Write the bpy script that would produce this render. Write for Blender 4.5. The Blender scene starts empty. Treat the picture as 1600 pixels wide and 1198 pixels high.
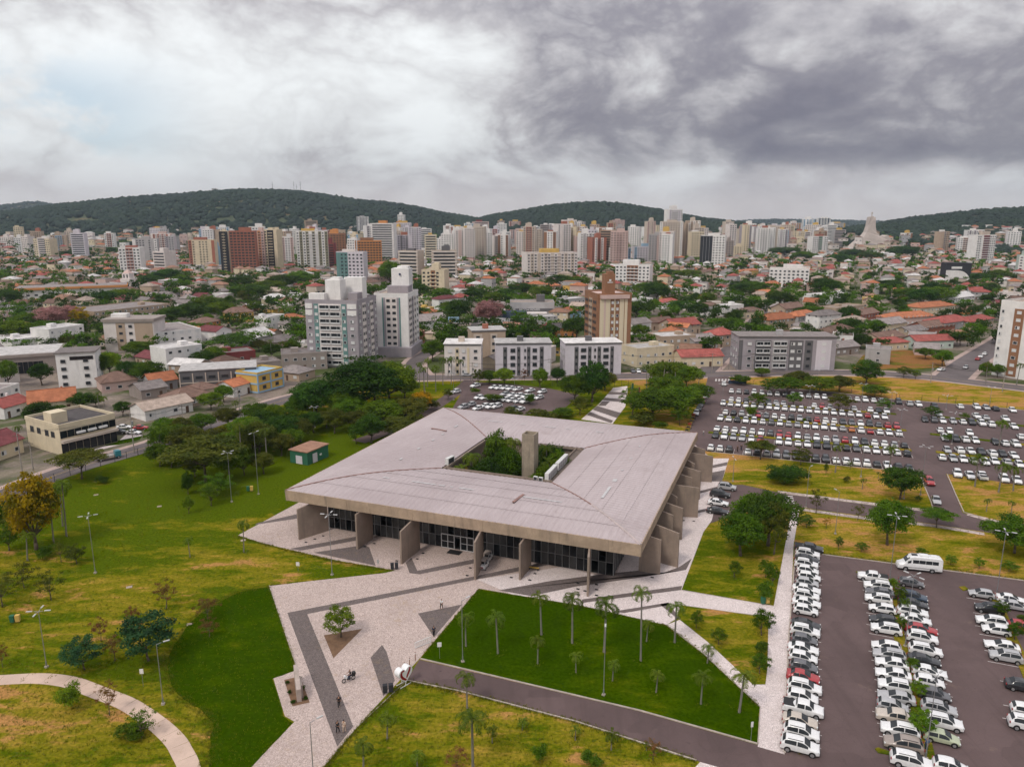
import bpy, bmesh, math, random
import numpy as np
from mathutils import Vector, Matrix, noise as mnoise

# ------------------------------------------------------------------ camera, sky, sun, exposure
FPX, HOR, CH = 1165.0, 342.0, 60.0                    # focal length (px of a 1600 wide frame), horizon row, camera height
PT = math.atan((599 - HOR) / FPX); SP, CP = math.sin(PT), math.cos(PT)
sc = bpy.context.scene
COL = sc.collection
cd = bpy.data.cameras.new('camera'); cam = bpy.data.objects.new('camera', cd); COL.objects.link(cam)
cam.location = (0, 0, CH); cam.rotation_euler = (math.pi / 2 - PT, 0, 0)
cd.sensor_fit = 'HORIZONTAL'; cd.sensor_width = 36; cd.lens = 36 * FPX / 1600
cd.clip_start = 1; cd.clip_end = 30000
sc.camera = cam
SUN_EL, SUN_AZ = math.radians(50), math.radians(-142)   # azimuth from +Y towards +X
sd = bpy.data.lights.new('sun', 'SUN'); sd.energy = 1.5; sd.angle = math.radians(11); sd.color = (1, .92, .82)
so = bpy.data.objects.new('sun', sd); COL.objects.link(so)
sv = Vector((math.sin(SUN_AZ) * math.cos(SUN_EL), math.cos(SUN_AZ) * math.cos(SUN_EL), math.sin(SUN_EL)))
so.rotation_euler = sv.to_track_quat('Z', 'Y').to_euler(); so.location = sv * 300
W = bpy.data.worlds.new('World'); sc.world = W; W.use_nodes = True
SEED1, SEED2 = 5.2, 8.1
def world_nodes():
    nt = W.node_tree; N = nt.nodes; L = nt.links; N.clear()
    out = N.new('ShaderNodeOutputWorld'); bg = N.new('ShaderNodeBackground'); bg.inputs[1].default_value = .1
    L.new(bg.outputs[0], out.inputs[0])
    sky = N.new('ShaderNodeTexSky'); sky.sky_type = 'NISHITA'; sky.sun_disc = False
    sky.sun_elevation = SUN_EL; sky.sun_rotation = SUN_AZ; sky.dust_density = 2.5
    tc = N.new('ShaderNodeTexCoord'); sx = N.new('ShaderNodeSeparateXYZ'); L.new(tc.outputs['Generated'], sx.inputs[0])
    def m(op, a, b=None, c=None, clamp=False):
        n = N.new('ShaderNodeMath'); n.operation = op; n.use_clamp = clamp
        for i, q in enumerate((a, b, c)):
            if q is None: continue
            if isinstance(q, (int, float)): n.inputs[i].default_value = q
            else: L.new(q, n.inputs[i])
        return n.outputs[0]
    def ss(v, a, b):
        n = N.new('ShaderNodeMapRange'); n.interpolation_type = 'SMOOTHSTEP'
        L.new(v, n.inputs[0]); n.inputs[1].default_value = a; n.inputs[2].default_value = b
        return n.outputs[0]
    X, Y, Z = sx.outputs
    zc = m('MAXIMUM', Z, 0.0)
    inv = m('DIVIDE', 1.0, m('ADD', zc, .14))
    cb = N.new('ShaderNodeCombineXYZ'); L.new(m('MULTIPLY', X, inv), cb.inputs[0]); L.new(m('MULTIPLY', Y, inv), cb.inputs[1]); L.new(m('MULTIPLY', zc, 1.5), cb.inputs[2])
    cb2 = N.new('ShaderNodeCombineXYZ'); L.new(X, cb2.inputs[0]); L.new(Y, cb2.inputs[1]); L.new(m('MULTIPLY', zc, 1.75), cb2.inputs[2])
    def noise(vec, s, d, r, dist, off):
        mp = N.new('ShaderNodeMapping'); mp.inputs['Location'].default_value = off; L.new(vec, mp.inputs[0])
        n = N.new('ShaderNodeTexNoise'); n.inputs['Scale'].default_value = s; n.inputs['Detail'].default_value = d
        n.inputs['Roughness'].default_value = r; n.inputs['Distortion'].default_value = dist
        L.new(mp.outputs[0], n.inputs['Vector']); return n.outputs['Fac']
    n1 = noise(cb.outputs[0], .95, 9, .56, .35, (SEED1, 1.7, 0))
    n2 = noise(cb2.outputs[0], 3.4, 10, .58, .2, (SEED2, 2.1, 4.0))
    n3 = noise(cb2.outputs[0], 6.6, 8, .56, .25, (1.3, 9.1, 2.0))
    # the dark rain cloud: broad mass from the middle to the east with a ragged base above a clear horizon
    zz = m('ADD', Z, m('MULTIPLY', m('SUBTRACT', n2, .5), .07))
    base = ss(zz, .045, .078)
    top = m('SUBTRACT', 1.0, ss(zz, .10, .30))
    xx = m('ADD', X, m('MULTIPLY', m('SUBTRACT', n1, .5), .25))
    east = ss(xx, -.22, .34)
    dark = m('MULTIPLY', m('MULTIPLY', base, east), m('ADD', m('MULTIPLY', top, .85), .15))
    veil = m('MULTIPLY', ss(zz, .16, .27), m('SUBTRACT', 1.0, m('MULTIPLY', east, .6)))
    rid = m('ABSOLUTE', m('SUBTRACT', n2, .5))
    b = m('ADD', .74, m('MULTIPLY', m('SUBTRACT', n1, .5), .38))
    b = m('ADD', b, m('MULTIPLY', m('SUBTRACT', n2, .5), 1.3))
    b = m('ADD', b, m('MULTIPLY', m('SUBTRACT', m('ABSOLUTE', m('SUBTRACT', n3, .48)), .07), 2.1))
    b = m('SUBTRACT', b, m('MULTIPLY', rid, .3))
    b = m('SUBTRACT', b, m('MULTIPLY', dark, .41))
    b = m('SUBTRACT', b, m('MULTIPLY', veil, .34))
    b = m('ADD', b, m('MULTIPLY', m('SUBTRACT', 1.0, east), .2))
    sg = N.new('ShaderNodeMapRange'); sg.interpolation_type = 'SMOOTHSTEP'; L.new(b, sg.inputs[0]); sg.inputs[1].default_value = .0; sg.inputs[2].default_value = 1.12
    b = m('ADD', m('MULTIPLY', sg.outputs[0], .6), m('MULTIPLY', b, .36), clamp=True)
    cr = N.new('ShaderNodeValToRGB'); L.new(b, cr.inputs[0]); E = cr.color_ramp.elements
    E[0].position = 0; E[0].color = (.175, .17, .212, 1)
    E[1].position = 1; E[1].color = (.8, .825, .835, 1)
    for p, c in ((.25, (.27, .262, .295)), (.5, (.45, .44, .46)), (.75, (.65, .66, .67))):
        e = E.new(p); e.color = c + (1,)
    # warm light band under the cloud base
    warm = N.new('ShaderNodeMix'); warm.data_type = 'RGBA'
    wf = m('MULTIPLY', m('SUBTRACT', 1.0, ss(zz, .0, .075)), .7)
    L.new(wf, warm.inputs[0]); L.new(cr.outputs[0], warm.inputs[6]); warm.inputs[7].default_value = (.76, .69, .67, 1)
    sc10 = N.new('ShaderNodeVectorMath'); sc10.operation = 'SCALE'; L.new(warm.outputs[2], sc10.inputs[0]); sc10.inputs['Scale'].default_value = 10
    # an overcast sky brightens towards the zenith (CIE overcast: (1 + 2 sin elevation) / 3)
    cie = N.new('ShaderNodeVectorMath'); cie.operation = 'SCALE'; L.new(sc10.outputs[0], cie.inputs[0]); L.new(m('DIVIDE', m('ADD', 1.0, m('MULTIPLY', zc, 2.0)), 1.26), cie.inputs['Scale']); sc10 = cie
    # blue gaps low in the west
    gap = m('MULTIPLY', ss(n2, .53, .62), m('SUBTRACT', 1.0, ss(X, -.5, -.33)))
    gap = m('MULTIPLY', gap, m('MULTIPLY', ss(Z, .05, .09), m('SUBTRACT', 1.0, ss(Z, .12, .2))))
    skb = N.new('ShaderNodeVectorMath'); skb.operation = 'MULTIPLY_ADD'; L.new(sky.outputs[0], skb.inputs[0]); skb.inputs[1].default_value = (.6, .6, .6); skb.inputs[2].default_value = (3.2, 4.0, 4.6)
    mx = N.new('ShaderNodeMix'); mx.data_type = 'RGBA'; L.new(m('MULTIPLY', gap, .8), mx.inputs[0]); L.new(sc10.outputs[0], mx.inputs[6]); L.new(skb.outputs[0], mx.inputs[7])
    L.new(mx.outputs[2], bg.inputs[0])
world_nodes()
W.cycles.sampling_method = 'MANUAL'; W.cycles.sample_map_resolution = 512
vs = sc.view_settings
vs.view_transform = 'Standard'; vs.look = 'None'; vs.gamma = 1; vs.exposure = 0.18; vs.use_curve_mapping = False
cy = sc.cycles
cy.use_denoising = True; cy.max_bounces = 5; cy.diffuse_bounces = 3; cy.glossy_bounces = 2; cy.transmission_bounces = 3
cy.transparent_max_bounces = 6; cy.volume_bounces = 0; cy.caustics_reflective = False; cy.caustics_refractive = False
cy.use_adaptive_sampling = True; cy.adaptive_threshold = .02

# ------------------------------------------------------------------ photo pixel <-> ground
def G(x, y, z=0.0):
    u = (x - 800) / FPX; v = (y - 599) / FPX
    d = (CH - z) / (SP + v * CP)
    return (d * u, d * (CP - v * SP))
def PX(X, Y, z=0.0):
    d = Y * CP - (z - CH) * SP
    return (800 + FPX * X / d, 599 - FPX * (Y * SP + (z - CH) * CP) / d)
def depth(Y, z=0): return Y * CP - (z - CH) * SP
def hz(X, Y, ty):
    # height at which the point above (X, Y) appears on row ty
    k = (599 - ty) / FPX
    # (Y*SP + q*CP) = k*(Y*CP - q*SP), q = z - CH
    q = Y * (k * CP - SP) / (CP + k * SP)
    return q + CH

# ------------------------------------------------------------------ objects
def tag(o, label=None, cat=None, group=None, kind=None):
    if label: o['label'] = label
    if cat: o['category'] = cat
    if group: o['group'] = group
    if kind: o['kind'] = kind
    return o
def link(o, parent=None):
    COL.objects.link(o)
    if parent is not None: o.parent = parent
    return o
def empty(name, loc=(0, 0, 0), rz=0.0, label=None, cat=None, group=None):
    o = bpy.data.objects.new(name, None); o.empty_display_size = .3
    o.location = loc; o.rotation_euler = (0, 0, rz)
    link(o); return tag(o, label, cat, group)
def inst(name, mesh, parent=None, loc=(0, 0, 0), rz=0.0, scale=None, mat=None):
    o = bpy.data.objects.new(name, mesh); o.location = loc
    if rz: o.rotation_euler = (0, 0, rz)
    if scale: o.scale = scale
    link(o, parent)
    if mat is not None:
        o.material_slots[0].link = 'OBJECT'; o.material_slots[0].material = mat
    return o
def copy_tree(src, parent=None):
    c = src.copy(); link(c, parent)
    for ch in src.children: copy_tree(ch, c)
    return c

class MB:
    def __init__(s): s.v = []; s.f = []; s.m = []
    def add(s, vs, fs, mi=0):
        n = len(s.v); s.v += [tuple(q) for q in vs]
        for f in fs: s.f.append(tuple(i + n for i in f)); s.m.append(mi)
        return s
    def quad(s, a, b, c, d, mi=0): return s.add((a, b, c, d), ((0, 1, 2, 3),), mi)
    def box(s, c, d, rz=0.0, mi=0, taper=1.0):
        x, y, z = d[0] / 2, d[1] / 2, d[2] / 2; cs, sn = math.cos(rz), math.sin(rz); vs = []
        for k, t in ((-1, 1.0), (1, taper)):
            for i, j in ((-1, -1), (1, -1), (1, 1), (-1, 1)):
                a, b = i * x * t, j * y * t
                vs.append((c[0] + a * cs - b * sn, c[1] + a * sn + b * cs, c[2] + k * z))
        return s.add(vs, ((3, 2, 1, 0), (4, 5, 6, 7), (0, 1, 5, 4), (1, 2, 6, 5), (2, 3, 7, 6), (3, 0, 4, 7)), mi)
    def prism(s, poly, z0, z1, mi=0, bottom=False):
        n = len(poly)
        a = sum(poly[i][0] * poly[(i + 1) % n][1] - poly[(i + 1) % n][0] * poly[i][1] for i in range(n))
        if a < 0: poly = poly[::-1]
        vs = [(p[0], p[1], z0) for p in poly] + [(p[0], p[1], z1) for p in poly]
        fs = [tuple(range(n, 2 * n))] + [(i, (i + 1) % n, n + (i + 1) % n, n + i) for i in range(n)]
        if bottom: fs.append(tuple(range(n - 1, -1, -1)))
        return s.add(vs, fs, mi)
    def tube(s, p0, p1, r0, r1=None, n=8, mi=0, cap=True):
        r1 = r0 if r1 is None else r1
        a = Vector(p0); b = Vector(p1); d = (b - a)
        if d.length < 1e-6: return s
        d.normalize(); u = d.orthogonal().normalized(); w = d.cross(u)
        vs = []
        for p, r in ((a, r0), (b, r1)):
            for i in range(n):
                t = 2 * math.pi * i / n; vs.append(p + (u * math.cos(t) + w * math.sin(t)) * r)
        fs = [(i, (i + 1) % n, n + (i + 1) % n, n + i) for i in range(n)]
        if cap: fs += [tuple(range(n - 1, -1, -1)), tuple(range(n, 2 * n))]
        return s.add(vs, fs, mi)
    def mesh(s, name, mats, smooth=False):
        me = bpy.data.meshes.new(name); me.from_pydata(s.v, [], s.f)
        for m_ in (mats if isinstance(mats, (list, tuple)) else [mats]): me.materials.append(m_)
        if any(s.m): me.polygons.foreach_set('material_index', s.m)
        if smooth: me.polygons.foreach_set('use_smooth', [True] * len(s.f))
        me.update(); return me
    def build(s, name, mats, parent=None, loc=(0, 0, 0), rz=0.0, smooth=False):
        return inst(name, s.mesh(name, mats, smooth), parent, loc, rz)

def np_mesh(name, V, Fq, mats, k=4, smooth=False, mi=None):
    me = bpy.data.meshes.new(name)
    V = np.asarray(V, np.float32).reshape(-1, 3); Fq = np.asarray(Fq, np.int32).reshape(-1, k)
    me.vertices.add(len(V)); me.vertices.foreach_set('co', V.ravel())
    me.loops.add(Fq.size); me.loops.foreach_set('vertex_index', Fq.ravel())
    me.polygons.add(len(Fq)); me.polygons.foreach_set('loop_start', np.arange(0, Fq.size, k, dtype=np.int32))
    for m_ in (mats if isinstance(mats, (list, tuple)) else [mats]): me.materials.append(m_)
    if mi is not None: me.polygons.foreach_set('material_index', np.asarray(mi, np.int32))
    if smooth: me.polygons.foreach_set('use_smooth', np.ones(len(Fq), bool))
    me.update(calc_edges=True); me.validate(); return me

# ------------------------------------------------------------------ materials
MATS = {}
def new_mat(name):
    m_ = bpy.data.materials.new(name); m_.use_nodes = True; nt = m_.node_tree
    return m_, nt, nt.nodes, nt.links, nt.nodes['Principled BSDF']
def nz(N, L, vec, scale, detail=4, rough=.55, dist=0):
    n = N.new('ShaderNodeTexNoise'); n.inputs['Scale'].default_value = scale; n.inputs['Detail'].default_value = detail
    n.inputs['Roughness'].default_value = rough; n.inputs['Distortion'].default_value = dist
    L.new(vec, n.inputs['Vector']); return n.outputs['Fac']
def rng(N, L, v, a, b, lo=0, hi=1, smooth=True):
    n = N.new('ShaderNodeMapRange'); n.interpolation_type = 'SMOOTHSTEP' if smooth else 'LINEAR'
    L.new(v, n.inputs[0]); n.inputs[1].default_value = a; n.inputs[2].default_value = b
    n.inputs[3].default_value = lo; n.inputs[4].default_value = hi; return n.outputs[0]
def mixc(N, L, f, a, b, typ='MIX'):
    n = N.new('ShaderNodeMix'); n.data_type = 'RGBA'; n.blend_type = typ
    for s_, q in ((0, f), (6, a), (7, b)):
        if isinstance(q, (int, float)): n.inputs[s_].default_value = q
        elif isinstance(q, tuple): n.inputs[s_].default_value = q + (1,) if len(q) == 3 else q
        else: L.new(q, n.inputs[s_])
    return n.outputs[2]
def mth(N, L, op, a, b=None, clamp=False):
    n = N.new('ShaderNodeMath'); n.operation = op; n.use_clamp = clamp
    for i, q in enumerate((a, b)):
        if q is None: continue
        if isinstance(q, (int, float)): n.inputs[i].default_value = q
        else: L.new(q, n.inputs[i])
    return n.outputs[0]
def bump(N, L, bs, h, strength=.4, dist=.05):
    b = N.new('ShaderNodeBump'); b.inputs['Strength'].default_value = strength; b.inputs['Distance'].default_value = dist
    L.new(h, b.inputs['Height']); L.new(b.outputs[0], bs.inputs['Normal'])
def mat(name, col, rough=.75, var=.18, scale=.6, stain=None, stain_amt=.35, bmp=0.0, bscale=12, spec=.3, metal=0.0, streak=False):
    """plain painted / mineral surface with tone variation, stains and fine relief"""
    if name in MATS: return MATS[name]
    m_, nt, N, L, bs = new_mat(name)
    tc = N.new('ShaderNodeTexCoord'); v = tc.outputs['Object']
    a = nz(N, L, v, scale, 5, .6); d = nz(N, L, v, scale * 9, 3, .6)
    dk = tuple(c * (1 - var) for c in col); lt = tuple(min(1, c * (1 + var)) for c in col)
    c = mixc(N, L, rng(N, L, a, .3, .7), dk, lt)
    c = mixc(N, L, rng(N, L, d, .3, .7, 0, .35), c, dk)
    if stain:
        if streak:
            mp = N.new('ShaderNodeMapping'); mp.inputs['Scale'].default_value = (1, 1, .12); L.new(v, mp.inputs[0]); sv_ = mp.outputs[0]
        else: sv_ = v
        s_ = nz(N, L, sv_, scale * 2.3, 6, .7, .4)
        c = mixc(N, L, rng(N, L, s_, .5, .72, 0, stain_amt), c, stain)
    L.new(c, bs.inputs['Base Color']); bs.inputs['Roughness'].default_value = rough
    bs.inputs['Specular IOR Level'].default_value = spec; bs.inputs['Metallic'].default_value = metal
    if bmp: bump(N, L, bs, nz(N, L, v, bscale, 4), bmp, .03)
    MATS[name] = m_; return m_
def flat(name, col, rough=.5, spec=.4, metal=0.0, coat=0.0, emit=0.0):
    if name in MATS: return MATS[name]
    m_, nt, N, L, bs = new_mat(name)
    tc = N.new('ShaderNodeTexCoord'); a = nz(N, L, tc.outputs['Object'], 3, 3)
    c = mixc(N, L, rng(N, L, a, .3, .7), tuple(q * .94 for q in col), tuple(min(1, q * 1.05) for q in col))
    L.new(c, bs.inputs['Base Color']); bs.inputs['Roughness'].default_value = rough
    bs.inputs['Specular IOR Level'].default_value = spec; bs.inputs['Metallic'].default_value = metal
    bs.inputs['Coat Weight'].default_value = coat; bs.inputs['Coat Roughness'].default_value = .06
    MATS[name] = m_; return m_
GLASS = flat('dark_glass', (.014, .017, .02), .12, .3)
GLASS2 = flat('house_glass', (.03, .034, .04), .3, .25)
BLIND = flat('white_blind', (.62, .62, .62), .6)
WFRAME = flat('pale_frame', (.6, .6, .6), .5)
METAL = mat('galvanised_steel', (.3, .3, .31), .45, .12, 2, spec=.5, metal=.5)
DARKMET = flat('dark_metal', (.04, .042, .045), .5)
BLACKP = flat('black_plastic', (.02, .02, .021), .55)
RUBBER = flat('tyre_rubber', (.02, .02, .02), .8, .2)
WHITEP = mat('white_paint', (.72, .72, .71), .55, .08, .8, (.45, .42, .38), .3)
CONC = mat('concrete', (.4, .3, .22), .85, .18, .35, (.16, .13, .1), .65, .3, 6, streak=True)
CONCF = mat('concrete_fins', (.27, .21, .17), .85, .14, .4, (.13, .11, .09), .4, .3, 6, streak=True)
BARK = mat('bark', (.13, .1, .075), .9, .3, 3, (.05, .04, .03), .5, .5, 10)
PALMBARK = mat('palm_bark', (.21, .19, .165), .9, .2, 3, (.1, .09, .08), .5, .4, 8)

def leaf_mat(name, c1, c2, c3, trans=.42):
    m_, nt, N, L, bs = new_mat(name)
    g = N.new('ShaderNodeNewGeometry'); oi = N.new('ShaderNodeObjectInfo'); tc = N.new('ShaderNodeTexCoord')
    a = nz(N, L, tc.outputs['Object'], 3.2, 2)
    c = mixc(N, L, g.outputs['Random Per Island'], c1, c2)
    c = mixc(N, L, rng(N, L, a, .42, .66), c, c3)
    hs = N.new('ShaderNodeHueSaturation'); L.new(c, hs.inputs['Color'])
    L.new(rng(N, L, oi.outputs['Random'], 0, 1, .485, .515, False), hs.inputs['Hue'])
    w = N.new('ShaderNodeTexWhiteNoise'); w.noise_dimensions = '1D'; L.new(oi.outputs['Random'], w.inputs['W'])
    L.new(rng(N, L, w.outputs['Value'], 0, 1, .72, 1.25, False), hs.inputs['Value'])
    L.new(hs.outputs[0], bs.inputs['Base Color']); bs.inputs['Roughness'].default_value = .7; bs.inputs['Specular IOR Level'].default_value = .1
    tr = N.new('ShaderNodeBsdfTranslucent'); L.new(hs.outputs[0], tr.inputs[0])
    mx = N.new('ShaderNodeMixShader'); mx.inputs[0].default_value = trans
    L.new(bs.outputs[0], mx.inputs[1]); L.new(tr.outputs[0], mx.inputs[2])
    L.new(mx.outputs[0], N['Material Output'].inputs[0])
    return m_
LEAF = {
    'g': leaf_mat('leaf_green', (.082, .15, .007), (.135, .215, .012), (.05, .105, .007)),
    'd': leaf_mat('leaf_dark', (.04, .095, .009), (.075, .14, .014), (.026, .064, .009)),
    'l': leaf_mat('leaf_bright', (.12, .2, .008), (.17, .26, .012), (.075, .14, .008)),
    'o': leaf_mat('leaf_olive', (.09, .105, .012), (.13, .14, .018), (.055, .075, .01)),
    'y': leaf_mat('leaf_yellow', (.42, .27, .006), (.55, .34, .008), (.12, .13, .01)),
    'k': leaf_mat('leaf_pink', (.42, .2, .2), (.5, .27, .26), (.28, .15, .13)),
    'r': leaf_mat('leaf_rust', (.21, .09, .035), (.26, .12, .05), (.12, .08, .025)),
    'b': leaf_mat('leaf_bluegreen', (.03, .085, .03), (.05, .115, .04), (.018, .05, .02)),
    'p': leaf_mat('leaf_palm', (.1, .15, .012), (.15, .2, .018), (.06, .1, .01)),
}
ORD = ['', 'second ', 'third ', 'fourth ', 'fifth ', 'sixth ', 'seventh ', 'eighth ', 'ninth ', 'tenth ', 'eleventh ', 'twelfth ', 'thirteenth ', 'fourteenth ', 'fifteenth ',
       'sixteenth ', 'seventeenth ', 'eighteenth ', 'nineteenth ', 'twentieth ', 'twenty-first ', 'twenty-second ', 'twenty-third ', 'twenty-fourth ', 'twenty-fifth ', 'twenty-sixth ', 'twenty-seventh ', 'twenty-eighth ', 'twenty-ninth ', 'thirtieth ']
LANDMARKS = []            # (short name, X, Y): used to say which one
PENDING = []              # (object, look, noun, X, Y): labelled at the end by rank of distance to the nearest landmark
def landmark(name, X, Y): LANDMARKS.append((name, X, Y))
def pend(o, look, noun, X, Y): PENDING.append((o, look, noun, X, Y))

# ------------------------------------------------------------------ ground materials
def lawn_mat(name, cols, blobs, dry0=.31, xdry=True, soil=.63, fine=1.0):
    m_, nt, N, L, bs = new_mat(name)
    tc = N.new('ShaderNodeTexCoord'); v = tc.outputs['Object']
    mp = N.new('ShaderNodeMapping'); mp.inputs['Rotation'].default_value = (0, 0, .6); mp.inputs['Scale'].default_value = (.55, 1.3, 1); L.new(v, mp.inputs[0])
    d = mth(N, L, 'MULTIPLY', mth(N, L, 'SUBTRACT', nz(N, L, mp.outputs[0], .05, 6, .66, .5), .5), 2.6)
    d = mth(N, L, 'ADD', d, mth(N, L, 'MULTIPLY', mth(N, L, 'SUBTRACT', nz(N, L, mp.outputs[0], .3, 7, .74, .4), .5), 2.4))
    d = mth(N, L, 'ADD', d, dry0)
    so_ = None
    if xdry:
        sx = N.new('ShaderNodeSeparateXYZ'); L.new(v, sx.inputs[0])
        d = mth(N, L, 'ADD', d, rng(N, L, sx.outputs[0], 25, 55, 0, .4))
    for (x, y, r, a) in blobs:
        g = G(x, y); n = N.new('ShaderNodeVectorMath'); n.operation = 'DISTANCE'; L.new(v, n.inputs[0]); n.inputs[1].default_value = (g[0], g[1], 0)
        d = mth(N, L, 'ADD', d, rng(N, L, n.outputs['Value'], r, 0, 0, a))
    c = mixc(N, L, rng(N, L, d, .1, .5), cols[0], cols[1])
    c = mixc(N, L, rng(N, L, d, .45, 1.0), c, cols[2])
    sn = mth(N, L, 'ADD', mth(N, L, 'MULTIPLY', d, .3), nz(N, L, mp.outputs[0], .16, 7, .66, .3))
    c = mixc(N, L, rng(N, L, sn, soil + .08, soil + .2, 0, .85), c, cols[3])
    gr = nz(N, L, v, 2.2, 5, .7)
    c = mixc(N, L, rng(N, L, gr, .35, .65, 0, .75 * fine), c, mixc(N, L, 1.0, c, (.42, .5, .4), 'MULTIPLY'))
    gf = nz(N, L, v, 9, 3, .7)
    c = mixc(N, L, rng(N, L, gf, .4, .65, 0, .35 * fine), c, mixc(N, L, 1.0, c, (1.55, 1.5, 1.35), 'MULTIPLY'))
    L.new(c, bs.inputs['Base Color']); bs.inputs['Roughness'].default_value = 1; bs.inputs['Specular IOR Level'].default_value = 0
    bump(N, L, bs, mth(N, L, 'ADD', gr, mth(N, L, 'MULTIPLY', gf, .5)), .7, .12)
    return m_
LAWN = lawn_mat('lawn', ((.08, .112, .003), (.19, .17, .01), (.37, .24, .038), (.46, .225, .09)),
    [(180, 760, 46, -.42), (560, 690, 60, -.55), (420, 770, 40, -.4), (500, 865, 22, -.15), (60, 900, 40, -.05), (250, 905, 26, .2), (330, 890, 16, .18), (190, 955, 16, .2), (210, 1060, 14, -.25), (690, 1120, 30, .12), (900, 1160, 30, .16), (60, 1150, 26, .2), (1000, 640, 45, -.15), (850, 602, 40, -.3), (1160, 860, 16, -.15), (1450, 720, 40, .1), (1500, 620, 60, .2)])
LUSH = lawn_mat('lush_turf', ((.03, .062, .0002), (.046, .08, .0004), (.12, .125, .004), (.2, .135, .02)), [(985, 1085, 9, .5), (930, 990, 9, .45), (760, 985, 8, .1), (1080, 1110, 8, .2), (380, 1000, 10, .2)], .1, False, .9, .9)
DRYGR = lawn_mat('verge_grass', ((.08, .105, .006), (.2, .17, .015), (.36, .23, .04), (.42, .22, .08)), [], .4, False, .7)

def asphalt_mat(name, col, grid=False):
    m_, nt, N, L, bs = new_mat(name)
    tc = N.new('ShaderNodeTexCoord'); v = tc.outputs['Object']
    a = nz(N, L, v, .06, 6, .65, .6); f = nz(N, L, v, 7, 3, .7); s = nz(N, L, v, .5, 5, .7, 1.5)
    c = mixc(N, L, rng(N, L, a, .3, .7), tuple(q * .8 for q in col), tuple(q * 1.22 for q in col))
    c = mixc(N, L, rng(N, L, f, .3, .75, 0, .4), c, tuple(q * 1.35 for q in col))
    c = mixc(N, L, rng(N, L, s, .58, .75, 0, .5), c, tuple(q * .6 for q in col))
    br = nz(N, L, v, .22, 5, .7, .3)
    c = mixc(N, L, rng(N, L, br, .6, .8, 0, .45), c, (.24, .17, .13))
    mp = N.new('ShaderNodeMapping'); mp.inputs['Rotation'].default_value = (0, 0, math.radians(22)); mp.inputs['Scale'].default_value = (.9, .05, 1); L.new(v, mp.inputs[0])
    tk = nz(N, L, mp.outputs[0], .6, 4, .6, .3); c = mixc(N, L, rng(N, L, tk, .5, .72, 0, .4), c, tuple(q * .68 for q in col))
    vo = N.new('ShaderNodeTexVoronoi'); vo.inputs['Scale'].default_value = .16; vo.distance = 'CHEBYCHEV'; L.new(v, vo.inputs['Vector']); sp = N.new('ShaderNodeSeparateColor'); L.new(vo.outputs['Color'], sp.inputs[0])
    c = mixc(N, L, rng(N, L, sp.outputs[0], .8, .86, 0, .3), c, tuple(q * .72 for q in col)); c = mixc(N, L, rng(N, L, sp.outputs[1], .82, .88, 0, .22), c, tuple(q * 1.5 for q in col))
    ve = N.new('ShaderNodeTexVoronoi'); ve.feature = 'DISTANCE_TO_EDGE'; ve.inputs['Scale'].default_value = .3
    wv = N.new('ShaderNodeVectorMath'); wv.operation = 'ADD'; L.new(v, wv.inputs[0]); nn = N.new('ShaderNodeTexNoise'); nn.inputs['Scale'].default_value = .5; L.new(v, nn.inputs['Vector']); L.new(nn.outputs['Color'], wv.inputs[1]); L.new(wv.outputs[0], ve.inputs['Vector'])
    c = mixc(N, L, rng(N, L, ve.outputs['Distance'], .0, .02, .16, 0), c, tuple(q * .5 for q in col))
    ol = nz(N, L, v, 1.1, 3, .6); c = mixc(N, L, rng(N, L, ol, .68, .76, 0, .6), c, tuple(q * .45 for q in col))
    L.new(c, bs.inputs['Base Color']); bs.inputs['Roughness'].default_value = .88; bs.inputs['Specular IOR Level'].default_value = .25
    bump(N, L, bs, f, .3, .02); return m_
ASPH = asphalt_mat('asphalt', (.103, .071, .069))
ASPH2 = asphalt_mat('street_asphalt', (.125, .105, .105))

def stone_mat(name, c1, c2, moss, dirt=.5, cell=4.5):
    """small-stone mosaic paving"""
    m_, nt, N, L, bs = new_mat(name)
    tc = N.new('ShaderNodeTexCoord'); v = tc.outputs['Object']
    vo = N.new('ShaderNodeTexVoronoi'); vo.inputs['Scale'].default_value = cell; L.new(v, vo.inputs['Vector'])
    sp = N.new('ShaderNodeSeparateColor'); L.new(vo.outputs['Color'], sp.inputs[0])
    c = mixc(N, L, sp.outputs[0], c1, c2)
    ve = N.new('ShaderNodeTexVoronoi'); ve.feature = 'DISTANCE_TO_EDGE'; ve.inputs['Scale'].default_value = cell; L.new(v, ve.inputs['Vector'])
    jn = rng(N, L, ve.outputs['Distance'], 0, .09)
    c = mixc(N, L, jn, tuple(q * .55 for q in c1), c)
    p = nz(N, L, v, .09, 6, .65, .4); q = nz(N, L, v, .9, 6, .72, .3)
    c = mixc(N, L, rng(N, L, p, .42, .68, 0, .3), c, tuple(k * .72 for k in c1))
    w = mth(N, L, 'ADD', q, mth(N, L, 'MULTIPLY', mth(N, L, 'SUBTRACT', p, .5), .55))
    c = mixc(N, L, rng(N, L, w, .56, .74, 0, dirt), c, moss)
    L.new(c, bs.inputs['Base Color']); bs.inputs['Roughness'].default_value = .85; bs.inputs['Specular IOR Level'].default_value = .3
    bump(N, L, bs, jn, .5, .02); return m_
PLAZA = stone_mat('white_stone_mosaic', (.45, .355, .32), (.61, .495, .45), (.36, .25, .13), .4)
PLAZAW = stone_mat('pale_stone_mosaic', (.64, .55, .53), (.78, .69, .67), (.45, .36, .28), .22)
DARKST = stone_mat('dark_stone_mosaic', (.135, .108, .102), (.19, .155, .145), (.25, .18, .11), .35)
RUBBLE = stone_mat('verge_stone', (.36, .28, .25), (.6, .5, .46), (.22, .17, .09), .6, 1.1)
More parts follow.
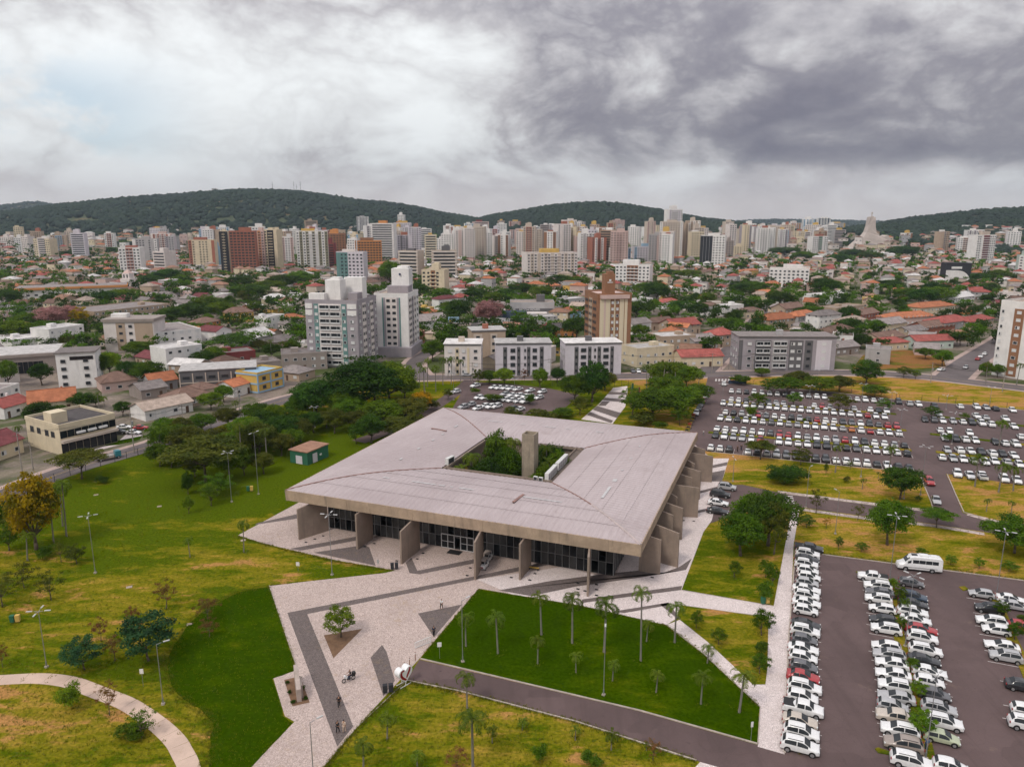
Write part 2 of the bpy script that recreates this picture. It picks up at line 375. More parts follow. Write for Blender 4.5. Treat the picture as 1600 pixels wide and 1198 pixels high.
PAVE = mat('street_pavement', (.4, .3, .265), .9, .16, .2, (.25, .19, .16), .4)
KERB = mat('kerb_concrete', (.42, .36, .31), .9, .2, .7, (.2, .17, .14), .5)
SOIL = mat('bare_soil', (.17, .1, .06), .95, .25, 1.2, (.26, .15, .08), .5, .5, 5)
PATHC = mat('path_concrete', (.56, .42, .34), .9, .1, .3, (.4, .29, .22), .4, .15, 8)
PAINT = mat('road_paint', (.55, .52, .5), .8, .2, 1.5, (.2, .17, .16), .6)

def city_mat():
    m_, nt, N, L, bs = new_mat('city_ground')
    tc = N.new('ShaderNodeTexCoord'); v = tc.outputs['Object']
    a = nz(N, L, v, .02, 6, .65, .8); b = nz(N, L, v, .09, 5, .7, .5); f = nz(N, L, v, 1.5, 3)
    c = mixc(N, L, rng(N, L, b, .38, .62), (.19, .155, .14), (.3, .24, .2))
    c = mixc(N, L, rng(N, L, a, .44, .56), c, (.06, .085, .02))
    c = mixc(N, L, rng(N, L, f, .3, .7, 0, .4), c, (.1, .09, .06))
    L.new(c, bs.inputs['Base Color']); bs.inputs['Roughness'].default_value = .95; bs.inputs['Specular IOR Level'].default_value = .1
    return m_
CITYG = city_mat()

# ------------------------------------------------------------------ sheets
def struct(name, mb, m_, kind='structure'):
    o = mb.build(name, m_); o['kind'] = kind; return o
def px2(poly): return [G(*p) for p in poly]
def rag(pts, amp, seed=1):
    out = []
    for a, b in zip(pts, pts[1:] + pts[:1]):
        n = max(1, int(math.dist(a, b) / .6)); d = Vector((b[0] - a[0], b[1] - a[1])); d.normalize()
        for i in range(n):
            t = i / n; x, y = a[0] + (b[0] - a[0]) * t, a[1] + (b[1] - a[1]) * t
            k = amp * (mnoise.noise((x * .8, y * .8, seed)) + .6 * mnoise.noise((x * 2.7, y * 2.7, seed + 5)))
            out.append((x - d.y * k, y + d.x * k))
    return out
def sheet(name, poly, z, m_, px=True, thick=0.0):
    pts = px2(poly) if px else poly
    if name == 'lush_lawn': pts = rag(pts, .22)
    return struct(name, MB().prism(pts, z - (thick or .004), z), m_)
def smooth_line(pts, n=6):
    out = []
    for i in range(len(pts) - 1):
        p0 = pts[max(0, i - 1)]; p1 = pts[i]; p2 = pts[i + 1]; p3 = pts[min(len(pts) - 1, i + 2)]
        for k in range(n):
            t = k / n
            out.append(tuple(.5 * (2 * p1[j] + (p2[j] - p0[j]) * t + (2 * p0[j] - 5 * p1[j] + 4 * p2[j] - p3[j]) * t * t + (3 * p1[j] - p0[j] - 3 * p2[j] + p3[j]) * t ** 3) for j in (0, 1)))
    out.append(tuple(pts[-1][:2])); return out
def ribbon_mb(line, w, z0, z1, off=0.0):
    mb = MB(); L_ = []; R_ = []
    for i, p in enumerate(line):
        a = line[max(0, i - 1)]; b = line[min(len(line) - 1, i + 1)]
        d = Vector((b[0] - a[0], b[1] - a[1])); d.normalize(); n = Vector((-d.y, d.x))
        L_.append((p[0] + n.x * (off + w / 2), p[1] + n.y * (off + w / 2))); R_.append((p[0] + n.x * (off - w / 2), p[1] + n.y * (off - w / 2)))
    for i in range(len(line) - 1):
        A, B_, C_, D = R_[i], R_[i + 1], L_[i + 1], L_[i]
        mb.quad((*A, z1), (*B_, z1), (*C_, z1), (*D, z1))
        mb.quad((*A, z0), (*B_, z0), (*B_, z1), (*A, z1)); mb.quad((*D, z1), (*C_, z1), (*C_, z0), (*D, z0))
    return mb
def ribbon(name, pts, w, z, m_, smooth=True, px=True, off=0.0, thick=.004):
    g = px2(pts) if px else pts
    if smooth: g = smooth_line(g)
    return struct(name, ribbon_mb(g, w, z - thick, z, off), m_)
def kerb(pts, smooth=False, w=.18, h=.13, px=True):
    g = px2(pts) if px else pts
    if smooth: g = smooth_line(g)
    return struct('kerb', ribbon_mb(g, w, -.02, h), KERB)

struct('ground', MB().quad((-5600, -300, -.06), (5600, -300, -.06), (5600, 6400, -.06), (-5600, 6400, -.06)), CITYG)
LST = [(-150, 838), (0, 777), (110, 734), (247, 693), (330, 662), (420, 632), (520, 606), (600, 592)]
AVE = [(600, 592), (700, 589.5), (850, 588), (980, 587.5), (1110, 585), (1250, 582), (1360, 583), (1440, 588), (1520, 597), (1600, 606.5), (1740, 624)]
RST = [(1490, 592), (1515, 568), (1548, 545), (1590, 519), (1640, 494)]
RST = [(1486, 590), (1512, 568), (1548, 545), (1590, 519), (1640, 494)]
BST = [(735, 525), (752, 496), (766, 474), (778, 456)]
CST = [(335, 562), (365, 540), (400, 517), (440, 497), (500, 470)]
DST = [(660, 590), (648, 566), (690, 540), (735, 520), (800, 516), (900, 520)]
EST = [(1100, 583), (1150, 535), (1180, 500), (1200, 476)]
sheet('park_lawn', [(-400, 960), (-150, 843), (0, 783), (110, 740), (250, 699), (330, 668), (420, 638), (520, 611), (600, 597), (700, 594), (980, 592), (1110, 590), (1250, 587), (1360, 588), (1440, 593), (1520, 602), (1600, 612), (1760, 632), (1900, 900), (1900, 1500), (-700, 1500)], 0.0, LAWN, thick=.03)
for nm, ln, w in (('street', LST, 8), ('avenue', AVE, 9.5), ('street', RST, 11), ('street', BST, 7), ('street', CST, 8), ('street', DST, 7), ('street', EST, 7)):
    ribbon('pavement', ln, w + 4.2, -.008 if nm != 'avenue' else .006, PAVE, thick=.05)
    ribbon(nm, ln, w, .03 if nm == 'avenue' else .022, ASPH2)
g_ = smooth_line(px2(AVE)); struct('lane_marking', ribbon_mb(g_, .14, .036, .04), mat('yellow_road_paint', (.45, .3, .08), .8, .2, 2))
struct('lane_marking', ribbon_mb(smooth_line(px2(LST)), .14, .028, .032), MATS['yellow_road_paint'])
# plaza round the civic hall
PLZ = [(470, 783), (372, 836), (410, 848), (455, 859), (520, 874), (618, 891), (600, 895), (480, 908), (421, 915), (465, 1046), (427, 1059), (445, 1118), (460, 1127), (365, 1226), (330, 1262), (440, 1262), (505, 1198), (557, 1136), (655, 1029), (748, 919), (800, 928), (905, 945), (1041, 976), (1057, 966), (1064, 944), (1058, 943), (1065, 921), (1099, 831), (1112, 813), (1121, 757), (1128, 752), (1139, 716), (1112, 716), (1080, 690), (700, 660), (560, 735)]
sheet('plaza', PLZ, .012, PLAZA)
sheet('plaza_apron', [(745, 905), (800, 928), (905, 945), (1041, 976), (1057, 966), (1065, 921), (1099, 831), (1112, 813), (1128, 752), (1139, 716), (1112, 716), (1000, 800), (960, 905), (880, 885)], .0165, PLAZAW)
sheet('footpath', [(1041, 976), (1100, 1022), (1135, 1055), (1188, 1104), (1184, 1166), (1226, 1178), (1240, 850), (1249, 797), (1238, 792), (1209, 946), (1064, 921), (1058, 944), (1201, 963), (1199, 1045), (1196, 1069), (1176, 1069), (1148, 1042), (1105, 1002), (1062, 968)], .021, PLAZAW)
for bp in ([(449, 957), (742, 900), (799, 888), (900, 868), (900, 873), (799, 894.5), (742, 905.5), (480, 959), (552, 1134), (527, 1166)],
           [(779, 922), (862, 907), (940, 897), (998, 891), (1031, 897), (1062, 885), (1081, 872), (1072, 890), (1000, 902), (900, 916), (830, 931)],
           [(907, 942), (910, 936), (1066, 915), (1064, 921.5)], [(958, 955), (1044, 941), (1051, 944), (975, 957.5)], [(1031, 944), (1044, 941), (1064, 968), (1058, 966)],
           [(490, 863), (570, 851), (577, 855), (587, 883.5)], [(453, 857), (557, 838), (605, 832), (603, 836.5), (560, 843.5), (470, 860)], [(402, 817), (464, 803), (464, 810), (398, 819.5)],
           [(634, 879), (643, 871), (652, 891.5), (742, 873), (742, 879.5), (655, 897), (640, 895)], [(653, 958), (722, 944), (678, 995)], [(597, 1007), (579, 1027), (599, 1087), (617, 1063), (604, 1018)],
           [(1112, 727), (1137, 721.5), (1135.5, 727), (1112, 731.5)], [(1112, 738), (1133, 734), (1128, 752), (1112, 752)], [(1092, 767), (1121, 760), (1120.5, 764), (1092, 771)], [(1066, 803), (1113, 792), (1112, 796), (1066, 808)]):
    sheet('dark_paving_band', bp, .024, DARKST)
sheet('footpath', [(908, 655), (935, 632), (958, 606), (980, 603), (981, 610), (977, 635), (957, 662)], .012, PLAZAW)
for bp in ([(926, 640), (933, 634), (970, 645), (964, 653)], [(917, 648), (922, 643.5), (958, 657), (955, 661)], [(941, 625), (945, 621), (979, 624), (978.5, 629)], [(949, 616), (953, 612), (980, 613), (980, 617)], [(934, 634), (941, 627), (953, 627), (946, 634)]):
    sheet('dark_paving_band', bp, .018, DARKST)
# car parks and drives
sheet('car_park', [(1104, 598), (1096, 625), (1082, 660), (1072, 688), (1075, 700), (1112, 706), (1180, 713), (1260, 722), (1340, 730), (1425, 737), (1437, 742), (1455, 785), (1458, 800), (1505, 803), (1492, 770), (1478, 740), (1540, 749), (1600, 758), (1760, 780), (1760, 665), (1600, 641), (1520, 633), (1440, 626), (1405, 625), (1330, 616), (1250, 608), (1160, 600), (1142, 594), (1138, 588), (1106, 588)], .008, ASPH)
sheet('drive', [(1118, 758), (1160, 757), (1230, 772), (1300, 781), (1370, 790), (1458, 799), (1505, 801), (1545, 814), (1620, 826), (1760, 850), (1760, 872), (1620, 845), (1540, 831), (1450, 817), (1350, 806), (1249, 792), (1225, 790), (1160, 800), (1108, 818), (1112, 800)], .014, ASPH)
sheet('car_park', [(1284, 866), (1600, 907), (1800, 936), (1900, 1200), (1900, 1420), (1050, 1420), (1125, 1205), (1088, 1187), (900, 1126), (720, 1079), (636, 1062), (655, 1030), (780, 1059), (1000, 1111), (1183, 1163), (1226, 1178), (1232, 1000), (1243, 855)], .008, ASPH)
sheet('car_park', [(700, 650), (722, 612), (734, 603), (750, 597), (800, 600), (860, 607), (905, 617), (880, 640), (800, 650)], .008, ASPH)
ribbon('drive', [(560, 690), (640, 660), (690, 628), (722, 606), (735, 594)], 5, .013, ASPH)
# turf
sheet('lush_lawn', [(748, 920), (800, 929), (905, 946), (1040, 976.5), (1100, 1023), (1135, 1056), (1187, 1105), (1183, 1161), (1000, 1109), (780, 1057), (657, 1028)], .07, LUSH, thick=.06)
LB = smooth_line([(421, 917), (380, 924), (340, 942), (302, 968), (278, 1000), (265, 1025), (263, 1052), (275, 1080), (297, 1098), (320, 1115), (333, 1133), (329, 1158), (326, 1198), (322, 1262)], 5)
sheet('lush_lawn', LB + [(330, 1262), (365, 1226), (458, 1129), (443, 1119), (425, 1060), (463, 1046)], .07, LUSH, thick=.06)
kerb([(657, 1029), (780, 1058), (1000, 1110), (1184, 1162)]); kerb([(636, 1063), (720, 1080), (900, 1127), (1088, 1188)])
kerb([(1188, 1104), (1184, 1163)], w=.12); kerb([(1041, 976), (1100, 1022), (1135, 1055), (1188, 1104)], w=.12, h=.1)
kerb([(1284, 866), (1600, 907), (1800, 936)]); kerb([(1243, 857), (1232, 1000), (1226, 1177)], w=.2)
kerb([(421, 915), (465, 1046)], w=.14, h=.09); kerb([(1064, 922), (1209, 946.5)], w=.1, h=.06); kerb([(1058, 944), (1201, 964)], w=.1, h=.06)
kerb([(505, 1198), (557, 1136), (634, 1064)], w=.1, h=.05)
kerb([(1437, 742), (1455, 785), (1458, 797), (1370, 790), (1300, 781), (1230, 772)]); kerb([(1480, 741), (1493, 772), (1506, 800), (1545, 813), (1620, 825)])
kerb([(1112, 706), (1180, 713), (1260, 722), (1340, 730), (1425, 737)]); kerb([(1160, 600), (1250, 608), (1330, 616), (1405, 625), (1520, 633), (1600, 641)])
for ln in ([(1215, 768), (1300, 779), (1372, 788)], [(1400, 793), (1440, 796)], [(1255, 796), (1350, 809), (1450, 820), (1538, 834)], [(1512, 803), (1560, 815), (1610, 822)]):
    ribbon('stone_verge', ln, 1.5, .03, RUBBLE, thick=.02)
sheet('footpath', [(1094, 1190), (1140, 1203), (1100, 1230), (1070, 1215)], .03, PLAZAW)
sheet('planting_bed', [(506, 992), (566, 982), (521, 1028)], .02, SOIL); sheet('planting_bed', [(444, 1062), (469, 1056), (484, 1097), (457, 1103)], .03, SOIL)
sheet('bare_lot', [(1330, 578), (1348, 555), (1400, 545), (1470, 553), (1478, 572), (1440, 577)], .02, lawn_mat('waste_ground', ((.08, .1, .015), (.17, .15, .025), (.24, .16, .05), (.3, .13, .055)), [(1420, 560, 22, .5)], .5, False, .5))
# zebra crossings and bay lines
def stripe(p, q, w=.12, z=.02, nm='bay_line'):
    a = Vector(G(*p)); b = Vector(G(*q)); return struct(nm, ribbon_mb([tuple(a), tuple(b)], w, z - .004, z), PAINT)
for i in range(5): stripe((1226 + i * .5, 775 + i * 2.6), (1239 + i * .5, 775.5 + i * 2.6), .5, .024, 'crossing_stripe')
for i in range(5): stripe((1119 + i * 5, 592), (1118.5 + i * 5, 595.5), .6, .024, 'crossing_stripe')
# curved concrete path: slabs
pr = smooth_line(px2([(-160, 1078), (-60, 1066), (0, 1062), (60, 1059.5), (108, 1065), (150, 1080), (200, 1100), (245, 1130), (272, 1155), (284, 1174), (295, 1198), (300, 1240)]), 8)
po = empty('path', (0, 0, 0)); po['kind'] = 'structure'
acc = 0; seg = [pr[0]]
for i in range(1, len(pr)):
    seg.append(pr[i]); acc += math.dist(pr[i], pr[i - 1])
    if acc > 2.6 or i == len(pr) - 1:
        k = .02 / max(acc, .1); s2 = list(seg)
        a, b = Vector(s2[0]), Vector(s2[1]); s2[0] = tuple(a + (b - a).normalized() * .03)
        ribbon_mb(s2, 2.3, -.02, .03 + .006 * random.Random(i).random()).build('slab', PATHC, po)
        seg = [pr[i]]; acc = 0

# ------------------------------------------------------------------ hills and the woods on them
HILLM = mat('hill_soil', (.045, .06, .025), .95, .3, .004, (.34, .17, .08), .9)
ico_v = []; ico_f = []
_b = bmesh.new(); bmesh.ops.create_icosphere(_b, subdivisions=1, radius=1)
for v_ in _b.verts: ico_v.append(tuple(v_.co))
for f_ in _b.faces: ico_f.append([v_.index for v_ in f_.verts])
_b.free(); ico_v = np.array(ico_v, np.float32); ico_f = np.array(ico_f, np.int32)
def forest_mat(name, a, b, c):
    m_, nt, N, L, bs = new_mat(name)
    g = N.new('ShaderNodeNewGeometry'); tc = N.new('ShaderNodeTexCoord')
    q = nz(N, L, tc.outputs['Object'], .006, 4)
    cc = mixc(N, L, g.outputs['Random Per Island'], a, b); cc = mixc(N, L, rng(N, L, q, .45, .65), cc, c)
    t = nz(N, L, tc.outputs['Object'], .35, 3, .7); cc = mixc(N, L, rng(N, L, t, .4, .65, 0, .6), cc, tuple(k * .45 for k in a))
    L.new(cc, bs.inputs['Base Color']); bs.inputs['Roughness'].default_value = .9; bs.inputs['Specular IOR Level'].default_value = .1
    bump(N, L, bs, t, .8, 1.5); return m_
FORM = forest_mat('forest', (.02, .036, .025), (.038, .058, .035), (.028, .042, .034))  # bluish cast puts part of the distance haze into the tree colour
def blob_mass(name, P, S, m_, rs, squash=.8):
    n = len(P); rs = np.random.RandomState(rs); k = len(ico_v)
    j = 1 + .5 * (rs.rand(n, k, 1) - .5)
    V = ico_v[None] * j * S[:, None, None] * np.array([1, 1, squash]) + P[:, None, :]
    Fq = ico_f[None] + (np.arange(n) * k)[:, None, None]
    me = np_mesh(name, V, Fq, m_, 3)
    o = inst(name, me); o['kind'] = 'stuff'; return o
def hill(name, D, prof, half, seed, ntree, back=1.0, clear=()):
    xs = [p[0] for p in prof]; hs = []
    for x, y in prof:
        hs.append(max(0, hz(0, D, y + 4.5 * 2400 / D)))
    X0 = (xs[0] - 800) / FPX * depth(D); X1 = (xs[-1] - 800) / FPX * depth(D)
    WX = np.array([(x - 800) / FPX * depth(D) for x in xs])
    def H_(X, Y):
        h = np.interp(X, WX, hs); t = (Y - D) / half; b = np.where(np.abs(t) < 1, np.cos(t * np.pi / 2) ** 1.6, 0)
        return h * b
    nx, ny = 90, 26
    GX, GY = np.meshgrid(np.linspace(X0, X1, nx), np.linspace(D - half, D + half * .7, ny))
    GZ = H_(GX, GY)
    rs = np.random.RandomState(seed)
    sp = np.array([[mnoise.noise((float(x) / 210, float(y) / 210, seed)) for x, y in zip(r1, r2)] for r1, r2 in zip(GX, GY)])
    GZ = GZ * (1 + .1 * sp) - .2
    V = np.stack([GX, GY, GZ], -1).reshape(-1, 3)
    idx = np.arange(nx * ny).reshape(ny, nx)
    Fq = np.stack([idx[:-1, :-1], idx[:-1, 1:], idx[1:, 1:], idx[1:, :-1]], -1)
    o = inst(name, np_mesh(name, V, Fq, HILLM, 4, True)); o['kind'] = 'structure'
    PXs = rs.uniform(X0, X1, ntree); PYs = D - half + (half * 1.12) * rs.rand(ntree) ** .8
    ix = np.clip(((PXs - X0) / (X1 - X0) * (nx - 1)).astype(int), 0, nx - 1); iy = np.clip(((PYs - (D - half)) / (1.7 * half) * (ny - 1)).astype(int), 0, ny - 1)
    PZ = H_(PXs, PYs) * (1 + .1 * sp[iy, ix])
    keep = PZ > 4
    for (cx, cy, r) in clear:
        gx = (cx - 800) / FPX; 
        # remove trees seen inside an ellipse of the photo (clearings)
        dd = PYs * CP - (PZ - CH) * SP; sx_ = 800 + FPX * PXs / dd; sy_ = 599 - FPX * (PYs * SP + (PZ - CH) * CP) / dd
        keep &= ((sx_ - cx) / r) ** 2 + ((sy_ - cy) / (r * .22)) ** 2 > 1
    P_ = np.stack([PXs, PYs, PZ], -1)[keep]
    S_ = rs.uniform(.6, 1.3, len(P_)) * 7.5 * (D / 2400) ** .5
    P_[:, 2] += S_ * .35
    blob_mass('forest', P_, S_, FORM, seed + 1)
    return lambda X, Y: float(H_(np.array(X), np.array(Y)))
H_W = hill('hill_west', 2500, [(-260, 354), (-120, 348), (0, 339), (60, 328), (130, 319), (200, 312), (260, 306), (340, 300), (400, 296.5), (470, 298), (540, 305), (600, 314), (660, 325), (720, 336), (775, 345), (800, 350)], 950, 11, 15000, clear=((125, 344, 24), (148, 346, 14), (268, 342, 10), (352, 344, 17), (425, 313, 6)))
H_C = hill('hill_centre', 2300, [(690, 350), (740, 343), (770, 335), (810, 328), (850, 322), (890, 319), (930, 317.5), (970, 320), (1010, 325), (1040, 330), (1080, 337), (1110, 341), (1150, 347), (1200, 352)], 800, 23, 9000)
H_E = hill('hill_east', 1750, [(1310, 358), (1350, 352), (1400, 345), (1440, 340), (1490, 334), (1530, 329), (1560, 324), (1600, 321), (1680, 312), (1800, 305), (1950, 320)], 620, 37, 8000, clear=((1525, 340, 9), (1555, 344, 10)))
H_F = hill('hill_far', 4300, [(-300, 330), (-100, 322), (0, 321), (40, 317), (70, 317), (110, 324), (150, 340), (200, 350)], 900, 41, 2600)
H_G = hill('hill_far', 5200, [(1080, 352), (1130, 346), (1200, 343), (1280, 344), (1340, 345), (1400, 346), (1460, 352)], 900, 43, 2600)
RAWS = mat('cleared_earth', (.42, .2, .1), .95, .2, .02, (.2, .16, .05), .5)

# ------------------------------------------------------------------ civic hall
BX, BY, BR = .85, 155.5, math.radians(-21.0)
_c, _s = math.cos(BR), math.sin(BR)
def BL(X, Y):            # world -> hall axes
    dx, dy = X - BX, Y - BY; return (dx * _c + dy * _s, -dx * _s + dy * _c)
def BW(a, b):            # hall axes -> world
    return (BX + a * _c - b * _s, BY + a * _s + b * _c)
hall = empty('civic_hall', (BX, BY, 0), BR, 'low square concrete hall with a wide pale ribbed roof round a planted courtyard', 'public building')
landmark('concrete hall', BX, BY)
RH = 34.4; RC = 12.2; ZE = 9.0
def roof_mat():
    m_, nt, N, L, bs = new_mat('fibre_cement_roof')
    tc = N.new('ShaderNodeTexCoord'); v = tc.outputs['Object']
    a = nz(N, L, v, .05, 5, .6, .4); b = nz(N, L, v, .8, 5, .7); mp = N.new('ShaderNodeMapping'); mp.inputs['Scale'].default_value = (2.6, .12, 1); L.new(v, mp.inputs[0])
    s = nz(N, L, mp.outputs[0], 1, 4, .7)
    c = mixc(N, L, rng(N, L, a, .3, .7), (.37, .31, .315), (.46, .395, .4))
    c = mixc(N, L, rng(N, L, s, .35, .7, 0, .4), c, (.33, .27, .268)); c = mixc(N, L, rng(N, L, b, .55, .8, 0, .5), c, (.3, .24, .235))
    gi = N.new('ShaderNodeNewGeometry'); c = mixc(N, L, mth(N, L, 'MULTIPLY', gi.outputs['Random Per Island'], .1), c, (.27, .22, .22))
    st = nz(N, L, v, .16, 6, .7, .8); c = mixc(N, L, rng(N, L, st, .56, .72, 0, .4), c, (.28, .22, .21))
    L.new(c, bs.inputs['Base Color']); bs.inputs['Roughness'].default_value = .7; bs.inputs['Specular IOR Level'].default_value = .35
    return m_
ROOFM = roof_mat(); HIPM = mat('rusty_hip_cap', (.26, .16, .14), .8, .25, 1.5, (.3, .12, .08), .6)
SKYL = mat('translucent_sheet', (.5, .49, .49), .5, .1, 1); CAPW = mat('pale_hip_cap', (.45, .38, .37), .7, .15, 1)
def arch(t): return ZE + 1.05 * math.sin(math.pi * min(1, max(0, t)) ** .92) + .05 * t     # t: 0 eave .. 1 courtyard
for k in range(4):
    mb = MB(); step = .27; n = int(2 * RH / step); R4 = Matrix.Rotation(k * math.pi / 2, 3, 'Z')
    nsheet, sub = 5, 3
    for j in range(n):
        c0 = -RH + j * step; c1 = c0 + step; z0 = .07 if j % 4 in (1, 2) else 0; z1 = .07 if (j + 1) % 4 in (1, 2) else 0
        e0, e1 = -max(RC, abs(c0)), -max(RC, abs(c1))
        for si in range(nsheet):
            for q in range(sub):
                row = []
                for (cc, ee, zz) in ((c0, e0, z0), (c1, e1, z1)):
                    for f in (q / sub, (q + 1) / sub):
                        y = -RH + (RH - RC) * (si + f) / nsheet
                        yy = min(y, ee); t = (yy + RH) / (RH - RC)
                        row.append((cc, yy, arch(t) + zz + .05 * (1 - f)))
                if abs(row[0][1] - row[1][1]) < 1e-4 and abs(row[2][1] - row[3][1]) < 1e-4: continue
                mb.quad(*(tuple(R4 @ Vector(p)) for p in (row[0], row[2], row[3], row[1])))
    sl = mb.build('roof_slope', ROOFM, hall)
    # hip cap at the corner going anticlockwise
    hp = MB(); hp2 = MB()
    for i in range(16):
        t0, t1 = i / 16, (i + 1) / 16
        p = [Vector((RH - (RH - RC) * t, -RH + (RH - RC) * t, arch(t) + .1)) for t in (t0, t1)]
        (hp2 if (k == 0 and i < 8) else hp).tube(tuple(R4 @ p[0]), tuple(R4 @ p[1]), .13 if not (k == 0 and i < 8) else .22, n=5)
    if hp.v: hp.build('hip_cap', HIPM, sl)
    if hp2.v: hp2.build('hip_cap', CAPW, sl)
    def patch(nm, a0, a1, y0, y1, m_):
        q = MB()
        ts = [(y + RH) / (RH - RC) for y in (y0, y1)]
        q.quad(*(tuple(R4 @ Vector(p)) for p in ((a0, y0, arch(ts[0]) + .17), (a1, y0, arch(ts[0]) + .17), (a1, y1, arch(ts[1]) + .17), (a0, y1, arch(ts[1]) + .17)))); q.build(nm, m_, sl)
    if k == 0:
        for a0, a1 in ((-19, -17.4), (-12.5, -7.4), (-6.7, -5.4), (-4.3, -3.7), (-2.4, 0.6), (10.5, 18)): patch('roof_light', a0, a1, -24.3, -23.9, SKYL)
    if k == 1:
        for a0, a1, w in ((-19.5, -13.2, .5), (-10.2, -8.6, .8), (-3.2, -2.6, .4), (5, 5.5, .5), (14, 15, .3)): patch('roof_light', a0, a1, -24.2 - w / 2, -24.2 + w / 2, SKYL)
    if k == 2:
        for a0, a1 in ((-14, -12), (-6, -4.5), (-2, 1), (6, 7), (12, 16)): patch('roof_light', a0, a1, -22.5, -22.2, SKYL)
    if k == 3:
        for a0, a1 in ((-16, -14), (-3, -2), (4, 5.2), (12, 13), (-8, -7)): patch('roof_light', a0, a1, -21.6, -21.2, SKYL)
    # fascia: five cast panels
    for i in range(5):
        w = 2 * (RH + .12) / 5; q = MB(); a = -(RH + .12) + w * i
        a0, a1 = a + .02, a + w - .02
        vs_ = []
        for zz, o_ in ((7.0, -.02), (9.08, .12)):
            vs_ += [(a0, -RH - o_, zz), (a1, -RH - o_, zz), (a1, -RH + .42, zz), (a0, -RH + .42, zz)]
        q.add([tuple(R4 @ Vector(p)) for p in vs_], ((3, 2, 1, 0), (4, 5, 6, 7), (0, 1, 5, 4), (1, 2, 6, 5), (2, 3, 7, 6), (3, 0, 4, 7))); q.build('fascia_panel', CONC, hall)
    # soffit ring quarter, inner court wall and gutter
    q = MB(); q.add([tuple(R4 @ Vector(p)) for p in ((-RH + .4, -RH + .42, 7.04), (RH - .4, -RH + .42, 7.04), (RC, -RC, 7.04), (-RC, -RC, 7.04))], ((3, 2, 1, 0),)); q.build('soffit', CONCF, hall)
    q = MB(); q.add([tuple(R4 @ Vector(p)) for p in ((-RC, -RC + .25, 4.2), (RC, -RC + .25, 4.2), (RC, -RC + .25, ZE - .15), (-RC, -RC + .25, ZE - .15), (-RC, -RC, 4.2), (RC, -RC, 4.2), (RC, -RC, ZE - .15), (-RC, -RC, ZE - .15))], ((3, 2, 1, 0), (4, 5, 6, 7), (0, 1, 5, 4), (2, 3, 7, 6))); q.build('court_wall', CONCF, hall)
    q = MB(); q.add([tuple(R4 @ Vector(p)) for p in ((-RC, -RC + .02, 0), (RC, -RC + .02, 0), (RC, -RC + .02, 4.2), (-RC, -RC + .02, 4.2))], ((3, 2, 1, 0),)); q.build('court_glazing', GLASS, hall)
    w = 1.5 if k in (1,) else .55
    q = MB(); q.box(tuple(R4 @ Vector((0, -RC + w / 2 + .2, ZE - .28))), ((2 * RC, w, .2) if k % 2 == 0 else (w, 2 * RC, .2))); q.build('gutter', mat('gutter_concrete', (.13, .105, .09), .9, .25, .8, (.3, .2, .14), .5), hall)
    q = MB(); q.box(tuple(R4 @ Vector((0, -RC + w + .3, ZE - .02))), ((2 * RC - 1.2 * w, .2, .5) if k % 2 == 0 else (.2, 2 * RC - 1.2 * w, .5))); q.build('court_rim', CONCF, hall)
# glazed walls: front (k=0) and east (k=1) pane by pane, the two that face away as plain glazing
GL = 28.8
INT = flat('interior_dark', (.045, .045, .045), .9); MULL = flat('mullion_grey', (.2, .2, .2), .5); MULLW = flat('white_door_frame', (.6, .6, .6), .5)
PANE = flat('tinted_pane', (.01, .012, .014), .1, .3); PANEF = mat('frosted_pane', (.05, .05, .05), .4, .25, 1.2, spec=.3)
ub = MB().box((0, 0, 0), (1, 1, 1)); UNIT = {}
def unit(m_):
    if m_.name not in UNIT: UNIT[m_.name] = ub.mesh('unit_' + m_.name, m_)
    return UNIT[m_.name]
rg = random.Random(5)
ncol = 44; cw = 2 * GL / ncol
for i in range(ncol + 1):
    inst('mullion', unit(MULL), hall, (-GL + i * cw, -GL - .04, 3.5), 0, (.09, .16, 6.98))
DOOR = range(19, 24)
for i in range(ncol):
    for r in range(3):
        z0, z1 = ((.1, 2.3), (2.4, 4.55), (4.65, 6.95))[r]
        if i in DOOR and r == 0: continue
        m_ = PANEF if (r < 2 and rg.random() < .5) else PANE
        if rg.random() < .06: continue
        inst('glass_pane', unit(m_), hall, (-GL + (i + .5) * cw, -GL + .02, (z0 + z1) / 2), 0, (cw - .1, .03, z1 - z0))
for z in (2.35, 4.6): inst('transom', unit(MULL), hall, (0, -GL - .02, z), 0, (2 * GL, .1, .08))
dr = MB(); x0 = -GL + 19 * cw; x1 = -GL + 24 * cw
for x in (x0, x0 + cw, x0 + 2 * cw, x1 - 2 * cw, x1 - cw, x1): dr.box((x, -GL - .12, 1.35), (.13, .14, 2.7))
dr.box(((x0 + x1) / 2, -GL - .12, 2.72), (x1 - x0 + .13, .14, .13))
for a, b in ((x0, x0 + 2 * cw), (x1 - 2 * cw, x1)): dr.box(((a + b) / 2, -GL - .12, 1.35), (b - a, .1, .1)); dr.box(((a + b) / 2, -GL - .12, .06), (b - a, .1, .12))
ent = dr.build('entrance', MULLW, hall)
for a in (x0, x0 + cw, x1 - 2 * cw, x1 - cw): inst('door_pane', unit(PANE), ent, (a + cw / 2, -GL - .1, 1.35), 0, (cw - .14, .02, 2.5))
MB().box((-GL + 21.5 * cw, -GL - 1.4, .035), (2.6, 1.7, .03)).build('door_mat', BLACKP, hall)
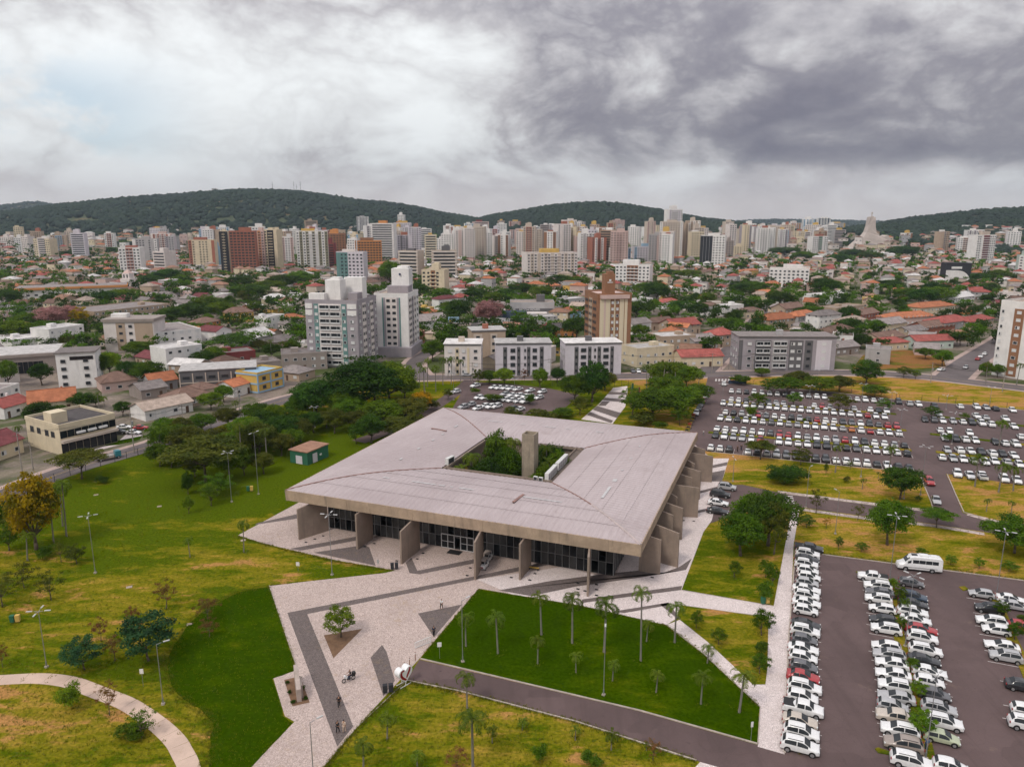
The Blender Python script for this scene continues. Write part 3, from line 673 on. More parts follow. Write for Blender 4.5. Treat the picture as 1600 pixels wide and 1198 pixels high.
for k, nm in ((1, 'east'), (2, 'back'), (3, 'west')):
    R4 = Matrix.Rotation(k * math.pi / 2, 3, 'Z')
    q = MB(); q.add([tuple(R4 @ Vector(p)) for p in ((-GL, -GL, .05), (GL, -GL, .05), (GL, -GL, 7.0), (-GL, -GL, 7.0))], ((0, 1, 2, 3),)); gz = q.build('glass_wall', PANE, hall)
    for i in range(0, 45):
        p = R4 @ Vector((-GL + i * cw, -GL - .04, 3.5)); inst('mullion', unit(MULL), gz, tuple(p), k * math.pi / 2, (.09, .16, 6.98))
q = MB(); q.box((0, -GL + 7, 3.5), (2 * GL - 1, .2, 7)); q.quad((-GL, -GL, .03), (GL, -GL, .03), (GL, -GL + 7, .03), (-GL, -GL + 7, .03)); q.build('inner_wall', INT, hall)
# concrete blades
def fin(p, q_, top, ext=0.0, topo=None, th=.32):
    a = Vector(BL(*G(*p))); b = Vector(BL(*G(*q_))); d = (b - a).normalized()
    b = b + d * ext; n = Vector((-d.y, d.x)) * th / 2
    zo = topo if topo else top
    vs_ = []
    for z_a, z_b in ((0, 0), (zo, top)):
        vs_ += [(a.x + n.x, a.y + n.y, z_a), (b.x + n.x, b.y + n.y, z_b), (b.x - n.x, b.y - n.y, z_b), (a.x - n.x, a.y - n.y, z_a)]
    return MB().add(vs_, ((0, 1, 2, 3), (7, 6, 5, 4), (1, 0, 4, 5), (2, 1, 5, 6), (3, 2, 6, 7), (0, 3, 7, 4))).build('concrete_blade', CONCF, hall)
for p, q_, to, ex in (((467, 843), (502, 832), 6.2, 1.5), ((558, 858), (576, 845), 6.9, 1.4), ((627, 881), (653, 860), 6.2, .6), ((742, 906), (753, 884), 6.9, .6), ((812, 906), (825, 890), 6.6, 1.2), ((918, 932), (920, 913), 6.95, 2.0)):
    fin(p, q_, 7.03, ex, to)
for p, q_, to in (((1031, 897), (998, 891), 6.4), ((1059, 886), (1022, 876), 6.4), ((1050, 853), (1016, 846), 6.2), ((1065, 843), (1030, 835), 6.4), ((1056, 822), (1040, 819), 6.2), ((1090, 808), (1046, 806), 6.4), ((1079, 789), (1053, 786), 6.2),
                  ((1093, 780), (1058, 773), 6.4), ((1083, 765), (1064, 760), 6.2), ((1112, 753), (1070, 750), 6.3), ((1100, 741), (1076, 738), 6.2)):
    fin(p, q_, 7.03, 0, to)
# shaft in the courtyard
tx, ty = BW(4.2, -3.0)
ztop = hz(tx, ty, 676)
mb = MB(); S2 = 1.36; tw = .25
for sx_, sy_, dx, dy in ((0, -1, 2 * S2, tw), (0, 1, 2 * S2, tw), (-1, 0, tw, 2 * S2 - 2 * tw), (1, 0, tw, 2 * S2 - 2 * tw)):
    mb.box((sx_ * (S2 - tw / 2), sy_ * (S2 - tw / 2), ztop / 2), (dx, dy, ztop))
mb.box((0, 0, ztop - 1.2), (2 * S2 - 2 * tw, 2 * S2 - 2 * tw, .1))
SHX = 0
def solve_e1(pxx, e2, z):
    lo, hi = -12, 12
    for _ in range(40):
        m_ = (lo + hi) / 2
        if PX(*BW(m_, e2), z)[0] < pxx: lo = m_
        else: hi = m_
    return lo
SHX = solve_e1(828.5, -3.0, ztop)
mb.build('concrete_shaft', mat('shaft_concrete', (.3, .25, .19), .85, .2, .5, (.12, .1, .08), .6, .4, 5, streak=True), hall, (SHX, -3.0, 0))
# court floor
MB().quad((-RC, -RC, .05), (RC, -RC, .05), (RC, RC, .05), (-RC, RC, .05)).build('court_floor', SOIL, hall)
# things on the gutter
def ac_bank(px0, px1, h, w, label, n=3):
    a = Vector(BL(*G(*px0, ZE - .1))); b = Vector(BL(*G(*px1, ZE - .1))); c = (a + b) / 2; d = b - a
    X, Y = BW(c.x, c.y); L_ = d.length
    o = empty('air_conditioner', (X, Y, ZE - .17), BR + math.atan2(d.y, d.x), label, 'air conditioner', 'air conditioners on the hall roof')
    MB().box((0, 0, h / 2 + .12), (L_, w, h)).build('casing', mat('ac_casing', (.6, .6, .58), .5, .08, 1), o)
    for i in range(n):
        x = -L_ / 2 + (i + .5) * L_ / n
        MB().box((x, -w / 2 - .012, h * .5 + .12), (L_ / n * .8, .02, h * .8)).build('grille', DARKMET if n == 1 else METAL, o)
    for x in (-L_ * .4, L_ * .4): MB().box((x, 0, .06), (.15, w, .12)).build('foot', DARKMET, o)
ac_bank((854, 752), (868, 737), 1.6, .8, 'long white air conditioner bank nearest the front corner of the roof opening', 5)
ac_bank((870, 735), (885, 720), 1.6, .8, 'long white air conditioner bank farther along the east rim of the roof opening', 5)
ac_bank((698, 727), (708, 722), 1.5, .8, 'white air conditioner standing alone at the west corner of the roof opening', 1)
ac_bank((834, 749), (840, 750), .7, .5, 'small white outdoor unit on the front rim, farther from the long bank', 1)
ac_bank((842, 750.5), (848, 751.5), .7, .5, 'small white outdoor unit on the front rim, beside the long bank', 1)
for p0, p1, lb in (((802, 786), (818, 774), 'dark raised vent slit on the front roof slope'), ((672, 670), (700, 675), 'curved brown vent slit on the west roof slope')):
    a = Vector(BL(*G(*p0, 10.0))); b = Vector(BL(*G(*p1, 10.0)))
    X, Y = BW(*((a + b) / 2)); d = b - a
    o = empty('roof_vent', (X, Y, 9.98), BR + math.atan2(d.y, d.x), lb, 'roof vent', 'roof vents')
    L_ = min(d.length, 4.5)
    MB().box((0, 0, .28), (L_, .5, .12)).build('hood', HIPM, o); MB().box((0, 0, .1), (L_ * .96, .35, .3)).build('opening', BLACKP, o)

# ------------------------------------------------------------------ vegetation
def leaf_cloud(rs, C, R, n, size, flat_=1.0, shell=.55, droop=0.0):
    """n leaf sprays on lobes C (k,3) with radii R (k,3)"""
    k = len(C); vol = R.prod(1) ** (2 / 3); li = rs.choice(k, n, p=vol / vol.sum())
    d = rs.normal(size=(n, 3)); d /= np.linalg.norm(d, axis=1)[:, None]; d[:, 2] = np.where(d[:, 2] < -.35, -d[:, 2] * .6, d[:, 2])
    r = (shell + (1 - shell) * rs.rand(n)) ** .8
    P = C[li] + d * R[li] * r[:, None] * (1 + .12 * rs.normal(size=(n, 1)))
    nrm = d + rs.normal(size=(n, 3)) * .55; nrm[:, 2] += .35; nrm /= np.linalg.norm(nrm, axis=1)[:, None]
    a = np.cross(nrm, rs.normal(size=(n, 3))); a /= np.linalg.norm(a, axis=1)[:, None]; b = np.cross(nrm, a)
    s = size * rs.uniform(.6, 1.4, n)[:, None]; t = s * rs.uniform(.45, .8, n)[:, None]
    V = np.stack([P - a * s, P - b * t + nrm * s * .15, P + a * s, P + b * t + nrm * s * .15], 1)
    return V.reshape(-1, 3)
def quads(V): return np.arange(len(V)).reshape(-1, 4)
PROTO = {}
def mk_tree(key, seed, lobes, n, size, zc, zr, shape='dome', shell=.55, spread=.36, lr=(.13, .22), trunk_r=.028, fork=.3):
    rs = np.random.RandomState(seed); C = []; R = []
    for i in range(lobes):
        a = 2 * math.pi * (i * .618 + .1 * rs.rand()); u = 1 - 2 * (i + .5) / lobes; u = u * (.8 if u < 0 else 1.0)
        q = math.sqrt(max(0, 1 - u * u)) * spread * rs.uniform(.7, 1.1); z = zc + zr * u * rs.uniform(.8, 1.1)
        if shape == 'cone': q = spread * (1 - i / lobes) * rs.rand(); z = .2 + .75 * i / lobes
        if shape == 'flat': q = math.sqrt((i + .5) / lobes) * spread; z = zc + zr * (rs.rand() - .5) * .9 + .1 * (1 - q / spread)
        rr = rs.uniform(*lr)
        C.append((q * math.cos(a), q * math.sin(a), z)); R.append((rr, rr, rr * (.85 if shape != 'flat' else .5)))
    if shape == 'dome':
        C.append((0, 0, zc)); R.append((spread * .75, spread * .75, zr * .8)); lobes += 1
    C = np.array(C); R = np.array(R)
    top = (C[:, 2] + R[:, 2]).max(); C[:, 2] *= .97 / top; 
    V = leaf_cloud(rs, C, R, n, size, shell=shell)
    crown = np_mesh('crown', V, quads(V), LEAF['g'])
    mb = MB(); lean = rs.uniform(-.03, .03, 2); p = (0, 0, 0); 
    fz = fork; q = (lean[0], lean[1], fz)
    mb.tube((0, 0, -.02), (lean[0] * .5, lean[1] * .5, fz * .5), trunk_r * 1.35, trunk_r, 7); mb.tube((lean[0] * .5, lean[1] * .5, fz * .5), q, trunk_r, trunk_r * .8, 7)
    for i in rs.permutation(lobes)[:min(lobes, 9)]:
        c = Vector(C[i]); m_ = Vector(q).lerp(c, .5) + Vector((0, 0, -.03))
        mb.tube(q, m_, trunk_r * .55, trunk_r * .36, 5); mb.tube(m_, c, trunk_r * .36, trunk_r * .12, 5)
    PROTO[key] = (crown, mb.mesh('trunk', BARK, True))
for i in range(3):
    mk_tree(f'round{i}', 10 + i, 30, 8200, .0195, .60, .27, lr=(.09, .2), spread=.38, fork=.24)
    mk_tree(f'spread{i}', 20 + i, 26, 6000, .02, .74, .24, 'flat', spread=.4, fork=.36, lr=(.1, .2))
    mk_tree(f'loose{i}', 30 + i, 19, 3400, .02, .58, .3, spread=.36, lr=(.08, .17), shell=.3, trunk_r=.02, fork=.22)
    mk_tree(f'tall{i}', 40 + i, 32, 7600, .0195, .56, .36, spread=.34, lr=(.09, .19), fork=.18)
    mk_tree(f'thin{i}', 60 + i, 15, 1100, .02, .6, .3, spread=.38, lr=(.06, .15), shell=.1, trunk_r=.016)
mk_tree('cone0', 50, 16, 2600, .03, .2, .7, 'cone', spread=.3, lr=(.14, .22), fork=.15)
def mk_shrub(key, seed, n, lobes=14):
    rs = np.random.RandomState(seed); C = []; R = []
    for i in range(lobes):
        a = rs.rand() * 6.28; q = math.sqrt(rs.rand()) * .34; rr = rs.uniform(.14, .24)
        C.append((q * math.cos(a), q * math.sin(a), .25 + .45 * rs.rand() * (1 - q))); R.append((rr, rr, rr * 1.1))
    C = np.array(C); R = np.array(R); C[:, 2] *= .95 / (C[:, 2] + R[:, 2]).max(); V = leaf_cloud(rs, C, R, n, .03); V[:, 2] = np.maximum(V[:, 2], -.02)
    PROTO[key] = np_mesh('shrub', V, quads(V), LEAF['g'])
for i in range(3): mk_shrub(f'shrub{i}', 70 + i, 2600)
def mk_palm(key, seed, nf, length, droop, lw):
    rs = np.random.RandomState(seed); V = []
    for i in range(nf):
        az = 2 * math.pi * i * .382 + rs.uniform(-.2, .2); el = rs.uniform(.35, 1.3) if i > nf // 3 else rs.uniform(-.1, .45); L_ = length * rs.uniform(.85, 1.1)
        p = np.array([0, 0, 0.]); h = np.array([math.cos(az), math.sin(az), 0]); side = np.array([-math.sin(az), math.cos(az), 0]); n = 11; e = el
        for k in range(n):
            d = h * math.cos(e) + np.array([0, 0, math.sin(e)]); q = p + d * L_ / n
            w = lw * math.sin(math.pi * min(.97, (k + .8) / n)) ** .6
            V += [p - side * .02, p + side * .02, q + side * .015, q - side * .015]
            for s in (-1, 1):
                for u in (0, .5):
                    m_ = p + (q - p) * u; dr = np.array([0, 0, -1]) * w * rs.uniform(.1, .5); o = side * s * w * rs.uniform(.7, 1.0) + d * w * .7 + dr
                    g = d * L_ / n * .33
                    V += [m_, m_ + g, m_ + g + o * .95, m_ + o]
            p = q; e -= (droop + .03 * k) * rs.uniform(.8, 1.2)
    V = np.array(V); PROTO[key] = np_mesh('crown', V, quads(V), LEAF['p'])
for i in range(5): mk_palm(f'palm{i}', 80 + i, 12 + i, 3.0 + .15 * i, .15 + .02 * i, .46)
_m = MB(); r0 = .17
for k in range(8):
    _m.tube((.012 * k, 0, k / 8), (.012 * (k + 1), 0, (k + 1) / 8), r0 * (1.25 if k == 0 else 1.02 - .03 * k), r0 * (1.0 - .035 * k), 8)
PALMT = _m.mesh('trunk', PALMBARK, True)
NPAL = NTR = 0
OCC = []
LOOK = {'g': 'green', 'd': 'dark green', 'l': 'bright green', 'o': 'olive green', 'y': 'yellow-flowering', 'k': 'pink-flowering', 'r': 'rust-leaved', 'b': 'blue-green', 'p': 'green'}
SHAPE = {'round': 'round-crowned', 'spread': 'flat-topped', 'loose': 'loose-crowned', 'tall': 'tall full-crowned', 'thin': 'sparse young', 'cone': 'conical', 'shrub': 'bushy'}
rt = random.Random(99)
def tree_at(X, Y, h, w, leaf, shape, z=0.0, group='trees in view', label=None):
    key = shape if shape in PROTO else f'{shape}{rt.randrange(3)}'
    rz = rt.uniform(0, 6.28); OCC.append((X, Y, w * .3))
    if shape == 'shrub':
        o = inst('shrub', PROTO[key], None, (X, Y, z), rz, (w, w, h), LEAF[leaf])
        tag(o, None, 'shrub', 'shrubs in view')
        if label: o['label'] = label
        else: pend(o, f'{"low " if h < 1.5 else ""}{LOOK[leaf]} bushy shrub', 'shrub', X, Y)
        return o
    o = empty({'y': 'flowering_tree', 'k': 'flowering_tree'}.get(leaf, 'broadleaf_tree'), (X, Y, z), rz, None, 'tree', group)
    c, t = PROTO[key]
    inst('trunk', t, o, scale=(w if w < h else h, w if w < h else h, h)); inst('crown', c, o, scale=(w, w, h), mat=LEAF[leaf])
    if label: o['label'] = label
    else: pend(o, f'{SHAPE[shape.rstrip("0123456789")]} {LOOK[leaf]} tree', 'tree', X, Y)
    return o
def palm_at(X, Y, h, sc_=1.0, label=None, leaf='p'):
    """h: height of the trunk top"""
    OCC.append((X, Y, 1.2))
    o = empty('palm_tree', (X, Y, 0), rt.uniform(0, 6.28), None, 'palm tree', 'palms in view')
    h = max(h, .6); o.rotation_euler = (rt.uniform(-.05, .05), rt.uniform(-.05, .05), o.rotation_euler[2])
    t = inst('trunk', PALMT, o, scale=(sc_ * 1.0, sc_ * 1.0, h))
    c = inst('crown', PROTO[f'palm{rt.randrange(5)}'], o, loc=(.1 * sc_, 0, h), scale=(sc_, sc_, sc_), mat=LEAF[leaf])
    if label: o['label'] = label
    else: pend(o, 'tall slender feather palm' if h > 5 else ('young feather palm' if h < 2.6 else 'medium feather palm'), 'palm', X, Y)
    return o
def T(spec):
    for ln in spec.strip().splitlines():
        f = ln.split()
        if not f: continue
        lf, sh, bx, by, ty, w = f[0], f[1], *map(float, f[2:6])
        X, Y = G(bx, by); h = hz(X, Y, ty); wm = w * depth(Y, h / 2) / FPX
        tree_at(X, Y, h, wm * 1.08, lf, sh)
def Pm(spec, leaf='p'):
    for ln in spec.strip().splitlines():
        for it in ln.split(';'):
            f = it.split()
            if not f: continue
            bx, by, hy = map(float, f[:3]); s = float(f[3]) if len(f) > 3 else 1.0
            X, Y = G(bx, by); h = hz(X, Y, hy)
            palm_at(X, Y, h, s * .86 * min(1.0, .42 + h * .085), leaf=leaf)
# landmarks for wording
for nm, x, y in (('curved path', 150, 1075), ('heart sign', 628, 1065), ('stone monument', 463, 1080), ('green shed', 485, 715), ('minibus', 1436, 885), ('entrance drive', 900, 1100), ('tan office', 100, 700),
                 ('tall foreground palm', 739, 1202), ('yellow corner shop', 420, 605), ('white tower', 615, 552), ('grey tower', 520, 566), ('brown tower', 957, 556), ('long grey flats', 1225, 576), ('striped east tower', 1575, 580), ('waste lot', 1410, 562),
                 ('rear car park', 790, 620), ('far car park', 1250, 660), ('east car park', 1540, 690), ('car park gate', 1120, 592), ('zebra crossing', 1232, 780), ('wooded corner', 560, 640), ('chapel spire', 202, 455), ('pink tree', 762, 512), ('brick tower', 385, 430),
                 ('black curved house', 1500, 430), ('white apartment block', 1236, 450), ('modern church', 1360, 392), ('long pale flats', 858, 435), ('service drive', 1350, 800), ('near car park', 1320, 960), ('blue signboard', 710, 515), ('white hospital block', 200, 548), ('grey glass hall', 60, 580)):
    landmark(nm, *G(x, y))
# park, west side
T('''y tall 57 858 733 84
g shrub 8 828 775 34
o thin 38 918 880 62
o thin 80 937 890 48
o thin 4 948 896 66
o thin 96 878 838 26
d shrub 159 755 741 22
o spread 128 748 705 78
r thin 260 951 903 42
r thin 325 968 931 48
r thin 327 995 964 38
r thin 208 977 945 30
r thin 158 1002 962 32
b loose 232 1032 958 108
b loose 132 1046 995 72
r thin 180 1032 990 38
r thin 4 1042 1005 24
l shrub 115 1107 1063 44
r thin 171 1117 1060 38
g thin 222 1152 1103 52
g shrub 205 1150 1128 50
g loose 250 712 658 46
g round 276 700 662 50
o spread 322 752 684 112
o round 300 716 662 62
g loose 340 774 738 60
d tall 294 772 735 20
g loose 295 802 774 20
d round 318 720 676 60
g round 360 748 692 55
o round 405 712 655 60
d round 445 692 648 62
l round 430 670 630 38
g loose 382 742 700 40
d round 495 652 592 78
d round 570 648 560 112
g round 610 632 562 86
o loose 523 677 634 46
g round 600 662 623 76
d loose 557 693 661 36
d round 580 692 645 44
o round 622 682 652 62
o round 640 660 620 60
y round 659 645 609 33
g round 632 622 590 46
o shrub 676 640 622 22
o loose 648 672 640 40
o loose 700 624 606 20
g shrub 742 616 604 16
g round 676 564 530 37
o loose 747 602 575 24
l round 844 606 573 26
d round 871 598 574 26
r thin 819 598 574 18
l round 788 602 574 34
g round 765 600 577 28
d tall 925 628 561 56
g round 897 628 583 48
o round 945 610 580 40
o loose 906 648 616 38
g shrub 770 628 612 30
g shrub 830 632 612 22
o shrub 800 652 634 40
o shrub 845 655 638 55
g shrub 880 652 634 40
l round 1046 602 564 76
l round 1072 606 570 50
g round 1020 655 605 82
g round 1060 652 600 80
g loose 988 648 603 48
g round 1090 630 598 46
g loose 1062 664 634 38
o shrub 1000 662 640 55
g shrub 1030 672 655 26
g round 1040 630 585 60
l loose 533 995 943 58
g round 262 690 650 44
o round 338 706 668 50
g round 385 690 650 48
d round 415 676 640 46
g loose 455 668 636 44
o round 470 690 652 40
g round 540 652 604 60
o round 530 640 596 50
g round 585 625 574 60
l loose 612 668 640 30
o round 560 672 640 44
g round 350 725 690 46
l round 268 730 700 34
o loose 305 745 712 50
g round 250 728 690 40
d round 300 700 664 46
g round 365 712 672 50
l round 395 700 660 40
o round 440 712 676 40
g round 465 655 618 44
d round 480 640 606 44
o round 510 668 640 36
g round 550 660 618 50
o round 412 740 706 36
g loose 330 790 752 34
o loose 30 835 800 44
g loose 15 860 818 40
g shrub 70 872 850 30
o loose 120 880 850 36
g round 258 700 662 40
o round 282 688 650 44
g round 455 700 668 40
d round 490 676 642 36
l loose 476 668 640 28
g round 316 676 644 40
o round 356 668 636 40
g round 400 660 628 44''')
Pm('''104 838 757 1.05; 98 822 765; 84 848 802; 43 876 837; 297 870 843 .8; 381 863 818 .8; 280 800 790 .3
378 722 664 1.1; 418 727 672 1.1; 400 700 655; 640 612 572; 655 606 568; 668 604 563; 681 612 574; 692 602 562; 705 600 560; 720 599 564; 700 590 562; 628 614 576; 663 614 576
1010 612 572; 1035 612 570; 1055 614 574; 1090 612 585; 1075 640 606; 985 632 606''')
# rear and east car parks
T('''d tall 1353 599 561 50
g round 1157 600 586 30
l round 1190 588 574 26
g loose 1205 617 590 46
g round 1230 614 588 48
o round 1246 604 578 40
g round 1281 614 588 52
o round 1312 612 586 42
g round 1366 620 600 42
o loose 1412 590 572 30
g loose 1430 592 577 18
o loose 1310 642 612 46
g loose 1184 634 612 36
l shrub 1175 652 632 20
g loose 1240 634 612 30
g shrub 1257 660 652 8
g loose 1383 642 622 30
d loose 1455 652 634 32
g loose 1480 690 676 18
g loose 1506 656 644 18
o spread 1188 718 688 44
o loose 1251 726 698 38
d shrub 1218 757 728 50
d shrub 1243 756 730 46
d shrub 1230 752 724 40
d round 1406 780 729 60
g round 1386 851 777 62
g spread 1463 824 796 50
g round 1585 864 808 84
d loose 1260 824 804 30
g loose 1310 858 837 15
g loose 1346 861 847 23
l loose 1440 869 855 21
l loose 1485 882 866 22
l loose 1530 888 870 20
g loose 1576 892 876 30
o thin 1275 802 762 30
o thin 1340 812 785 24
y thin 1291 826 806 16
d loose 1435 783 774 12
g loose 1290 742 722 8
o shrub 1323 754 742 12
g thin 1328 733 718 14
g round 1157 868 800 72
d round 1200 852 764 78
o loose 1209 866 780 52
g round 1176 838 770 66
g loose 1147 902 873 24
l loose 1196 902 872 28
g shrub 1192 938 905 34
g loose 1206 915 880 24
g loose 1088 981 952 24
g loose 1122 1006 980 30
g loose 1190 992 950 42
g shrub 1187 1022 998 28
g loose 1187 1052 1020 36
l loose 1395 922 902 18
g loose 1405 940 914 24
g loose 1412 958 932 22
g loose 1408 985 962 20
l loose 1425 1048 1026 26
l loose 1435 1090 1062 30
l loose 1440 1150 1108 46
g loose 1564 962 938 26
g loose 1585 1000 970 30
g loose 1600 980 958 30
r thin 1020 1187 1153 32
r thin 715 1200 1170 48
g shrub 845 1190 1160 28
g shrub 925 1194 1172 36''')
Pm('''1305 738 698; 1388 738 700; 1523 760 716 1.15; 1560 769 728 1.15; 1583 767 732 1.15; 1561 697 660 1.1; 1347 764 749 .8; 1541 799 781 .8; 1580 804 785 .8; 1372 748 738 .6
846 992 930; 894 1005 937; 944 1019 945 1.15; 1001 1033 928 .9; 1010 1002 975; 1054 1004 945; 840 1037 1000; 900 1051 1024 .9; 957 1064 1036 .9; 1025 1082 1054; 1095 1100 1054; 1105 1036 1012 1.05; 1155 1113 1052 1.2
728 1010 966; 778 1021 966; 730 1107 1058; 739 1202 1118 1.1; 769 1160 1140 .8; 605 1154 1122; 568 1204 1163; 816 1140 1127 .9; 899 1156 1140 .9; 955 1171 1148; 652 1196 1178; 1010 1172 1162 .5''')
# courtyard planting
for a, b, h, s in ((-8, -6, 8.2, 1.0), (-9.5, -2, 7.4, 1.1), (-6, 2, 9.6, 1.0), (-9, -8.5, 6.6, 1.1), (-3, 5, 9.0, 1.1), (8.5, -1, 7.5, 1.1), (10, 3, 8.0, 1.0), (6, 4, 8.5, 1.0)):
    palm_at(*BW(a, b), h * 1.22, s)
for lf, sh, a, b, h, w in (('d', 'round', -4, -6, 9, 8), ('g', 'round', -1, -2, 10, 7), ('d', 'round', -2, -8, 7.5, 6), ('g', 'tall', -6, 4, 11.5, 8), ('l', 'round', -5.5, -9.5, 6.8, 4.5), ('g', 'round', 8.5, -5, 8.4, 6), ('l', 'round', 9, 2, 9.4, 6), ('g', 'round', 7, -8.5, 7.2, 5), ('d', 'round', 5, 7, 9, 7), ('y', 'loose', -6.8, -10.3, 7.8, 2.4)):
    tree_at(*BW(a, b), h * 1.25, w * 1.08, lf, sh)

# ------------------------------------------------------------------ vehicles
PAINTS = {'w': ('white', (.74, .74, .74), .35), 's': ('silver', (.4, .4, .41), .35), 'k': ('black', (.025, .026, .03), .3), 'a': ('dark grey', (.11, .11, .12), .35), 'r': ('red', (.36, .025, .03), .35),
          'o': ('orange', (.5, .16, .05), .4), 'n': ('dark blue', (.03, .05, .08), .35), 'e': ('beige', (.5, .44, .38), .4), 'v': ('pale green', (.42, .46, .32), .4), 'z': ('bronze', (.3, .25, .22), .35), 'b': ('teal', (.03, .2, .25), .4)}
for k_, (nm, c_, r_) in PAINTS.items(): MATS['paint_' + k_] = flat('car_paint_' + nm.replace(' ', '_'), c_, r_, .5, .0, .6)
CGLASS = flat('car_glass', (.03, .034, .038), .12, .25); HEADL = flat('headlamp', (.6, .62, .62), .2, .6); TAILL = flat('tail_lamp', (.25, .01, .012), .3, .5); RIM = flat('wheel_rim', (.4, .4, .41), .4, .5, .6)
# stations: x, z belt, z top, half width, half width at top
SHAPES = {
 'hatchback': (2.0, [(2.0, .5, .56, .6, .5), (1.9, .6, .68, .78, .6), (1.5, .74, .83, .86, .68), (1.1, .85, .94, .88, .7), (.25, .9, 1.43, .88, .6), (-.5, .93, 1.49, .87, .62), (-1.45, .95, 1.43, .86, .58), (-1.86, .93, 1.02, .83, .64), (-1.97, .72, .8, .78, .62), (-2.0, .5, .55, .72, .55)], 1.3, -1.25, (1.1, .25), (-1.45, -1.86), (.75, -1.5), -.42),
 'sedan': (2.25, [(2.25, .5, .56, .62, .5), (2.15, .66, .72, .8, .64), (1.6, .78, .86, .87, .7), (1.05, .85, .93, .89, .7), (.12, .89, 1.38, .89, .6), (-.6, .92, 1.44, .88, .61), (-1.15, .94, 1.38, .87, .58), (-1.7, .95, 1.03, .87, .66), (-2.1, .9, .97, .84, .66), (-2.25, .6, .68, .76, .6)], 1.4, -1.35, (1.05, .12), (-1.1, -1.75), (.7, -1.3), -.5),
 'SUV': (2.2, [(2.2, .58, .66, .66, .55), (2.1, .78, .86, .82, .68), (1.65, .86, .98, .91, .74), (1.2, .96, 1.07, .92, .74), (.42, 1.02, 1.56, .92, .66), (-.4, 1.06, 1.66, .91, .68), (-1.6, 1.08, 1.6, .9, .65), (-2.02, 1.06, 1.16, .88, .7), (-2.16, .8, .9, .82, .68), (-2.2, .55, .62, .74, .6)], 1.38, -1.35, (1.2, .42), (-1.6, -2.02), (.88, -1.7), -.35),
 'pickup truck': (2.6, [(2.6, .65, .72, .7, .58), (2.48, .85, .93, .86, .72), (1.95, .98, 1.08, .92, .76), (1.35, 1.05, 1.14, .93, .76), (.75, 1.08, 1.62, .93, .68), (-.1, 1.1, 1.72, .93, .7), (-.75, 1.1, 1.66, .92, .68), (-.98, 1.1, 1.18, .92, .8), (-1.8, 1.1, 1.14, .92, .84), (-2.55, 1.08, 1.12, .9, .82), (-2.6, .6, .66, .84, .7)], 1.65, -1.55, (1.35, .75), (-.75, -.98), (1.05, -.75), .2),
}
def cr(pts, x):
    for i in range(len(pts) - 1):
        a, b = pts[i], pts[i + 1]
        if a[0] >= x >= b[0]:
            t = 0 if a[0] == b[0] else (a[0] - x) / (a[0] - b[0]); return [a[k] + (b[k] - a[k]) * t for k in range(5)]
    return list(pts[0] if x > pts[0][0] else pts[-1])
def smooth_stations(st):
    out = []
    for i in range(len(st) - 1):
        p0, p1, p2, p3 = st[max(0, i - 1)], st[i], st[i + 1], st[min(len(st) - 1, i + 2)]
        for k in range(3):
            t = k / 3; lin = [p1[j] + (p2[j] - p1[j]) * t for j in range(5)]
            cat = [.5 * (2 * p1[j] + (p2[j] - p0[j]) * t + (2 * p0[j] - 5 * p1[j] + 4 * p2[j] - p3[j]) * t * t + (3 * p1[j] - p0[j] - 3 * p2[j] + p3[j]) * t ** 3) for j in range(5)]
            out.append([lin[0]] + [.55 * a + .45 * b for a, b in zip(lin[1:], cat[1:])])
    out.append(list(st[-1])); return out
def sect(s_, zl=.2):
    x, zb, zt, w, wt = s_
    h = [(0, zl), (w * .92, zl), (w * .985, zl + .12), (w, zl + .3 if zl + .3 < zb - .1 else (zl + zb) / 2), (w * .995, zb - .08), (w * .965, zb), (wt + .03, zt - .06), (wt * .93, zt - .008), (wt * .6, zt + .02), (0, zt + .03)]
    return [(x, y, z) for y, z in h] + [(x, -y, z) for y, z in h[-2:0:-1]]
def rounded(mb, mats, level=1):
    # Catmull-Clark smoothing of the lofted shell
    me = mb.mesh('shell', mats, True); t_ = bpy.data.objects.new('shell', me); COL.objects.link(t_); md = t_.modifiers.new('s', 'SUBSURF'); md.levels = level; md.render_levels = level
    bpy.context.view_layer.update(); m2 = bpy.data.meshes.new_from_object(t_.evaluated_get(bpy.context.evaluated_depsgraph_get())); bpy.data.objects.remove(t_)
    out = MB(); out.v = [tuple(v.co) for v in m2.vertices]; out.f = [tuple(p.vertices) for p in m2.polygons]; out.m = [p.material_index for p in m2.polygons]
    return out
def wheel_mesh(r=.325, w=.21):
    mb = MB(); n = 18
    mb.tube((0, -w / 2, 0), (0, w / 2, 0), r, r, n, 0)
    for s in (-1, 1): mb.tube((0, s * (w / 2 - .02), 0), (0, s * (w / 2 + .008), 0), r * .66, r * .6, 12, 1)
    return mb.mesh('wheel', [RUBBER, RIM], False)
WHEEL = wheel_mesh()
CARM = {}
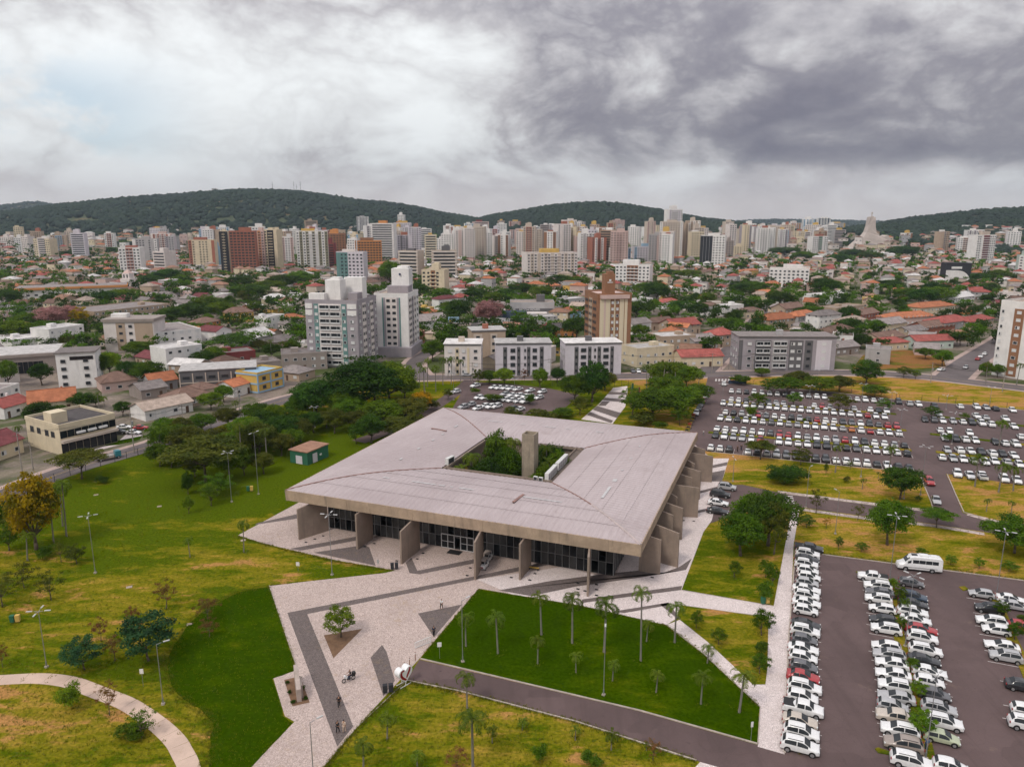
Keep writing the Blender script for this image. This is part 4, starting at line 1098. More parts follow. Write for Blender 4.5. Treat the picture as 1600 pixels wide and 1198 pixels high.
def make_car_meshes(kind):
    L2, st, wf, wr, ws, rw, side, bp = SHAPES[kind]
    S_ = smooth_stations(st); mb = MB(); n = len(sect(S_[0]))
    rows = [sect(q) for q in S_]
    vs_ = [p for r in rows for p in r]; fs = []; mi = []
    for i in range(len(rows) - 1):
        for j in range(n):
            a = i * n + j; b = i * n + (j + 1) % n; mb.f.append((a, b, b + n, a + n)); mb.m.append(1 if j in (0, 1, n - 1, n - 2) else 0)
    mb.v = [tuple(p) for p in vs_]
    mb.f.append(tuple(range(n - 1, -1, -1))); mb.m.append(0); mb.f.append(tuple(range((len(rows) - 1) * n, len(rows) * n))); mb.m.append(0)
    mb = rounded(mb, [MATS['paint_w'], BLACKP])
    for x in (wf, wr):                                 # wheel arches
        w = cr(S_, x)[3]
        for s in (-1, 1): mb.tube((x, s * (w - .1), .36), (x, s * (w + .006), .36), .4, .38, 16, 1)
    if kind == 'pickup truck':                         # load bed
        mb.box((-1.78, 0, 1.155), (1.5, 1.62, .05), 0, 1)
    if kind == 'SUV':
        for s in (-1, 1): mb.box((-.55, s * .6, 1.7), (1.7, .05, .05), 0, 1)
    mb.box((L2 - .03, 0, .42), (.1, 1.1, .16), 0, 1); mb.box((-L2 + .03, 0, .4), (.1, 1.2, .14), 0, 1)
    body = mb.mesh('body', [MATS['paint_w'], BLACKP], True); body.set_sharp_from_angle(angle=math.radians(50))
    def tri(xa, xb, lo, hi):
        A = cr(S_, xa); B = cr(S_, xb); P_ = []
        for t in (lo, .5, hi):
            c = [A[k] + (B[k] - A[k]) * t for k in range(5)]; c = cr(S_, A[0] + (B[0] - A[0]) * t)
            P_.append([(c[0], y * c[4], c[2] + .07 - .05 * abs(y)) for y in (-1.0, 0, 1.0)])
        m2 = MB()
        for i in (0, 1):
            for j in (0, 1): m2.quad(P_[i][j], P_[i][j + 1], P_[i + 1][j + 1], P_[i + 1][j])
        return m2
    wsm = tri(ws[0], ws[1], .1, .95).mesh('windscreen', CGLASS); rwm = tri(rw[0], rw[1], .08, .85).mesh('rear_window', CGLASS)
    def sw(xa, xb, s):
        m2 = MB(); xs = [xa + (xb - xa) * i / 4 for i in range(5)]; ps = []
        for x in xs:
            c = cr(S_, x); y0, z0 = c[3] * .965, c[1]; y1, z1 = c[4] + .03, c[2] - .06
            ps.append([(x, s * (y0 + (y1 - y0) * t + .014), z0 + (z1 - z0) * t) for t in (.04, .97)])
        for i in range(4): m2.quad(ps[i][0], ps[i + 1][0], ps[i + 1][1], ps[i][1])
        return m2
    sides = []
    for s in (1, -1):
        sides.append(('side_window', sw(side[0], bp + .05, s).mesh('side_window', CGLASS))); sides.append(('side_window', sw(bp - .05, side[1], s).mesh('side_window', CGLASS)))
    both = []
    for s in (1, -1):
        a = sw(side[0], bp + .05, s); b = sw(bp - .05, side[1], s); a.add(b.v, b.f); both.append(('side_window', a.mesh('side_window', CGLASS)))
    c = cr(S_, L2 - .1); d = cr(S_, -L2 + .09)
    hl = MB().box((0, 0, 0), (.16, .3, .13)).mesh('headlight', HEADL); tl = MB().box((0, 0, 0), (.1, .24, .2)).mesh('tail_light', TAILL)
    CARM[kind] = dict(body=body, ws=wsm, rw=rwm, sides=sides, both=both, hl=(hl, L2 - .12, c[3] - .12, c[1] - .02), tl=(tl, -L2 + .07, d[3] - .1, d[1] + .02), wf=wf, wr=wr, w=cr(S_, wf)[3])
for k_ in SHAPES: make_car_meshes(k_)
CARN = {}
def car(px, py, head, kind, colr, label, near=True, group='cars parked in rows', jit=.02, zc=.7):
    X, Y = G(px, py, zc); OCC.append((X, Y, 2))
    rr = random.Random(int(px * 31 + py * 17))
    o = empty(kind.lower().replace(' ', '_') if kind != 'hatchback' else 'hatchback_car', (X, Y, .02), head + rr.uniform(-jit, jit), label, 'pickup' if 'pickup' in kind else 'car', group)
    o.scale = (rr.uniform(.9, 1.0), rr.uniform(.93, .99), rr.uniform(.9, 1.0))
    M_ = CARM[kind]
    inst('body', M_['body'], o, mat=MATS['paint_' + colr]); inst('windscreen', M_['ws'], o); inst('rear_window', M_['rw'], o)
    for nm, me in (M_['sides'] if near else M_['both']): inst(nm, me, o)
    for x in (M_['wf'], M_['wr']):
        for s_ in (-1, 1): inst('wheel', WHEEL, o, (x, s_ * (M_['w'] - .07), .31), scale=(1, 1, 1) if kind not in ('SUV', 'pickup truck') else (1.12, 1.1, 1.12))
    if near:
        for nm, key in (('headlight', 'hl'), ('tail_light', 'tl')):
            me, x, y, z = M_[key]
            for s_ in (-1, 1): inst(nm, me, o, (x, s_ * y, z))
    return o
rc = random.Random(4)
def kindof(c, near=False):
    return rc.choices(['hatchback', 'sedan', 'SUV'], [5, 3, 3])[0]
def cname(c): return PAINTS[c][0]
# far car park: eight rows
g0 = Vector(G(1111, 698)); g1 = Vector(G(1420, 729)); RD = math.atan2((g1 - g0).y, (g1 - g0).x)
FAR = [((1143, 610), (1404, 627), 'wskwwwwkswsww.sswwws.k', 1), ((1143, 623), (1385, 641), 'wwk..kss...wrw..w.wkw', 1), ((1130, 629), (1382, 650), 'wwwwwswwwwwwwwwwwwrww', -1), ((1134, 643), (1401, 665), 'wkswrawwkskrwwkawkarr', 1),
       ((1126, 652), (1404, 676), 'wwkwwwawsswwwwsowrwww', -1), ((1121, 668), (1413, 695), 'wwwwwwarrwswwsrwkwwsk', 1), ((1118, 679), (1417, 707), 'kwsswr.wwwwkkakawwwwk', -1), ((1111, 698), (1420, 729), 'wwk.wkssakkkkwwwwkwkk', 1)]
bays = []
for ri, (p, q, st, fc) in enumerate(FAR):
    A = Vector(G(*p, .7)); B = Vector(G(*q, .7)); n = len(st); cnt = 0; d = (B - A).normalized(); nrm = Vector((-d.y, d.x))
    bm_ = MB()
    for i, ch in enumerate(st):
        c = A + (B - A) * i / (n - 1)
        l0 = c + d * (B - A).length / (n - 1) / 2
        bm_.box((l0.x, l0.y, .02), (.1, 4.6, .008), math.atan2(d.y, d.x))
        if ch == '.': continue
        cnt += 1
        hd = math.atan2(d.y, d.x) + (math.pi / 2 if (fc > 0) == (rc.random() < .75) else -math.pi / 2)
        pxx, pyy = PX(c.x, c.y, .7)
        k_ = kindof(ch)
        car(pxx, pyy, hd, k_, ch, f'{cname(ch)} {k_}, {ORD[i] if i else "first "}bay from the gate lane, {ORD[ri] if ri else "first "}row of the far car park', False, 'cars in the far car park', .05)
    struct('bay_lines', bm_, PAINT)
def island(p, q, w=1.5):
    a = Vector(G(*p)); b = Vector(G(*q)); return struct('grass_island', ribbon_mb([tuple(a), tuple(b)], w, 0, .12), DRYGR)
for p, q in (((1128, 627.5), (1400, 647)), ((1122, 650.5), (1416, 672.5)), ((1107, 675.5), (1424, 703.5)), ((1460, 650), (1620, 668)), ((1453, 678), (1620, 697)), ((1462, 706), (1620, 724))): island(p, q, 1.9)
RSEC = [[(1421, 630, 's'), (1435, 631, 'w'), (1460, 633, 'k'), (1500, 634, 'w'), (1526, 635, 'w'), (1541, 636, 's'), (1555, 637.5, 'k'), (1582, 639.6, 'w')],
        [(1466, 646, 'w'), (1526, 649, 'w'), (1540, 651, 's'), (1571, 653, 'w')],
        [(1445, 654.5, 'k'), (1459, 655, 'a'), (1473, 656, 'w'), (1489, 657, 's'), (1504, 658, 'w'), (1518, 659, 'k'), (1534, 660.5, 'w'), (1548, 662, 'w'), (1584, 665, 'w')],
        [(1469, 671, 'w'), (1484, 672.5, 'w'), (1515, 675, 'w'), (1595, 681, 'w')],
        [(1476, 683, 'w'), (1493, 684.5, 'k'), (1508, 685.5, 'w'), (1524, 687, 'w'), (1555, 689.5, 'k'), (1570, 691.5, 'w'), (1587, 692.5, 'w')],
        [(1480, 702, 's'), (1499, 702.5, 'w'), (1517, 703.5, 'w'), (1533, 704.5, 'k'), (1550, 707, 'w'), (1566, 707.5, 'k'), (1584, 710, 'w')],
        [(1472, 713, 'w'), (1489, 715, 's'), (1505, 716, 'w'), (1521, 718, 'w'), (1539, 720.5, 'w'), (1554, 719.5, 'w'), (1573, 721, 's'), (1593, 724, 'w')],
        [(1496, 739, 'w'), (1516, 741.5, 'w'), (1534, 742, 'w'), (1569, 746.5, 'w'), (1589, 749, 'w')]]
for ri, row in enumerate(RSEC):
    a = Vector(G(*row[0][:2])); b = Vector(G(*row[-1][:2])); rd = math.atan2((b - a).y, (b - a).x)
    for i, (x, y, ch) in enumerate(row):
        k_ = 'pickup truck' if (ri == 7 and i == 2) else kindof(ch)
        car(x, y, rd + (math.pi / 2 if (ri + i) % 3 == 0 else -math.pi / 2), k_, ch, f'{cname(ch)} {k_}, {ORD[i] if i else "first "}car from the central lane, {ORD[ri] if ri else "first "}row of the east car park', False, 'cars in the east car park', .06)
BK = [(742.5, 602, 'w'), (712, 611, 'w'), (771, 604, 'w'), (780, 605, 'w'), (790, 605, 'w'), (798, 606, 'w'), (809, 607, 'w'), (828, 609, 'w'), (847, 611, 'w'), (789, 615, 's'), (800, 616, 'w'), (811, 617, 'w'), (821, 618.5, 'w'), (828, 619, 'w'), (842, 620, 'w'),
      (748, 620, 'w'), (758, 620.5, 'w'), (768.5, 621.5, 'w'), (778, 622.5, 'w'), (789.5, 623.5, 'w'), (798.5, 624.5, 'w'), (809.5, 625.5, 'w'), (820.5, 626.5, 'w'), (735.5, 631, 's'), (724, 635, 's'), (746, 637, 'w'), (757, 633, 'w'), (767, 634.5, 'w'), (776, 634, 'w'), (800.5, 637.5, 'k'), (811, 638.5, 'w')]
for x, y, ch in BK:
    k_ = kindof(ch)
    o = car(x, y, math.radians(-135), k_, ch, None, False, 'cars in the rear car park', .06); pend(o, f'{cname(ch)} {k_}', k_, *G(x, y))
# near car park: columns
H1 = math.radians(-22.4); H2 = H1 + math.pi
COLS = [('column beside the pavement', H1, [(1264, 855, 'k', 'pickup truck'), (1262, 864, 'w', 'SUV'), (1261, 872, 'k', 'sedan'), (1260, 880, 'w', 'SUV'), (1262, 890, 'w', 'hatchback'), (1264, 900, 'w', 'hatchback'), (1261, 909, 's', 'hatchback'), (1260, 919, 'w', 'sedan'), (1260, 929, 'w', 'SUV'), (1260, 940, 'w', 'sedan'), (1259, 952, 'w', 'hatchback'),
         (1259, 974, 'k', 'sedan'), (1258, 985, 'w', 'SUV'), (1257, 998, 'a', 'hatchback'), (1255, 1012, 'w', 'sedan'), (1255, 1025, 'w', 'hatchback'), (1256, 1040, 'a', 'hatchback'), (1255, 1055, 'r', 'sedan'), (1257, 1072, 'w', 'SUV'), (1254, 1087, 'w', 'hatchback'), (1255, 1105, 'w', 'pickup truck'), (1250, 1124, 'e', 'sedan'), (1252, 1143, 'w', 'SUV'), (1250, 1163, 'w', 'SUV')]),
        ('column west of the planted strip', H2, [(1364, 900, 'w', 'pickup truck'), (1372, 914, 'w', 'SUV'), (1375, 924, 'a', 'sedan'), (1373, 934, 'w', 'SUV'), (1379, 949, 'w', 'hatchback'), (1380, 967, 'k', 'hatchback'), (1385, 981, 'w', 'SUV'), (1385, 1008, 'w', 'hatchback'), (1390, 1022, 's', 'SUV'), (1394, 1035, 'w', 'sedan'), (1396, 1052, 'w', 'sedan'), (1398, 1070, 'w', 'SUV'), (1401, 1087, 's', 'sedan'), (1395, 1101, 's', 'hatchback'), (1403, 1119, 'e', 'pickup truck'), (1407, 1139, 'w', 'SUV'), (1412, 1161, 'z', 'SUV'), (1424, 1187, 'w', 'SUV')]),
        ('column east of the planted strip', H1, [(1424, 909, 'a', 'hatchback'), (1426, 931, 'n', 'SUV'), (1427, 942, 'k', 'sedan'), (1426, 955, 'w', 'SUV'), (1431, 967, 'w', 'sedan'), (1439, 981, 'r', 'sedan'), (1441, 995, 'w', 'SUV'), (1446, 1014, 'w', 'SUV'), (1444, 1029, 'k', 'sedan'), (1452, 1047, 'w', 'sedan'), (1452, 1063, 'w', 'hatchback'), (1460, 1083, 'a', 'hatchback'), (1467, 1105, 's', 'SUV'), (1474, 1126, 'w', 'SUV'), (1471, 1149, 'v', 'hatchback'), (1486, 1196, 'w', 'hatchback')]),
        ('easternmost column but one', H2, [(1534, 926, 's', 'hatchback'), (1546, 949, 'k', 'SUV'), (1550, 969, 'w', 'SUV'), (1557, 982, 'w', 'hatchback'), (1566, 1007, 'w', 'sedan'), (1572, 1024, 's', 'SUV')]),
        ('last column at the frame edge', H1, [(1580, 934, 'w', 'sedan'), (1588, 945, 's', 'sedan'), (1600, 978, 'r', 'hatchback'), (1599, 1070, 'k', 'sedan'), (1606, 1109, 'w', 'hatchback'), (1606, 1130, 'w', 'SUV')])]
lines = MB()
for cn, hd, L_ in COLS:
    for i, (x, y, ch, k_) in enumerate(L_):
        lb = f'{cname(ch)} {k_}, {ORD[i] if i else "first "}from the far end, {cn}'
        h_ = hd
        if (x, y) in ((1424, 1187), (1395, 1101)): h_ = H1
        if ch == 'v': h_ = H2
        if i in (9, 14) and hd == H1 and 'pavement' not in cn: h_ = hd
        car(x, y, h_, k_, ch, lb, True, 'cars in the near car park')
    for i in range(0, len(L_)):
        X, Y = G(L_[i][0], L_[i][1], .7); a = hd; nx, ny = -math.sin(a), math.cos(a)
        lines.box((X + nx * 1.22, Y + ny * 1.22, .0185), (4.6, .1, .009), a)
struct('bay_lines', lines, PAINT)
for ln in ([(1388, 905), (1396, 945), (1405, 995), (1418, 1050), (1436, 1120), (1452, 1190), (1462, 1230)], [(1556, 935), (1575, 985), (1596, 1030), (1620, 1085)]):
    g_ = px2(ln); struct('grass_island', ribbon_mb(g_, 1.5, 0, .12), DRYGR)
sheet('grass_island', [(1367, 1170), (1372, 1168), (1398, 1177), (1400, 1181), (1372, 1176)], .12, DRYGR, thick=.12); sheet('grass_island', [(1337, 893), (1345, 892.5), (1350, 898), (1342, 899)], .12, DRYGR, thick=.12); sheet('grass_island', [(1498, 917), (1507, 916), (1514, 921), (1505, 923)], .12, DRYGR, thick=.12)
# elsewhere
for x, y, ch, k_, hd, lb, nr in ((1136, 760, 's', 'SUV', -22, 'silver SUV at the top of the bays beside the hall', True), (1125, 771, 'k', 'SUV', -22, 'black SUV, second of the bays beside the hall', True), (1122, 784, 'w', 'sedan', -22, 'white sedan, third of the bays beside the hall', True), (1121, 797, 'k', 'sedan', -22, 'black sedan, lowest of the bays beside the hall', True),
        (1452, 751, 'r', 'SUV', -105, 'red SUV driving down the link drive', True), (1463, 780, 's', 'sedan', -112, 'silver sedan driving down the link drive behind the red one', True),
        (1108, 609.5, 'w', 'sedan', -107, 'white sedan parked nearest the gate on the access lane', False), (1102.5, 618, 'w', 'hatchback', -107, 'white hatchback second from the gate on the access lane', False), (1099, 625, 'r', 'hatchback', -107, 'red hatchback parked on the access lane', False), (1095, 631, 'a', 'hatchback', -107, 'dark grey hatchback parked below the red one', False), (1092, 637, 'k', 'sedan', -107, 'black sedan parked on the access lane', False), (1088, 644, 'w', 'sedan', -107, 'white sedan parked lowest on the access lane', False),
        (1131, 599, 'w', 'SUV', 75, 'white SUV leaving through the car park gate', False), (1471, 576.5, 'w', 'sedan', 30, 'white sedan at the street corner by the waste lot', False), (1509, 573, 's', 'hatchback', -130, 'silver hatchback coming down the east street', False), (1528, 560, 'r', 'hatchback', 48, 'red hatchback parked on the east street', False), (1533, 556, 'w', 'sedan', 48, 'white sedan parked next above the red hatchback on the east street', False), (1539, 552, 'w', 'hatchback', 48, 'white hatchback parked highest on the east street', False),
        (989, 579, 'a', 'hatchback', -90, 'dark grey hatchback before the cream two-storey shop', False), (997.5, 579, 'w', 'hatchback', -90, 'white hatchback before the cream two-storey shop', False), (1007, 578, 'k', 'hatchback', -90, 'black hatchback before the cream two-storey shop', False), (1089, 583, 'w', 'sedan', 0, 'white sedan on the avenue by the palms', False), (730, 585, 's', 'sedan', 5, 'silver sedan on the avenue beside the palms', False),
        (194, 666, 'w', 'sedan', 10, 'white sedan beside the tan office, farthest in', False), (185, 674, 'k', 'SUV', 10, 'black SUV parked at the tan office wall', False), (209, 674.5, 'w', 'sedan', -8, 'white sedan beside the tan office, nearest the street', False), (220, 667, 'r', 'sedan', 5, 'dark red sedan beside the tan office', False),
        (652, 634, 'w', 'sedan', 60, 'white sedan half hidden by trees on the service lane', False), (672, 630, 'k', 'SUV', 60, 'black SUV on the service lane', False), (640, 646, 'k', 'sedan', 60, 'black sedan in the shade of the service lane', False), (752, 499, 'k', 'sedan', 75, 'dark car on the street by the pink tree', False)):
    car(x, y, math.radians(hd), k_, ch, lb, nr, 'cars outside the rows', .03)
# minibus
def minibus():
    X, Y = G(1436, 880, 1.2); OCC.append((X, Y, 4))
    o = empty('minibus', (X, Y, .02), math.radians(180 - 14), 'white high-roofed minibus with dark side windows on the car park road', 'minibus')
    st = [(3.5, .75, .85, .85, .7), (3.35, .98, 1.1, .95, .8), (2.8, 1.2, 1.35, 1.0, .84), (2.45, 1.3, 1.55, 1.0, .84), (1.7, 1.4, 2.45, 1.0, .86), (1.2, 1.42, 2.68, 1.0, .88), (-1, 1.42, 2.7, 1.0, .88), (-3.2, 1.42, 2.66, 1.0, .87), (-3.48, 1.3, 2.4, .98, .85), (-3.5, .8, 1.0, .95, .8)]
    S_ = smooth_stations(st); rows = [sect(q, .3) for q in S_]; n = len(rows[0]); mb = MB(); mb.v = [p for r in rows for p in r]
    for i in range(len(rows) - 1):
        for j in range(n):
            a = i * n + j; b = i * n + (j + 1) % n; mb.f.append((a, b, b + n, a + n)); mb.m.append(1 if j in (0, 1, n - 1, n - 2) else 0)
    mb.f.append(tuple(range(n - 1, -1, -1))); mb.m.append(0); mb.f.append(tuple(range((len(rows) - 1) * n, len(rows) * n))); mb.m.append(0)
    for x in (2.3, -1.9):
        for s in (-1, 1): mb.tube((x, s * .8, .42), (x, s * 1.008, .42), .46, .44, 16, 1)
    me = mb.mesh('body', [MATS['paint_w'], BLACKP], True); me.set_sharp_from_angle(angle=math.radians(35)); inst('body', me, o)
    for s in (-1, 1):
        for xa, xb, lo, hi in ((2.05, 1.5, .12, .62), (1.25, .3, .1, .62), (.25, -.75, .1, .62), (-.8, -1.8, .1, .62), (-1.85, -2.8, .1, .62)):
            m2 = MB(); ps = []
            for x in (xa, xb):
                c = cr(S_, x); y0, z0 = c[3] * .965, c[1]; y1, z1 = c[4] + .03, c[2] - .06
                ps.append([(x, s * (y0 + (y1 - y0) * t + .015), z0 + (z1 - z0) * t) for t in (lo, hi)])
            m2.quad(ps[0][0], ps[1][0], ps[1][1], ps[0][1]); m2.build('side_window', CGLASS, o)
        MB().box((2.0, s * 1.12, 1.75), (.12, .2, .3)).build('mirror', BLACKP, o); MB().box((-.3, s * 1.008, .78), (4.8, .03, .1)).build('side_stripe', flat('grey_stripe', (.2, .2, .21)), o)
        MB().box((3.33, s * .72, .98), (.2, .3, .22)).build('headlight', HEADL, o); MB().box((-3.48, s * .85, 1.2), (.08, .16, .5)).build('tail_light', TAILL, o)
        for x in (2.3, -1.9): inst('wheel', WHEEL, o, (x, s * .92, .36), scale=(1.16, 1.1, 1.16))
    m2 = MB(); a, b = cr(S_, 2.42), cr(S_, 1.72)
    m2.quad((a[0], -a[4] * .95, a[2] + .06), (a[0], a[4] * .95, a[2] + .06), (b[0], b[4] * .95, b[2] + .02), (b[0], -b[4] * .95, b[2] + .02)); m2.build('windscreen', CGLASS, o)
    MB().box((.9, 0, 2.76), (.9, .7, .1)).build('roof_hatch', DARKMET, o); MB().box((-.6, 0, 2.8), (1.4, 1.1, .18)).build('air_conditioner', WHITEP, o); MB().box((-2.2, 0, 2.78), (1.0, .9, .14)).build('roof_hatch', WHITEP, o)
minibus()
# flatbed lorry with blue cab on the west street
X, Y = G(168, 712, 1.0); o = empty('flatbed_lorry', (X, Y, .03), math.radians(42), 'small lorry with teal cab and grey flat bed on the west street', 'lorry')
MB().box((2.3, 0, 1.25), (1.4, 1.9, 1.5), taper=.9).build('cab', MATS['paint_b'], o); MB().box((3.02, 0, 1.55), (.05, 1.5, .6)).build('windscreen', CGLASS, o); MB().box((-.8, 0, .95), (4.6, 2.0, .35)).build('bed', mat('bed_boards', (.32, .29, .27), .8), o)
for x in (2.3, -1.8):
    for s in (-1, 1): inst('wheel', WHEEL, o, (x, s * .85, .36), scale=(1.2, 1.2, 1.2))

# ------------------------------------------------------------------ city
WALLC = {'white': (.74, .72, .7), 'cream': (.62, .53, .38), 'yellow': (.58, .38, .1), 'pink': (.55, .4, .36), 'grey': (.4, .385, .385), 'blue': (.2, .33, .42), 'tan': (.42, .32, .24), 'beige': (.52, .44, .37), 'dark grey': (.13, .125, .13), 'mint': (.45, .52, .46), 'brick': (.34, .13, .085), 'taupe': (.3, .255, .23), 'lilac': (.6, .56, .6), 'orange': (.55, .24, .08), 'black': (.03, .03, .035), 'brown': (.27, .135, .075), 'teal': (.13, .24, .23), 'mauve': (.33, .3, .32), 'navy': (.05, .07, .11), 'sky blue': (.28, .42, .55), 'maroon': (.22, .05, .05), 'off-white': (.68, .62, .59), 'olive': (.25, .23, .15), 'green': (.03, .13, .075)}
def wall(c): return mat('wall_' + c.replace(' ', '_'), WALLC[c], .8, .09, .25, tuple(q * .6 for q in WALLC[c]), .35, streak=True)
def roof_m(nm, col, ribs=4.0, wthr=.5):
    m_, nt, N, L, bs = new_mat('roof_' + nm); tc = N.new('ShaderNodeTexCoord'); v = tc.outputs['Object']
    wv = N.new('ShaderNodeTexWave'); wv.wave_type = 'BANDS'; wv.bands_direction = 'X'; wv.inputs['Scale'].default_value = ribs * .314; wv.inputs['Distortion'].default_value = .6; L.new(v, wv.inputs[0])
    oi = N.new('ShaderNodeObjectInfo'); a = nz(N, L, v, .5, 5, .7); b = nz(N, L, v, 4, 4, .7)
    c = mixc(N, L, rng(N, L, a, .3, .7), tuple(q * .72 for q in col), tuple(min(1, q * 1.18) for q in col))
    c = mixc(N, L, rng(N, L, b, .5, .75, 0, wthr), c, tuple(q * .45 + .02 for q in col)); c = mixc(N, L, mth(N, L, 'MULTIPLY', wv.outputs['Fac'], .25), c, tuple(q * .55 for q in col))
    hs = N.new('ShaderNodeHueSaturation'); L.new(c, hs.inputs['Color']); L.new(rng(N, L, oi.outputs['Random'], 0, 1, .75, 1.25, False), hs.inputs['Value'])
    L.new(hs.outputs[0], bs.inputs['Base Color']); bs.inputs['Roughness'].default_value = .85; bs.inputs['Specular IOR Level'].default_value = .2
    bump(N, L, bs, wv.outputs['Fac'], .5, .08); return m_
ROOF = {k: roof_m(k, c) for k, c in {'orange': (.43, .16, .08), 'red': (.34, .095, .08), 'brown': (.185, .115, .09), 'grey': (.27, .235, .225), 'white': (.6, .575, .56), 'dark': (.09, .08, .08), 'beige': (.38, .3, .25), 'maroon': (.2, .06, .065), 'rust': (.34, .19, .13)}.items()}
# a window: pale frame round a recessed dark pane, unit size, faces -y
def win_mesh(nm, fr, pane, half=None):
    mb = MB(); t = .09
    mb.box((0, -.02, -.5 + t / 2), (1.08, .12, t)); mb.box((0, 0, .5 - t / 2), (1, .08, t))
    for s in (-1, 1): mb.box((s * (.5 - t / 2), 0, 0), (t, .08, 1 - 2 * t))
    mb.box((0, .02, 0), (1 - 2 * t, .03, 1 - 2 * t), 0, 1)
    if half is not None: mb.box((-.22 if half else .2, -.005, 0), (.44, .03, 1 - 2 * t), 0, 2)
    return mb.mesh(nm, [fr, pane, BLIND])
WIN = [win_mesh('window', WFRAME, GLASS2), win_mesh('window', WFRAME, GLASS2, 0), win_mesh('window', WFRAME, BLIND, 1), win_mesh('window', flat('dark_frame', (.08, .08, .08)), GLASS2), win_mesh('window', flat('wood_frame', (.16, .09, .05)), GLASS2)]
BALC = MB()
BALC.box((0, .06, .0), (1, .02, 1), 0, 1); BALC.box((0, -.32, -.36), (1.04, .05, .3), 0, 0); BALC.box((0, -.05, -.5), (1.04, .6, .06), 0, 0)
for s_ in (-1, 1): BALC.box((s_ * .5, -.05, 0), (.04, .6, 1), 0, 0)
BALC.box((0, -.05, .5), (1.04, .6, .06), 0, 0); BALC.box((.1, .03, 0), (.03, .04, .95), 0, 0)
BALCM = BALC.mesh('balcony', [WFRAME, GLASS2])
rh = random.Random(21)
DOORM = MB().box((0, 0, 0), (1, .08, 1)).mesh('door', mat('door_wood', (.12, .07, .045), .6, .2, 2))
def face_frame(k, w, d):
    return {'f': (-w / 2, -d / 2, 0.0, w), 'r': (w / 2, -d / 2, math.pi / 2, d), 'l': (-w / 2, d / 2, -math.pi / 2, d), 'b': (w / 2, d / 2, math.pi, w)}[k]
def on_face(fr, u, z, out=0.0):
    ox, oy, a, W_ = fr; c, s = math.cos(a), math.sin(a); return (ox + c * u + s * out, oy + s * u - c * out, z)
def add_windows(root, fr, us, zs, ww, wh, kind=None):
    for z in zs:
        for u in us:
            inst('window', WIN[rh.choice((0, 0, 1, 2)) if kind is None else kind], root, on_face(fr, u, z, .03), fr[2], (ww, 1, wh))
def place_edge(x0, y0, x1, y1, d):
    a = Vector(G(x0, y0)); b = Vector(G(x1, y1)); e = b - a; w = e.length; yaw = math.atan2(e.y, e.x); n = Vector((-e.y, e.x)) / w
    c = (a + b) / 2 + n * d / 2; OCC.append((c.x, c.y, .5 * math.hypot(w, d) * .85)); return c.x, c.y, w, yaw
def roof_mesh(kind, w, d, h, rise, ov=.5):
    mb = MB(); x, y = w / 2 + ov, d / 2 + ov; z0 = h - .05; z1 = h + rise; t = .14
    if kind == 'gable':
        for zz in (0, -t):
            mb.add([(-x, -y, z0 + zz), (x, -y, z0 + zz), (x, 0, z1 + zz), (-x, 0, z1 + zz), (-x, y, z0 + zz), (x, y, z0 + zz)], ((0, 1, 2, 3), (3, 2, 5, 4)) if zz == 0 else ((3, 2, 1, 0), (4, 5, 2, 3)))
        mb.add([(-x, -y, z0), (-x, -y, z0 - t), (x, -y, z0 - t), (x, -y, z0), (-x, 0, z1), (-x, 0, z1 - t), (x, 0, z1), (x, 0, z1 - t), (-x, y, z0), (-x, y, z0 - t), (x, y, z0), (x, y, z0 - t)], ((0, 1, 2, 3), (0, 4, 5, 1), (3, 2, 7, 6), (4, 8, 9, 5), (6, 7, 11, 10), (8, 10, 11, 9)))
        xi = w / 2
        mb.add([(-xi, -d / 2, h - .1), (-xi, d / 2, h - .1), (-xi, 0, z1 - t - .02), (xi, -d / 2, h - .1), (xi, d / 2, h - .1), (xi, 0, z1 - t - .02)], ((0, 2, 1), (3, 4, 5)), 1)
        mb.box((0, 0, z1 + .03), (2 * x, .3, .12))
    else:
        r = max(.3, x - y) if x > y else .3
        mb.add([(-x, -y, z0), (x, -y, z0), (x, y, z0), (-x, y, z0), (-r, 0, z1), (r, 0, z1), (-x, -y, z0 - t), (x, -y, z0 - t), (x, y, z0 - t), (-x, y, z0 - t)], ((0, 1, 5, 4), (1, 2, 5), (2, 3, 4, 5), (3, 0, 4), (6, 7, 1, 0), (7, 8, 2, 1), (8, 9, 3, 2), (9, 6, 0, 3), (9, 8, 7, 6)))
        mb.box((0, 0, z1 + .02), (2 * r + .3, .28, .1))
        for sx in (-1, 1):
            for sy in (-1, 1): mb.tube((sx * r, 0, z1), (sx * x, sy * y, z0 + .03), .11, .11, 4)
    return mb
